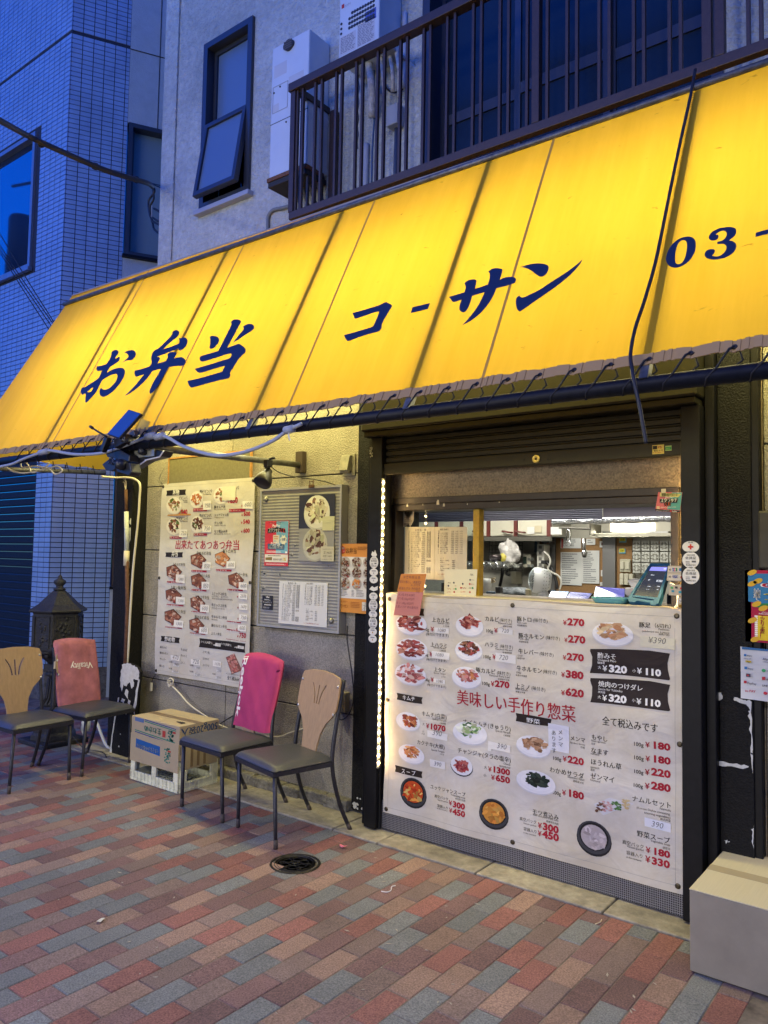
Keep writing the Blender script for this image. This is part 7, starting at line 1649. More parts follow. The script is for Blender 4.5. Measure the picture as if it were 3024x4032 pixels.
boxo('plug_body', wc2, (pc.x-.009, pc.x+.009, 3.43, 3.445, pc.z-.03, pc.z+.03), cf, .003); G().tube(smooth_pts([at(*kx(x, y), 1, 3.437) for x, y in ((1132, 655), (1112, 680), (1100, 720))]), .0018).build('plug_cord', bcab, cf)
cable('black_lead', 'black lead running along the wall behind the bright pink bag', [at(*rg(500, 2500, .6028)(x, y), 1, 3.44) for x, y in ((560, 620), (610, 580), (680, 535), (750, 490), (800, 470))], .004, bcab)
cable('white_lead', 'thin white lead crossing the wall behind the wooden chair', [at(*rg(500, 2500, .6028)(x, y), 1, 3.44) for x, y in ((570, 590), (640, 610), (800, 650), (985, 665), (1060, 640), (1150, 612))], .004, wc2)
cable('hanging_hoop', 'brown plastic hoop behind the bright pink bag', [at(*rg(500, 2500, .6028)(x, y), 1, 3.40) for x, y in ((770, 395), (735, 430), (722, 490), (730, 540), (750, 560))], .006, mat('brown_plastic', (.08, .05, .04), .5))

# ================================================================== RIGHT SIDE
kr3 = (1900, 3100, .6775); k3 = rg(*kr3)
f0 = at(*k3(1205, 1075), 2, 0); zt = at(*k3(1183, 583), 1, f0.y).z; bk_ = at(*k3(1295, 322), 2, zt)
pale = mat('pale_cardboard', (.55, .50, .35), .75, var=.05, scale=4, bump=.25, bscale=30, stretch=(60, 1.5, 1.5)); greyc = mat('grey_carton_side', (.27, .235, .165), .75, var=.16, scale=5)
rb = thing('large_carton', 'large plain closed cardboard box on the paving at the right edge', 'carton', (f0.x+.45, (f0.y+bk_.y)/2, 0))
rx1 = f0.x+1.0
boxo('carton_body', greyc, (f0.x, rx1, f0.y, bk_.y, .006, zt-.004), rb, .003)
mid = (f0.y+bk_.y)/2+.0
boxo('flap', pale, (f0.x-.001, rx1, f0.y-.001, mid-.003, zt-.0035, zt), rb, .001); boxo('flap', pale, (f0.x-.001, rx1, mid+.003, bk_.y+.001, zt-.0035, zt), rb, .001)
boxo('packing_tape', mat('clear_tape', (.42, .36, .24), .25), (f0.x-.0005, rx1, mid-.03, mid+.03, zt+.0003, zt+.001), rb)
boxo('packing_tape', mat('clear_tape', (.42, .36, .24), .25), (f0.x-.0022, f0.x-.0014, mid-.03, mid+.03, zt-.08, zt-.0005), rb)
# hanging sign and posters at the right
KQ = (2500, 1400, 524/773); kq = rg(*KQ); YP = 3.40
p0, p1 = at(*kq(712, 915), 1, YP), at(*kq(730, 1240), 1, YP)
sg = thing('hanging_sign', 'dark wooden sign plate with white vertical lettering hung on the right wall', 'sign', (p0.x+.1, YP, p1.z))
boxo('sign_plate', mat('dark_wood_sign', (.035, .032, .022), .6, var=.2, scale=20), (p0.x, p0.x+.20, YP, YP+.018, p1.z, p0.z+.01), sg, .012)
vs_ = Sheet(YP, KQ, d=.001)
x_ = p0.x+.040; z_ = p0.z-.03
for i, chh in enumerate('営業中'):
    v2, f2_ = text_tris(chh, .04); kz = .082; vs_.G('lettering').add([vs_.p3(x_+v[0]*kz, z_-.085*(i+1)+v[1]*kz+.01, 1) for v in v2], f2_, (.50, .49, .36))
vs_.build(sg)
g = G(); g.tube([(p0.x+.1, YP+.01, p0.z+.01), (p0.x+.09, YP+.02, p0.z+.06), (p0.x+.11, W-.03, p0.z+.10)], .004); g.build('hook', mat('hook_cream', (.45, .42, .3), .5), sg)
a0, a1 = at(*kq(638, 1245), 1, YP), at(*kq(643, 1660), 1, YP)
dp = thing('campaign_poster', 'magenta and blue payment campaign poster in a clear sleeve at the right edge', 'poster', (a0.x+.15, YP, a1.z))
X0, X1, Z0, Z1 = a0.x+.0, a0.x+.31, a1.z, a0.z
boxo('poster_sheet', mat('magenta_paper', (.36, .012, .05), .6, spec=.2), (X0, X1, YP, YP+.002, Z0, Z1), dp)
boxo('holder_clip', mat('holder_grey', (.35, .36, .36), .5), (X0-.006, X0+.022, YP+.004, YP+.02, Z1-.002, Z1+.055), dp)
D = Sheet(YP, KQ, d=.0009); WX, WZ = X1-X0, Z1-Z0
def U(u, v): return (X0+WX*u, Z1-WZ*v)
def wt(txt, u0, u1, v, h, c, bold=.03, layer=2):
    vs, fs = text_tris(txt, bold); mx_ = max(q[0] for q in vs); kx_ = WX*(u1-u0)/mx_; x, z = U(u0, v)
    D.G('lettering').add([D.p3(x+q[0]*kx_, z+q[1]*h*WZ, layer) for q in vs], fs, c)
D.wpoly([U(.04, .05), U(1, .03), U(1, .45), U(.55, .52), U(.04, .44)], (.03, .17, .36), 1, 'panel')
D.wpoly([U(.30, .03), U(1, .03), U(1, .10), U(.30, .10)], (.66, .64, .52), 1.5, 'panel'); D.wpoly([U(.38, .085), U(.42, .042), U(.46, .085)], (.25, .27, .27), 2, 'logo'); D.wpoly([U(.40, .078), U(.42, .055), U(.44, .078)], (.66, .64, .52), 2.3, 'logo'); wt('Airペイ', .50, .95, .085, .045, (.25, .27, .27))
wt('d払い', .195, .95, .235, .125, (.75, .74, .7), .10, 1.8); wt('d払い', .20, .945, .232, .12, (.50, .02, .05), .04, 2.2)
wt('全額', .22, .98, .40, .15, (.66, .56, .02), .03, 2.2); wt('キャッシュ', .42, 1.0, .465, .05, WHITE, .03, 2.2)
for i, chh in enumerate('抽選で'):
    v2, f2_ = text_tris(chh, .03); x, z = U(.10, .335+.045*i); D.G('lettering').add([D.p3(x+q[0]*.028, z+q[1]*.028, 2.2) for q in v2], f2_, WHITE)
for u, v in ((.09, .035), (.16, .15), (.09, .19), (.14, .47), (.22, .525), (.09, .70), (.12, .96)):
    x, z = U(u, v); D.wpoly([(x+.018*math.cos(q*.524), z+.011*math.sin(q*.524)+.3*.018*math.cos(q*.524)) for q in range(12)], (.60, .36, .03), 2.5, 'coin')
D.wpoly([U(.10, .47), U(.32, .45), U(.9, .50), U(1, .49), U(1, .54), U(.8, .56), U(.3, .52), U(.12, .515)], (.03, .19, .05), 2.0, 'ribbon'); wt('2025年2月17日', .38, 1, .53, .022, WHITE, .01, 2.6)
wt('Airペイ加盟店の対象店舗で', .20, 1, .585, .018, WHITE, .0, 2); wt('抽選でお買い物が全額もどる', .16, 1, .61, .02, WHITE, .0, 2)
D.wpoly([U(.13, .63), U(.32, .63), U(.32, .97), U(.13, .97)], (.66, .48, .03), 2, 'panel'); D.wpoly([U(.34, .63), U(1, .63), U(1, .975), U(.34, .975)], (.66, .65, .55), 2, 'panel')
for i, chh in enumerate('エントリー不要!!'):
    chh = '｜' if chh == 'ー' else chh; v2, f2_ = text_tris(chh, .03); x, z = U(.175, .668+.034*i); D.G('lettering').add([D.p3(x+q[0]*.020, z+q[1]*.020, 2.6) for q in v2], f2_, (.40, .02, .05))
for i in range(12): x, z = U(.125, .64+.028*i); D.wrect(x-.003, x+.008, z-.003, z+.003, WHITE, 2.4)
wt('還元率', .50, .95, .685, .035, BLACK, .03, 2.6); D.wpoly([U(.56, .76), U(.54, .70), U(.64, .72), U(.72, .695), U(.80, .72), U(.9, .70), U(.88, .76)], (.03, .20, .45), 2.3, 'crown'); wt('2倍', .62, .82, .745, .04, (.6, .6, .5), .03, 2.6)
D.wpoly([U(.47, .775), U(1, .775), U(1, .89), U(.50, .89)], (.03, .20, .45), 2.3, 'panel'); wt('+50%', .52, .95, .83, .045, (.6, .62, .6), .03, 2.6); wt('還元!', .60, .9, .875, .035, (.6, .62, .6), .03, 2.6)
D.wpoly([U(.40, .885), U(1, .895), U(1, .915), U(.40, .91)], BLACK, 2.6, 'panel'); wt('お買い物しよう', .42, 1.0, .945, .025, BLACK, .02, 2.6)
D.build(dp)
YP2 = 3.385
b0_, b1_ = at(*kq(612, 1690), 1, YP2), at(*kq(613, 1990), 1, YP2)
pp = thing('payment_sheet', 'white sheet of payment logos in a plastic sleeve below the magenta poster', 'sheet', (b0_.x+.15, YP2, b1_.z))
def sheetfn(u, v): return Vector((b0_.x+.33*u, YP2+.004*math.sin(u*5+v*3)+.006*(1-v)*math.sin(u*4), b1_.z-.028*u*0+(b0_.z-b1_.z)*v-.01*u))
G().grid(sheetfn, 10, 12).build('sleeve', mat('sleeve_paper', (.52, .54, .58), .28, spec=.6, bump=.1, bscale=12), pp, smooth=True)
E_ = Sheet(YP2-.006, KQ, d=.0008)
def e(txt, a, b, c, **k_): E_.text(txt, a, b, c, **k_)
E_.poly([(622, 1692), (773, 1706), (773, 1718), (622, 1706)], (.03, .12, .30), 1)
ic = lambda x, y, c, r=9: E_.poly([(x-r, y-r), (x+r, y-r+1), (x+r, y+r), (x-r, y+r-1)], c, 1, 'logo')
ic(640, 1740, (.03, .15, .4), 7); e('Alipay', (650, 1746), (681, 1748), (.08, .1, .16), bold=.02); e('Alipay HK', (632, 1763), (677, 1764), (.08, .1, .16), bold=.01); E_.rect((642, 1770), (676, 1784), (.5, .38, .05)); e('Pay', (650, 1783), (668, 1783), BLACK, layer=2)
ic(644, 1814, (.03, .15, .4), 8); e('Alipay', (655, 1822), (688, 1824), (.08, .1, .16), bold=.02); E_.rect((645, 1846), (672, 1868), (.08, .06, .09)); E_.rect((650, 1852), (662, 1862), (.4, .05, .05), 2); ic(641, 1896, (.45, .03, .04), 8); e('PayPay', (653, 1908), (706, 1914), (.10, .10, .12), bold=.01); e('au PAY', (640, 1952), (702, 1958), (.42, .03, .05), bold=.02)
e('Alipay', (742, 1768), (790, 1772), (.08, .1, .16), bold=.02); e('CONNECT', (742, 1782), (790, 1786), (.08, .1, .16), bold=.01); E_.dish((748, 1829), 12, 9, [(.05, .3, .1)], plate=(.05, .32, .12), seed=1, n=0); e('WeChat', (764, 1836), (800, 1838), (.1, .1, .12)); ic(748, 1875, (.42, .03, .04), 10); e('d払い', (764, 1885), (800, 1888), BLACK, bold=.02); e('LINE Pay', (739, 1922), (800, 1926), BLACK, bold=.03); E_.dish((758, 1961), 12, 9, [(.4, .03, .05)], plate=(.45, .03, .05), seed=1, n=0)
for y in (1790, 1836, 1880, 1930): E_.poly([(618, y), (773, y+9), (773, y+10), (618, y+1)], (.45, .46, .5), .6, 'rule')
E_.build(pp)

# ================================================================== MANHOLE AND LITTER
castm = mat('manhole_iron', (.028, .027, .024), .45, metal=.6, var=.5, scale=40, bump=.5, bscale=90); dust = mat('manhole_dust', (.13, .12, .10), .85, var=.4, scale=60)
mh = thing('manhole_cover', 'small round ornamental iron manhole cover set in the brick paving', 'manhole cover', (mh_c.x, mh_c.y, 0))
R0 = .112; MC = Vector((mh_c.x, mh_c.y, 0))
G().lathe([(R0+.010, -.02), (R0+.010, .002), (R0-.002, .003), (R0-.004, -.004), (R0-.006, -.02)], MC, 40).build('rim', castm, mh, smooth=True)
G().lathe([(R0-.007, -.02), (R0-.007, .000), (0, .000)], MC, 40).build('cover_plate', dust, mh)
g = G()
def ring(g, r, w_, h, n=48):
    g.lathe([(r-w_, .0003), (r-w_, h), (r+w_, h), (r+w_, .0003)], MC, n)
ring(g, R0-.014, .0022, .003); ring(g, R0-.026, .0015, .003); ring(g, .030, .0014, .003, 24)
for i in range(6):
    a = i*math.pi/3; c_ = MC+Vector((math.cos(a)*.048, math.sin(a)*.048, 0)); pts = [c_+Vector((.019*math.cos(q*.3927), .019*math.sin(q*.3927), .002)) for q in range(17)]; g.tube(pts, .0016, n=5)
    g.tube([MC+Vector((math.cos(a)*.012, math.sin(a)*.012, .002)), MC+Vector((math.cos(a+.2)*.026, math.sin(a+.2)*.026, .002))], .002, n=5)
    c2 = MC+Vector((math.cos(a+.52)*.066, math.sin(a+.52)*.066, 0)); g.tube([c2+Vector((.010*math.cos(q*.7), .010*math.sin(q*.7), .002)) for q in range(10)], .0016, n=5)
g.lathe([(.011, .0), (.011, .003), (.005, .005), (0, .005)], MC, 12)
g.build('relief', castm, mh, smooth=True)
def litter(nm, label, p, pts, m_, h=.002, rz=0, curl=.006):
    M = Matrix.Translation((p.x, p.y, .001)) @ Matrix.Rotation(rz, 4, 'Z')
    g = G().extrude([pts], lambda u, v, d: M @ Vector((u, v, h+curl*abs(math.sin(u*60+v*40))+d)), .0006); return tag(g.build(nm, m_), label, 'litter')
ks = rg(0, 2900, .4822)
litter('paper_scrap', 'folded cream paper scrap on a maroon brick near the left of the paving', at(*ks(818, 1508), 2, 0), [(-.012, .014), (.006, .018), (.010, .008), (.022, -.012), (.002, -.018), (-.006, -.002)], mat('scrap_cream', (.60, .58, .48), .7))
kA = rg(500, 2500, .6028)
litter('pink_scrap', 'torn pink and white paper scrap on the paving near the shutter corner', at(*kA(1408, 1390), 2, 0), [(-.020, .006), (-.006, .010), (.006, .006), (.022, .012), (.020, -.006), (.004, -.012), (-.016, -.008)], mat('scrap_pink', (.62, .16, .22), .7, var=.6, scale=60), curl=.010)
cable('bent_straw', 'thin white bent strip lying on the brown bricks', [at(*rg(1000, 3000, .6028)(x, y), 2, .004) for x, y in ((832, 845), (870, 850), (895, 838), (900, 815), (925, 808))], .0022, mat('white_plastic', (.75, .75, .75), .4), 'litter')
cable('twig', 'short pale stick lying on the red brick beside the concrete edge', [at(*k3(x, y), 2, .004) for x, y in ((655, 795), (682, 785), (692, 768))], .002, mat('pale_stick', (.6, .5, .36), .7), 'litter')
rr = random.Random(77); g = G()
for i in range(70):
    px_, py_ = rr.uniform(50, 2950), rr.uniform(3120, 4000); p = at(px_, py_, 2, .0)
    if p.y > 3.15 or p.x > -.6 and p.y > 2.8: continue
    r_ = rr.uniform(.0015, .0045); an = rr.uniform(0, 3); L_ = r_*rr.uniform(1, 4)
    g.extrude([[(p.x+L_*math.cos(an), p.y+L_*math.sin(an)), (p.x-r_*math.sin(an), p.y+r_*math.cos(an)), (p.x-L_*math.cos(an), p.y-L_*math.sin(an)), (p.x+r_*math.sin(an), p.y-r_*math.cos(an))]], lambda u, v, d: (u, v, .0012+d), .001)
tag(g.build('paving_debris', mat('debris_pale', (.35, .32, .26), .9)), 'tiny pale crumbs and grit scattered over the paving', 'grit', kind='stuff')
# ================================================================== PAPERS AT THE SERVING WINDOW
KW = (1480, 1900, 520/1659); kw = rg(*KW)
def poster2(nm, label, Y, quad, base, cat='paper', rough=.5, thick=.0012):
    P = [at(*kw(*p), 1, Y) for p in quad]; g = G().add([(p.x, Y, p.z) for p in P]+[(p.x, Y+thick, p.z) for p in P], [(0, 1, 2, 3), (7, 6, 5, 4), (0, 4, 5, 1), (1, 5, 6, 2), (2, 6, 7, 3), (3, 7, 4, 0)])
    return tag(g.build(nm, mat('sheet_%02d%02d%02d' % tuple(int(q*99) for q in base), base, rough)), label, cat), Sheet(Y, KW, d=.0007)
t, s = poster2('window_price_sheet', 'large cream two column price sheet taped behind the sliding serving pane', W+.030, [(368, 558), (1148, 558), (1140, 1235), (358, 1205)], (.60, .57, .40))
pricelist(s, lambda u, v: (366+782*u-8*v, 560+650*v+24*v*u), 2); s.rect((735, 560), (738, 1215), (.52, .49, .34), .5); s.build(t)
YC = W-.052
t, s = poster2('orange_note', 'orange and pink handwritten notice sheet hung over the top left corner of the counter banner', YB-.030, [(318, 1148), (635, 1148), (545, 1675), (222, 1668)], (.52, .19, .15))
s.poly([(316, 1150), (633, 1150), (590, 1380), (268, 1366)], (.56, .22, .05), .6, 'orange_part')
for i, (txt, a, b) in enumerate((('営業時間変更', (345, 1200), (560, 1205)), ('豚切り落とし（数量限定）', (300, 1268), (578, 1260)), ('なくなり次第', (440, 1306), (555, 1300)), ('数量わずか 予約販売', (292, 1345), (558, 1345)), ('不可', (505, 1388), (548, 1385)), ('タン塩 弁当 ¥150円', (285, 1430), (485, 1420)), ('タン塩 350g ¥720円', (275, 1478), (482, 1472)), ('タン 100g ¥520円', (255, 1535), (472, 1525)), ('お買い上げ 夜も販売中', (245, 1578), (530, 1578)))):
    s.text(txt, a, b, (.12, .04, .08), h=30, bold=-.008, slant=.15, bucket='handwriting', layer=2)
s.build(t)
t, s = poster2('payment_card', 'cream card of payment logos leaning at the foot of the yellow pane edge', YC-.004, [(862, 1090), (1274, 1090), (1255, 1438), (857, 1420)], (.56, .54, .40))
for txt, a, b, c in (('Alipay', (1185, 1155), (1222, 1156), BLACK), ('CONNECT', (1183, 1168), (1232, 1169), BLACK), ('WeChat', (1200, 1226), (1237, 1228), BLACK), ('d払い', (1193, 1282), (1235, 1284), (.3, .03, .04)), ('PayPay', (1082, 1330), (1136, 1332), (.3, .05, .05)), ('LINE Pay', (1168, 1330), (1228, 1332), BLACK), ('au PAY', (1065, 1380), (1128, 1382), (.4, .05, .05)), ('Alipay', (905, 1264), (942, 1265), BLACK), ('PayPay', (900, 1340), (945, 1342), (.3, .05, .05)), ('LINE', (972, 1340), (998, 1341), BLACK), ('au PAY', (893, 1380), (942, 1382), (.4, .05, .05)), ('d払い', (990, 1302), (1020, 1303), (.2, .03, .04))):
    s.text(txt, a, b, c, bold=.01)
for x, y, c in ((1185, 1222, (.1, .1, .12)), (1180, 1274, (.4, .04, .05)), (1092, 1272, (.08, .07, .1)), (1070, 1322, (.45, .04, .04)), (1215, 1324, (.04, .3, .1)), (1182, 1376, (.4, .04, .05)), (980, 1258, (.1, .1, .12)), (912, 1296, (.08, .07, .1)), (1005, 1336, (.04, .3, .1)), (985, 1374, (.4, .04, .05))): s.dish((x, y), 11, 11, [c], plate=c, seed=1, n=0)
s.build(t)
t, s = poster2('stuck_notice', 'faded cream notice stuck in the upper left corner of the sliding pane', W+.034, [(345, 355), (475, 355), (475, 480), (430, 560), (345, 560)], (.34, .30, .22))
s.text('準備中', (355, 400), (460, 402), (.12, .09, .06), bold=.02); s.text('閉店', (350, 540), (420, 542), (.12, .09, .06), bold=.02); s.lines((360, 430), (460, 500), 3, (.16, .12, .08)); s.build(t)
# small brown square bottle behind the yellow edge
# hanging lottery card, right top
KH = (1900, 1850, 820/1659); kh = rg(*KH)
YH = 3.30
quad = [(1400, 178), (1592, 178), (1572, 342), (1375, 325)]
P = [at(*kh(*p), 1, YH) for p in quad]
t = tag(G().add([(p.x, YH, p.z) for p in P]+[(p.x, YH+.0012, p.z) for p in P], [(0, 1, 2, 3), (7, 6, 5, 4), (0, 4, 5, 1), (1, 5, 6, 2), (2, 6, 7, 3), (3, 7, 4, 0)]).build('hanging_card', mat('sheet_red', (.50, .05, .03), .35)), 'red and teal lottery card hanging at the top right corner of the serving window', 'poster')
s = Sheet(YH, KH, d=.0007)
s.poly([(1508, 180), (1590, 180), (1574, 322), (1470, 312)], (.10, .33, .33), .6); s.poly([(1415, 182), (1586, 192), (1560, 218), (1412, 212)], (.60, .55, .20), 1.2); s.text('総額2億円当たる!', (1428, 208), (1556, 208), BLACK, h=22, bold=.02, layer=2)
s.text('PayPay', (1458, 226), (1530, 226), WHITE, h=14, layer=2); s.poly([(1412, 232), (1560, 228), (1550, 262), (1500, 262), (1500, 286), (1448, 286), (1448, 262), (1412, 262)], BLACK, 1.5); s.text('スクラッチ', (1416, 258), (1552, 256), WHITE, h=32, bold=.05, layer=2); s.text('くじ', (1452, 284), (1498, 284), (.6, .08, .03), h=26, bold=.05, layer=2)
s.rect((1388, 290), (1412, 312), (.6, .45, .3), 1.5); s.text('先着クーポンもれなくもらえる', (1418, 302), (1540, 304), WHITE, h=10, layer=2, bold=0)
s.poly([(1378, 312), (1572, 326), (1571, 340), (1376, 324)], (.02, .02, .02), 1.5); s.text('3/1(土)〜3/31(月)', (1385, 324), (1488, 334), WHITE, h=12, layer=2); s.rect((1494, 322), (1506, 334), (.5, .04, .04), 2); s.text('PayPay', (1510, 336), (1558, 338), WHITE, h=12, layer=2); s.build(t)
boxo('card_hook', mat('clip_cream', (.5, .46, .34), .5), (at(*kh(1425, 160), 1, YH).x, at(*kh(1460, 160), 1, YH).x, YH-.003, YH-.001, at(*kh(1425, 180), 1, YH).z-.002, at(*kh(1425, 152), 1, YH).z), t)
# card brand stickers by the terminal
YS = 3.325
def cards(label, quad, base, fn):
    P = [at(*kh(*p), 1, YS) for p in quad]
    t = tag(G().add([(min(p.x, SX1-.001), YS, p.z) for p in P]+[(min(p.x, SX1-.001), YS+.001, p.z) for p in P], [(0, 1, 2, 3), (7, 6, 5, 4), (0, 4, 5, 1), (1, 5, 6, 2), (2, 6, 7, 3), (3, 7, 4, 0)]).build('payment_sticker', mat('sticker_cream', base, .4)), label, 'sticker')
    s = Sheet(YS, KH, d=.0006); fn(s); s.build(t)
def f1(s):
    s.rect((1480, 772), (1590, 815), (.60, .55, .45), 1); s.rect((1482, 832), (1590, 880), (.60, .55, .45), 1)
    for i, c in enumerate(((.03, .10, .35), (.45, .04, .05), (.04, .25, .08))): s.rect((1512+i*14, 780), (1524+i*14, 808), c, 2)
    s.text('JCB', (1514, 800), (1550, 800), WHITE, h=14, layer=3); s.rect((1567, 782), (1590, 806), (.03, .16, .38), 2); s.text('VISA', (1513, 862), (1556, 862), (.04, .06, .25), h=20, bold=.04, layer=2); s.rect((1513, 838), (1560, 842), (.03, .08, .3), 2); s.dish((1588, 856), 12, 12, [(.5, .05, .03)], plate=(.5, .05, .03), seed=1, n=0)
    for y in (795, 852):
        for q in range(3): s.poly([(1486+q*5, y-5-q*2), (1489+q*5, y-5-q*2), (1489+q*5, y+5+q*2), (1486+q*5, y+5+q*2)], BLACK, 2)
cards('stickers of card brands beside the blue payment terminal', [(1478, 765), (1594, 765), (1594, 888), (1466, 882)], (.45, .38, .26), f1)
def f2_(s):
    for x, y, c in ((1510, 940, (.10, .35, .12)), (1545, 938, (.05, .05, .05)), (1585, 945, (.5, .05, .06)), (1518, 968, (.05, .25, .35)), (1574, 975, (.03, .3, .4))): s.rect((x-12, y-10), (x+10, y+8), c, 2)
cards('second payment sticker with small coloured marks below the card brands', [(1494, 918), (1594, 912), (1594, 1005), (1482, 998)], (.50, .46, .34), f2_)
def f3_(s):
    s.rect((1564, 1025), (1594, 1058), (.62, .6, .55), 2); s.text('Pay', (1568, 1050), (1592, 1050), BLACK, layer=3); s.rect((1562, 1072), (1594, 1100), (.5, .28, .02), 2); s.text('iD', (1568, 1094), (1590, 1095), BLACK, layer=3, bold=.03)
cards('lowest strip of payment stickers at the right end of the counter', [(1556, 1010), (1594, 1010), (1594, 1108), (1552, 1105)], (.50, .44, .30), f3_)

# ================================================================== KITCHEN INTERIOR
room = thing('kitchen_room', 'small kitchen with stained pale walls seen through the serving window', 'room', (-2.4, 4.6, 0))
wall_k = mat('kitchen_wall', (.36, .35, .30), .7, var=.22, scale=5); ceil_k = mat('kitchen_ceiling', (.30, .29, .26), .8, var=.15, scale=4)
YK = 5.5
boxo('back_wall', wall_k, (-5, 0, YK, YK+.1, 0, 2.4), room); boxo('left_wall', wall_k, (-5.0, -4.9, W+.21, YK-.001, 0, 2.4), room); boxo('right_wall', wall_k, (-.9, -.8, W+.21, YK-.001, 0, 2.4), room)
boxo('ceiling', ceil_k, (-4.899, -.901, W+.21, YK-.001, 2.32, 2.4), room); boxo('floor', mat('kitchen_floor', (.12, .11, .10), .6), (-4.899, -.901, W+.21, YK-.001, 0, .02), room)
def kp(x, y, Y): return at(*kh(x, y), 1, Y)
def ibox(nm, label, cat, Y, a, b, dep, m_, bev=.003, group=None):
    p, q = kp(*a, Y), kp(*b, Y); return tag(boxo(nm, m_, (min(p.x, q.x), max(p.x, q.x), Y, Y+dep, min(p.z, q.z), max(p.z, q.z)), None, bev), label, cat, group)
# cupboards along the back
cup_c = mat('cupboard_cream', (.52, .50, .40), .45, var=.12, scale=4); cup_r = mat('cupboard_trim', (.12, .025, .02), .45)
YU = 5.15
u0, u1 = kp(-700, 400, YU).x, kp(545, 400, YU).x; uz0 = kp(300, 530, YU).z; uz1 = 2.30
cu_ = thing('wall_cupboards', 'cream wall cupboards with dark red trim at the top of the kitchen', 'cupboard', ((u0+u1)/2, YU, uz0))
boxo('carcass', wall_k, (u0, u1, YU+.02, YK-.001, uz0, uz1), cu_)
xs_ = [kp(x, 450, YU).x for x in (-560, -370, -170, 45, 262, 525)]
for a, b in zip(xs_, xs_[1:]): boxo('cupboard_door', cup_c, (a+.02, b-.012, YU, YU+.018, uz0+.005, uz1), cu_, .002)
for x in xs_: boxo('red_trim', cup_r, (x-.012, x+.018, YU-.006, YU+.019, uz0, uz1), cu_)
boxo('lower_rail', mat('rail_dark', (.08, .075, .06), .6), (u0, u1, YU-.008, YU+.019, uz0-.035, uz0-.001), cu_)
for a, b in ((175, 238), (270, 340), (-60, 5)):
    p, q = kp(a, 490, YU), kp(b, 500, YU); G().tube([(p.x, YU-.001, p.z), (p.x, YU-.035, p.z), (q.x, YU-.035, q.z), (q.x, YU-.001, q.z)], .007, n=8).build('handle', cup_r, cu_)
for q in (((357, 455), (412, 510)), ((415, 445), (470, 500)), ((545, 455), (630, 515))):
    p_, s_ = kp(*q[0], YU-.01), kp(*q[1], YU-.01); tag(boxo('memo', mat('memo_white' if q[0][0] != 415 else 'memo_tan', (.60, .60, .58) if q[0][0] != 415 else (.50, .44, .30), .6), (p_.x, s_.x, YU-.012, YU-.0095, s_.z, p_.z), None), {357: 'white memo slip taped on the right cupboard door', 415: 'tan memo slip beside the white one on the cupboard door', 545: 'white paper at the right end of the cupboards'}[q[0][0]], 'paper')
# extractor curtain across the front top
hz = kp(400, 270, 3.95); hb = kp(400, 402, 3.95)
ho = thing('hood_curtain', 'bluish ribbed plastic curtain hanging across the top of the serving window', 'curtain', (-1.9, 3.95, hb.z))
hx0, hx1 = -3.4, kp(955, 330, 3.95).x; rx = kp(1590, 300, 3.95).x
def rib(u, v): x = hx0+(hx1-hx0)*u; return Vector((x, 3.95+.002*math.sin(x*500), hb.z+(2.0-hb.z)*v+(.012*max(0, math.sin(u*40))**3 if v == 0 else 0)))
G().grid(lambda u, v: Vector((hx0+(hx1-hx0)*u, 3.95+(.0025 if int(v*60) % 2 else -.0025), hb.z+(2.0-hb.z)*v)), 12, 60).build('ribbed_sheet', mat('ribbed_plastic', (.13, .13, .19), .28, bump=.2, bscale=80), ho)
boxo('plain_sheet', mat('hood_steel', (.10, .09, .12), .3, metal=.4), (hx1+.002, rx, 3.955, 3.965, kp(1300, 372, 3.95).z, 2.0), ho)
du = thing('foil_duct', 'crinkled silver foil pipe running across above the kitchen lamp', 'duct', kp(1100, 395, 4.3))
r_ = random.Random(4); P_ = [kp(560+i*43, 412-i*1.1+r_.uniform(-2, 2), 4.3) for i in range(24)]
G().tube(P_, .03, n=10, rs=[.019+r_.uniform(-.004, .004) for _ in P_]).build('duct_body', mat('foil', (.55, .58, .60), .22, metal=1.0, bump=.8, bscale=60), du)
# lamp on the back
YL = 5.35
p, q = kp(1008, 450, YL), kp(1372, 495, YL)
fl_ = thing('kitchen_lamp', 'lit fluorescent lamp on the back wall shelf of the kitchen', 'lamp', ((p.x+q.x)/2, YL, q.z))
boxo('diffuser', mat('lamp_glow', (1, .95, .75), .4, emit=(1.0, .90, .62, 1.3)), (p.x, q.x, YL, YL+.05, q.z, p.z+.03), fl_, .018)
boxo('lamp_base', mat('lamp_white', (.5, .48, .4), .5), (q.x-.02, q.x+.28, YL+.02, YL+.1, q.z+.0, p.z+.05), fl_, .006)
b0q = kp(860, 520, 5.3); b1q = kp(1540, 500, 5.3)
tag(boxo('kitchen_shelf', cup_c, (b0q.x, b1q.x+.2, 5.28, YK-.001, kp(1200, 532, 5.3).z, kp(1200, 505, 5.3).z), None, .003), 'narrow pale shelf under the fluorescent lamp', 'shelf')
for i, (a, b) in enumerate((((1225, 498), (1335, 512)), ((1330, 488), (1480, 508)))): ibox('shelf_box', ['thin flat carton lying on the kitchen shelf', 'low white box lying on the kitchen shelf'][i], 'box', 5.29, a, b, .05, kraft if i == 0 else mat('memo_white', (.6, .6, .58), .6))
ibox('shelf_bracket', 'grey metal bar under the shelf end over the cork boards', 'bracket', 5.2, (850, 430), (860, 520), .2, mat('rail_dark', (.08, .075, .06), .6))
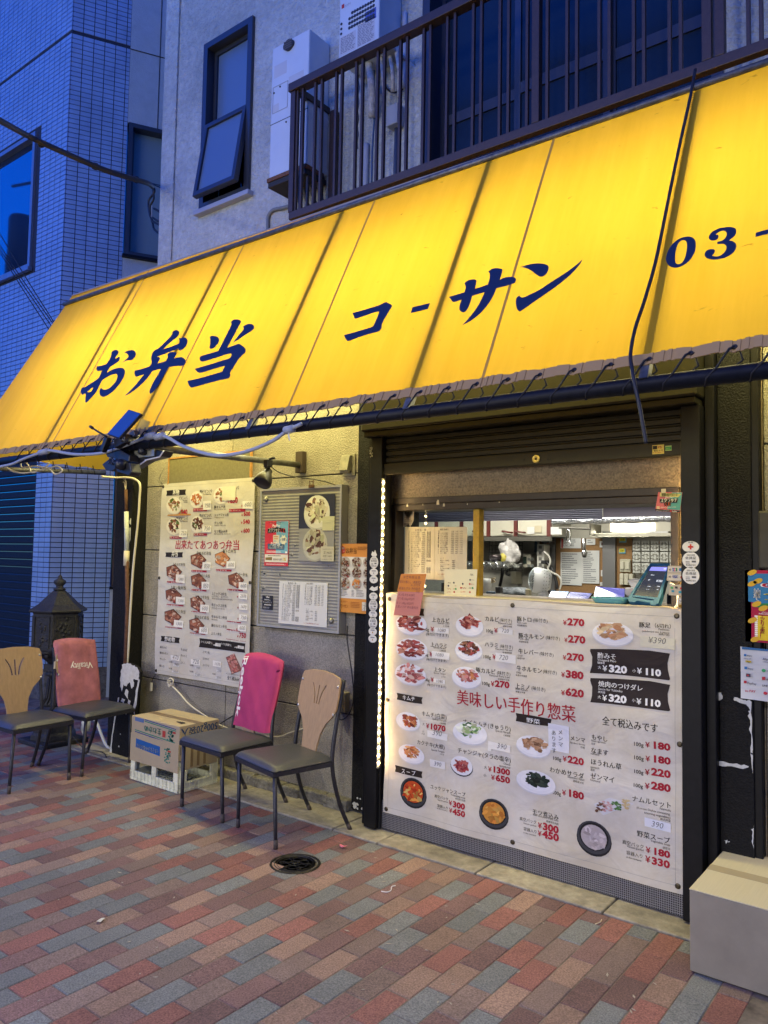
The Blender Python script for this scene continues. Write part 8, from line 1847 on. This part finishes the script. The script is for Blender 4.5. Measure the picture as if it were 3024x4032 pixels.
# cork boards
cork = mat('corkboard', (.24, .135, .055), .85, var=.12, scale=60); stl = mat('board_frame_grey', (.20, .20, .20), .4, metal=.5)
for lab_, a, b in (('wide brown cork board with pinned papers in the middle of the kitchen', (586, 545), (1035, 990)), ('narrow brown cork board with yellow tags and switches', (1068, 545), (1190, 990))):
    p, q = kp(*a, 5.44), kp(*b, 5.44); t = thing('cork_board', lab_, 'board', ((p.x+q.x)/2, 5.44, q.z)); boxo('cork', cork, (p.x, q.x, 5.44, 5.46, q.z, p.z), t)
    boxo('frame_post', stl, (p.x-.10, p.x-.002, 5.42, 5.46, q.z, p.z+.05), t, .003)
p, q = kp(455, 540, 5.44), kp(552, 990, 5.44); tag(boxo('wooden_post', mat('dark_cork', (.15, .08, .035), .8, var=.2, scale=20), (p.x, q.x, 5.44, 5.47, q.z, p.z), None), 'brown board strip left of the wide cork board', 'board')
PAP = [((622, 655), (790, 922), 'left of two large typed sheets pinned on the cork board', 14), ((792, 642), (930, 908), 'right of two large typed sheets pinned on the cork board', 16), ((622, 545), (784, 625), 'sheet behind the hanging peeler at the top of the cork board', 4), ((826, 548), (897, 598), 'small white card at the top right of the cork board', 2), ((933, 568), (1003, 618), 'small card with a dark seal on the cork board', 2), ((942, 798), (1014, 850), 'small tilted card low on the cork board', 2), ((936, 895), (1006, 925), 'lowest small card on the cork board', 1)]
for i, (a, b, lab_, rows) in enumerate(PAP):
    p, q = kp(*a, 5.43), kp(*b, 5.43); t = tag(boxo('pinned_paper', mat('pinned_white', (.55, .56, .55), .6), (p.x, q.x, 5.43, 5.432, q.z, p.z), None), lab_, 'paper')
    s = Sheet(5.43, KH, d=.001); s.lines((a[0]+12, a[1]+10), (b[0]-12, b[1]-8), rows, (.16, .17, .18), cols=((0, .8),) if i > 1 else ((0, .9),), jag=.5, seed=i); 
    if i == 2: s.rect((628, 548), (642, 622), (.55, .05, .04), 1)
    if i == 4: s.dish((960, 590), 13, 13, [(.1, .03, .03)], plate=(.15, .04, .04), n=0)
    s.build(t)
for i, (a, b) in enumerate((((1088, 542), (1145, 580)), ((1085, 625), (1138, 668)))):
    t = ibox('yellow_tag', ['upper yellow and blue tag on the narrow cork board', 'lower yellow and blue tag on the narrow cork board'][i], 'tag', 5.43, a, b, .004, mat('tag_blue', (.10, .30, .40), .5)); s = Sheet(5.43, KH, d=.001); s.rect((a[0]+4, a[1]+2), (b[0]-6, b[1]-12), (.55, .50, .04), 1); s.text('注意', (a[0]+12, b[1]-18), (b[0]-14, b[1]-18), BLACK, layer=2); s.build(t)
for i, (a, b, n_) in enumerate((((1092, 710), (1178, 815), 2), ((1092, 825), (1205, 920), 3))):
    p, q = kp(*a, 5.42), kp(*b, 5.42); t = thing('switch_plate', ['upper beige double light switch plate', 'lower beige light switch plate with two rows'][i], 'light switch', ((p.x+q.x)/2, 5.42, q.z)); boxo('plate', mat('switch_beige', (.40, .38, .28), .5), (p.x, q.x, 5.42, 5.439, q.z, p.z), t, .004)
    for j in range(2+(i)):
        for r2 in range(1+i): x = p.x+(q.x-p.x)*(j+.5)/(2+i); z = q.z+(p.z-q.z)*(r2+.5)/(1+i); boxo('rocker', mat('rocker_white', (.5, .48, .38), .4), (x-.014, x+.014, 5.408, 5.419, z-.028 if not i else z-.02, z+.028 if not i else z+.02), t, .003)
# patterned tile sheets on the right
p, q = kp(1190, 560, 5.42), kp(1560, 835, 5.42)
pt_ = thing('patterned_sheet', 'pale sheet with embossed square tile ornaments at the right of the kitchen', 'sheet', ((p.x+q.x)/2, 5.42, q.z))
pw, phh = (q.x-p.x)/5, (p.z-q.z)/3
tm = mat('embossed_white', (.46, .47, .43), .45); tm2 = mat('embossed_line', (.30, .30, .26), .5)
for i in range(5):
    for j in range(3):
        x, z = p.x+pw*i, q.z+phh*j; boxo('tile', tm, (x+.004, x+pw-.004, 5.42, 5.43, z+.004, z+phh-.004), pt_, .002)
        g = G(); cx_, cz_ = x+pw/2, z+phh/2; r2 = min(pw, phh)*.30
        for a in range(4):
            an = a*math.pi/2+math.pi/4; g.tube([(cx_+r2*math.cos(an+t2*.9-.45)*(1+.25*math.cos(t2*6.28)), 5.417, cz_+r2*1.2*math.sin(an+t2*.9-.45)) for t2 in (0, .25, .5, .75, 1)], .004, n=4)
        frame(g, x+.02, x+pw-.02, z+.02, z+phh-.02, 5.416, 5.419, .004); g.build('ornament', tm2, pt_)
# wire grid with things
p, q = kp(55, 548, 5.3), kp(318, 805, 5.3)
wg = thing('wire_grid', 'black wire grid panel hanging on the kitchen wall', 'grid panel', ((p.x+q.x)/2, 5.3, q.z)); g = G()
for i in range(11): x = p.x+(q.x-p.x)*i/10; g.cyl((x, 5.3, q.z), (x, 5.3, p.z), .003, n=5)
for i in range(10): z = q.z+(p.z-q.z)*i/9; g.cyl((p.x, 5.294, z), (q.x, 5.294, z), .003, n=5)
g.build('wires', mat('grid_black', (.03, .03, .03), .5), wg)
def blob(nm, label, cat, c, r, m_, seed, par=None, sx=1, sz=1, sy=1, amp=.18, n=(14, 10), sm=False):
    rr = random.Random(seed); ph = [rr.uniform(0, 6) for _ in range(8)]; g = G()
    def fn(u, v):
        a = u*2*math.pi; b = (v-.5)*math.pi*.999; k_ = 1+amp*(math.sin(a*3+ph[0]+b*4)+.7*math.sin(b*7+ph[1]+a*2)+.5*math.sin(a*7+ph[2]))*.5
        return Vector(c)+Vector((r*sx*k_*math.cos(b)*math.cos(a), r*sy*k_*math.cos(b)*math.sin(a), r*sz*k_*math.sin(b)))
    g.grid(fn, *n); o = g.build(nm, m_, par, smooth=sm)
    return tag(o, label, cat) if label else o
cp = kp(215, 660, 5.15)
blob('plastic_bag', 'crumpled translucent plastic bag hanging on the wire grid', 'bag', cp, .082, mat('bag_plastic', (.48, .46, .44), .25, var=.25, scale=12, bump=1, bscale=30, bdist=.012), 3, sz=1.15, sy=.6, amp=.22, n=(26, 20))
pp_ = kp(160, 700, 5.0); blob('yellow_bag', 'small yellow packet beside the plastic bag', 'packet', pp_, .03, mat('yellow_packet', (.42, .36, .06), .5), 6, sy=.5, n=(12, 9))
p_ = kp(110, 695, 5.0); tag(G().lathe([(.045, -.03), (.055, 0), (.05, .015), (.0, .025)], p_, 18).build('kettle_lid', mat('pan_dark', (.06, .05, .05), .25, metal=.7), smooth=True), 'dark round pan lid on the foil shelf', 'pan lid')
a0q, a1q = kp(-40, 720, 4.95), kp(278, 750, 4.95)
tag(G().grid(lambda u, v: Vector((a0q.x+(a1q.x-a0q.x)*u, 4.8+.22*v, a0q.z-.03+.012*math.sin(u*37+v*9)+.01*math.sin(u*80))), 40, 6).build('foil_shelf', mat('foil', (.55, .58, .60), .22, metal=1), solid=.012), 'shelf edge wrapped in crinkled aluminium foil', 'shelf')
# thermostat panel
p, q = kp(316, 670, 5.35), kp(382, 778, 5.35); t = thing('control_panel', 'beige water heater control panel with a small dark display', 'control panel', ((p.x+q.x)/2, 5.35, q.z)); boxo('panel_body', mat('panel_beige', (.52, .50, .40), .45), (p.x, q.x, 5.35, YK-.001, q.z, p.z), t, .005)
boxo('display', mat('lcd_dark', (.03, .05, .04), .2), (p.x+.01, p.x+(q.x-p.x)*.55, 5.345, 5.349, p.z-.075, p.z-.02), t)
for i in range(4): boxo('button', mat('button_grey', (.2, .22, .2), .5), (p.x+(q.x-p.x)*.66+.03*(i % 2), p.x+(q.x-p.x)*.66+.022+.03*(i % 2), 5.345, 5.349, p.z-.05-.05*(i//2), p.z-.03-.05*(i//2)), t)
# sockets, power strip
p, q = kp(432, 592, 5.3), kp(490, 780, 5.3); ps = thing('power_strip', 'upright white power strip with plugs and tangled cords', 'power strip', ((p.x+q.x)/2, 5.3, q.z)); boxo('strip_body', mat('strip_body_white', (.50, .49, .44), .5), (p.x, q.x, 5.3, 5.40, q.z, p.z), ps, .006)
for i in range(4): z = q.z+(p.z-q.z)*(i+.5)/4; boxo('socket', mat('socket_dark', (.12, .12, .11), .5), ((p.x+q.x)/2-.012, (p.x+q.x)/2+.012, 5.296, 5.299, z-.012, z+.012), ps)
G().tube(smooth_pts([kp(x, y, 5.25) for x, y in ((470, 735), (520, 745), (560, 800), (585, 880), (598, 950))]), .012).build('cord', bcab, ps, smooth=True)
G().tube(smooth_pts([kp(x, y, 5.22) for x, y in ((490, 650), (530, 690), (540, 740), (520, 790), (560, 820), (610, 850), (628, 900), (612, 960))]), .007).build('cord', mat('strip_body_white', (.50, .49, .44), .5), ps, smooth=True)
G().box(kp(455, 722, 5.2).x, kp(490, 722, 5.2).x, 5.22, 5.29, kp(455, 745, 5.2).z, kp(455, 720, 5.2).z).build('plug', blk, ps, .004)
p, q = kp(468, 552, 5.3), kp(530, 588, 5.3); tag(boxo('black_device', blk, (p.x, q.x, 5.3, 5.4, q.z, p.z), None, .006), 'small black adapter at the top of the power strip', 'adapter')
p, q = kp(412, 550, 5.35), kp(430, 660, 5.35); tag(boxo('blue_tool', mat('blue_tool', (.03, .06, .10), .5), (p.x, q.x, 5.35, 5.37, q.z, p.z), None, .003), 'narrow dark blue tool hanging on the kitchen wall', 'tool')
p, q = kp(205, 812, 5.35), kp(242, 912, 5.35); t = thing('wall_socket', 'yellowed wall socket with a black plug on the kitchen wall', 'socket', ((p.x+q.x)/2, 5.35, q.z)); boxo('socket_plate', mat('switch_beige', (.40, .38, .28), .5), (p.x, q.x, 5.4, YK-.001, q.z, p.z), t, .003); G().tube(smooth_pts([kp(x, y, 5.3) for x, y in ((240, 765), (200, 800), (190, 828), (215, 838))]), .010).build('cord', bcab, t, smooth=True)
cable('black_wire', 'black wire hanging from the foil shelf to the counter', [kp(x, y, 5.1) for x, y in ((135, 765), (158, 790), (152, 860), (135, 940))], .012, bcab)
# steel tools on hooks
pe = thing('peeler', 'steel peeler hanging from the shelf above the kitchen', 'utensil', kp(680, 540, 4.6))
G().tube([kp(x, y, 4.6) for x, y in ((668, 560), (668, 490), (680, 472), (694, 490), (696, 560), (664, 585), (658, 602), (704, 602), (700, 585), (690, 560))], .005, n=6).build('wire_handle', mat('steel_bright', (.5, .5, .5), .25, metal=1), pe, smooth=True)
tg = thing('tongs', 'steel tongs hanging beside the peeler', 'utensil', kp(808, 600, 4.6)); G().tube([kp(x, y, 4.6) for x, y in ((808, 545), (808, 655))], .013, n=8).build('tong_arm', mat('steel_bright', (.5, .5, .5), .25, metal=1), tg, smooth=True); G().lathe([(.012, -.03), (.02, 0), (.01, .02)], kp(812, 660, 4.6), 10).build('tong_end', mat('steel_bright', (.5, .5, .5), .25, metal=1), tg, smooth=True)
tag(G().cyl(kp(610, 460, 4.62), kp(860, 470, 4.62), .008).build('hook_rail', mat('rail_dark', (.08, .075, .06), .6)), 'dark rail with hooks holding the peeler and tongs', 'rail')
# lower kitchen counter
pq = kp(900, 1010, 3.8)
tag(boxo('inner_counter', mat('inner_counter', (.22, .20, .18), .5), (-4.8, -1.05, 3.75, 4.35, 1.10, 1.20), None, .004), 'worktop behind the serving counter', 'counter')
fq = thing('fan', 'round white desk fan with spiral grille on the worktop', 'fan', (kp(490, 1000, 4.05).x, 4.05, 1.2))
fc = kp(452, 880, 4.05); fr_ = abs(kp(552, 880, 4.05).x-kp(352, 880, 4.05).x)/2*1.0
fwht = mat('fan_white', (.62, .66, .66), .35)
axf = Vector((-.85, -.5, .08)).normalized(); Mf = axf.to_track_quat('Z', 'Y').to_matrix()
fr_ = .105
G().lathe([(.0, -.070), (.042, -.066), (.066, -.042), (.0756, 0), (.074, .021), (.070, .035)], fc, 28, M=Mf).build('shell', fwht, fq, smooth=True)
g = G()
for i in range(26):
    a = i*2*math.pi/26; pts = []
    for q in range(7):
        rr_ = .014+.053*q/6; an = a+q*.13; pts.append(fc+Mf @ Vector((rr_*math.cos(an), rr_*math.sin(an), .060-.025*(q/6)**2)))
    g.tube(pts, .0019, n=5)
g.build('front_grille', mat('grille_grey', (.35, .40, .42), .4), fq, smooth=True)
G().lathe([(.069, .031), (.06, .036), (.0, .038)], fc, 24, M=Mf).build('dark_inside', mat('fan_dark', (.04, .05, .06), .6), fq)
G().lathe([(.0, .062), (.014, .060), (.017, .056), (.0, .056)], fc, 16, M=Mf).build('hub', fwht, fq, smooth=True)
g = G()
for i in range(20):
    for j in range(3):
        a = i*2*math.pi/20; z = -.021-.015*j; r2 = .0752*math.cos(math.asin(min(.9, abs(z)/.080))) + .001
        p = fc+Mf @ Vector((r2*math.cos(a), r2*math.sin(a), z)); g.lathe([(.0028, 0), (0, .001)], p, 5, M=(p-fc).normalized().to_track_quat('Z', 'Y').to_matrix())
g.build('rear_slots', mat('fan_dark', (.04, .05, .06), .6), fq)
G().lathe([(.045, 0), (.046, .007), (.035, .035), (.032, .07), (.02, .10)], (fc.x+.022, 4.06, 1.2), 20).build('base', fwht, fq, smooth=True)
def tablet(nm, label, quad, Y0, Y1, scr, frame_m, em, ui=None, cat='tablet'):
    """screen leaning back: bottom edge at depth Y0, top edge at Y1"""
    P = [kp(*quad[0], Y1), kp(*quad[1], Y1), kp(*quad[2], Y0), kp(*quad[3], Y0)]
    t = thing(nm, label, cat, (P[2]+P[3])/2); n_ = (P[1]-P[0]).cross(P[3]-P[0]).normalized()
    if n_.y > 0: n_ = -n_
    c_ = sum(P, Vector())/4
    G().add([c_+(p-c_)*1.07 for p in P]+[c_+(p-c_)*1.07-n_*.012 for p in P], [(0, 1, 2, 3), (7, 6, 5, 4), (0, 4, 5, 1), (1, 5, 6, 2), (2, 6, 7, 3), (3, 7, 4, 0)]).build('case', frame_m, t, .003)
    G().add([p+n_*.0006 for p in P], [(0, 1, 2, 3)]).build('screen', mat('screen_'+nm+str(int(em*10))+str(int(scr[0]*100)), (.01, .01, .01), .15, emit=(*scr, em)), t)
    if ui:
        for (a0, b0, a1, b1, c) in ui:
            def L(u, v): return (P[0]*(1-u)+P[1]*u)*(1-v)+(P[3]*(1-u)+P[2]*u)*v+n_*.0012
            G().add([L(a0, b0), L(a1, b0), L(a1, b1), L(a0, b1)], [(0, 1, 2, 3)]).build('screen_mark', mat('mark_%d_%d_%d' % tuple(int(q*99) for q in c), (0, 0, 0), .3, emit=(*c, 1)), t)
    return t, P, n_
tablet('tablet', 'small tablet with a bright light blue screen right of the fan', [(548, 965), (688, 970), (660, 1022), (525, 1018)], 3.74, 3.80, (.22, .50, .95), blk, .5, [(.05, .1, .6, .16, (.1, .25, .5)), (.2, .45, .9, .5, (.12, .3, .6))])
tablet('tablet', 'small tablet with a deep blue screen beside the light blue one', [(700, 972), (870, 985), (838, 1032), (665, 1022)], 3.74, 3.80, (.06, .08, .42), blk, .5, [(.05, .1, .95, .2, (.12, .14, .5)), (.6, .6, .9, .7, (.1, .1, .3))])
tablet('laptop_screen', 'wide tablet with a violet blue screen behind the blue plastic tray', [(905, 930), (1132, 948), (1130, 1016), (885, 1030)], 3.76, 3.86, (.17, .17, .62), blk, .5, [(.03, .05, .8, .12, (.25, .25, .7)), (.5, .28, .8, .36, (.35, .12, .4)), (.05, .5, .9, .54, (.1, .1, .4)), (.05, .75, .6, .79, (.1, .1, .4))])
teal = mat('teal_rubber_case', (.015, .11, .24), .5)
t, P, n_ = tablet('payment_terminal', 'large payment terminal in a thick teal case showing the amount 780 yen', [(1345, 775), (1475, 778), (1395, 1020), (1210, 1000)], 3.44, 3.56, (.022, .026, .040), mat('bezel_white', (.55, .56, .58), .4), 1.0, [(.0, .0, 1, .13, (.20, .20, .62)), (.80, .04, .95, .07, (.6, .6, .9))], 'payment terminal')
c_ = sum(P, Vector())/4
def LT(u, v, d): return (P[0]*(1-u)+P[1]*u)*(1-v)+(P[3]*(1-u)+P[2]*u)*v+n_*d
outer = [(-.10, -.09), (1.10, -.09), (1.15, .0), (1.15, .97), (1.13, 1.20), (1.02, 1.27), (.86, 1.27), (.80, 1.22), (.28, 1.20), (.20, 1.26), (-.04, 1.25), (-.14, 1.14), (-.14, .0)]
hole = [(-.035, -.035), (1.035, -.035), (1.035, 1.035), (-.035, 1.035)]
grip = [(.02, 1.085), (.92, 1.10), (.90, 1.14), (.04, 1.125)]
G().extrude([outer, hole, grip], lambda u, v, d: LT(u, v, .010-d), .034).build('rubber_case', teal, t, .004)
def ttext(txt, u0, u1, v, h, c=(.75, .78, .85)):
    vs, fs = text_tris(txt, .012); mx_ = max(q[0] for q in vs); G().add([LT(u0+(u1-u0)*q[0]/mx_, v-q[1]*h, .0014) for q in vs], fs).build('lettering', mat('screen_text', (0, 0, 0), .3, emit=(*c, .8)), t)
ttext('¥780', .66, .97, .50, .10); ttext('合計', .22, .33, .47, .06); ttext('商品計', .22, .42, .29, .035); ttext('お預り', .36, .52, .68, .035); ttext('¥780', .80, .94, .66, .045); ttext('おつり', .36, .50, .78, .035); ttext('¥0', .84, .92, .76, .045)
# teal tray, receipt, cable
tr_ = mat('aqua_plastic', (.10, .34, .42), .25); trc = kp(1040, 1030, 3.46)
tx0, tx1 = kp(885, 1012, 3.46).x, kp(1180, 1030, 3.46).x; tz1 = (kp(885, 1010, 3.46).z+kp(1180, 1025, 3.46).z)/2; tz0 = 1.276
def tray(u, v): 
    a = u*2*math.pi; e_ = .55; cx_ = math.copysign(abs(math.cos(a))**e_, math.cos(a)); sy_ = math.copysign(abs(math.sin(a))**e_, math.sin(a)); k_ = .80+.20*v
    return Vector(((tx0+tx1)/2+(tx1-tx0)/2*cx_*k_, 3.47+.075*sy_*k_, tz0+(tz1-tz0)*v**1.3))
g = G().grid(tray, 40, 8); n0 = len(g.v); g.add([tray(i/40, 0)+Vector((0, 0, .0005)) for i in range(40)], [tuple(range(40))])
tag(g.build('coin_tray', tr_, smooth=True, solid=.003), 'shallow light blue plastic coin tray on the counter', 'tray')
G_p = [kp(x, y, 3.85) for x, y in ((1150, 880), (1215, 862), (1268, 872), (1262, 905), (1240, 960), (1185, 940))]
tag(G().extrude([[(p.x, p.z) for p in G_p]], lambda u, z, d: (u, 3.85+.06*math.sin(u*40+z*25)*.3+d, z), .002).build('paper_receipt', mat('receipt_white', (.66, .66, .62), .6)), 'curling white paper behind the payment terminal', 'paper')
ibox('card_reader', 'white card reader box with a blue light left of the terminal', 'device', 3.80, (1132, 938), (1218, 1012), .06, mat('reader_white', (.5, .5, .48), .4), .006)
cable('terminal_cable', 'thin white cable looping beside the teal terminal', [kp(x, y, 3.40) for x, y in ((1492, 905), (1530, 920), (1548, 970), (1552, 1030), (1548, 1075), (1530, 1095))], .004, mat('white_plastic', (.75, .75, .75), .4))
ibox('black_printer', 'black device half hidden behind the terminal', 'device', 3.62, (1465, 985), (1548, 1100), .10, blk, .006)
ibox('black_plug', 'black charger standing on the worktop at the left', 'charger', 4.0, (98, 930), (138, 985), .04, blk, .006)
ibox('cream_carton', 'small cream carton beside the fan', 'carton', 4.1, (340, 950), (372, 1005), .03, mat('carton_cream', (.50, .45, .30), .6), .003)
p = kp(40, 880, 3.9); g = G(); rr = random.Random(5)
cs = thing('chopstick_bundle', 'bundle of wrapped chopsticks in a clear tub at the left end of the counter', 'chopsticks', kp(20, 980, 3.9))
for i in range(12): a = kp(-30+rr.uniform(-8, 8), 900+rr.uniform(-14, 26), 3.9); b = kp(95+rr.uniform(-12, 8), 868+rr.uniform(-10, 26), 3.9); g.cyl(a, b, .0035, n=5)
g.build('chopsticks', mat('chopstick_wood', (.50, .40, .24), .6), cs)
g = G().lathe([(.035, 0), (.045, .06), (.047, .09)], kp(15, 990, 3.9), 14); g.build('tub', mat('tub_clear', (.4, .42, .4), .15), cs, smooth=True)
ibox('stapler', 'dark blue stapler lying on the counter by the yellow pane edge', 'stapler', 3.75, (25, 966), (88, 990), .03, mat('blue_tool', (.03, .06, .10), .5), .006)
ibox('grey_bag', 'crumpled grey plastic sheet on the worktop behind the fan', 'plastic sheet', 4.9, (145, 930), (345, 1000), .05, mat('grey_sheet', (.22, .24, .26), .4, var=.4, scale=20, bump=1, bscale=20, bdist=.03), .02)
ibox('green_display', 'green lit panel strip seen through the lower part of the sliding pane', 'display', 3.9, (-195, 838), (-35, 895), .02, mat('green_display', (.02, .12, .03), .4, emit=(.03, .30, .05, .35)), .003)
ibox('worktop_clutter', 'dark shelf edge below the green panel behind the pane', 'shelf', 3.88, (-330, 900), (-30, 985), .03, mat('clutter_dark', (.05, .045, .035), .6), .003)
# ceiling batten
t = thing('ceiling_batten', 'fluorescent batten on the kitchen ceiling', 'lamp', (-2.6, 4.55, 2.3)); boxo('housing', wh, (-3.2, -2.0, 4.5, 4.6, 2.285, 2.319), t, .004); G().cyl((-3.18, 4.55, 2.268), (-2.02, 4.55, 2.268), .014).build('tube', mat('tube_glow2', (1, 1, .95), .3, emit=(1, .97, .86, 5)), t, smooth=True)

# ================================================================== ACROSS THE STREET: what the windows mirror and what lights the paving
def street_lamp(label, x, y, rz):
    t = thing('street_lamp', label, 'street lamp', (x, y, 0), rz)
    G().lathe([(.09, 0), (.085, .3), (.06, .35), (.045, 4.7)], (0, 0, 0), 14).build('pole', mat('pole_grey', (.15, .15, .15), .5), t, smooth=True, local=True)
    G().tube([(0, 0, 4.6), (0, .3, 4.85), (0, .8, 4.9)], .03).build('arm', mat('pole_grey', (.15, .15, .15), .5), t, smooth=True, local=True)
    G().box(-.12, .12, .6, 1.2, 4.86, 4.95).build('lamp_head', mat('pole_grey', (.15, .15, .15), .5), t, .02, local=True)
    G().box(-.1, .1, .65, 1.15, 4.845, 4.859).build('lens', mat('street_glow', (1, .9, .75), .4, emit=(1, .86, .68, 12)), t, local=True)
street_lamp('grey street lamp across the street on the left', -6.2, -5.6, 0)
street_lamp('grey street lamp across the street on the right', 1.6, -4.6, 0)
ym = 2*P0.y+4.2
m0 = at(25, 1000, 1, ym); ux_ = m0.x
up_ = thing('utility_pole', 'concrete utility pole with a crossarm and transformer mirrored in the tiled building window', 'utility pole', (ux_, -4.2, 0))
G().cyl((ux_, -4.2, 0), (ux_, -4.2, 11.5), .17, .12, n=14).build('pole', mat('pole_concrete', (.12, .12, .12), .8), up_, smooth=True)
q = at(85, 730, 1, ym); G().cyl((ux_-.2, -4.3, q.z+.35), (at(130, 745, 1, ym).x, -4.3, q.z+.0), .05, n=8).build('crossarm', mat('pole_concrete', (.12, .12, .12), .8), up_)
tc_ = at(75, 900, 1, ym); tb_ = at(70, 1040, 1, ym)
G().lathe([(.42, 0), (.42, tc_.z-tb_.z+.5), (.38, tc_.z-tb_.z+.6), (.1, tc_.z-tb_.z+.65)], (tc_.x, -4.2, tb_.z-.2), 18).build('transformer', mat('transformer_grey', (.06, .065, .07), .6), up_, smooth=True)
for i, z in enumerate((6.2, 8.3)):
    tag(G().tube([Vector((ux_, -4.25, z)), Vector((ux_+6, -4.6, z-.3)), Vector((ux_+13, -4.9, z+.1))], .02, n=6).build('street_wire', bcab), ['lower wire between poles across the street', 'upper wire between poles across the street'][i], 'wire')
# plain building across the street
ob_ = thing('opposite_building', 'plain dark building across the street behind the viewer', 'building', (0, -9, 0))
boxo('wall', mat('opposite_wall', (.16, .16, .17), .85, var=.2, scale=2), (-16, 12, -12, -9, 0, 5.5), ob_)
boxo('shop_window', mat('lit_window', (.5, .45, .35), .3, emit=(1, .93, .82, 1.2)), (-7, 0, -8.99, -8.9, .6, 2.8), ob_)
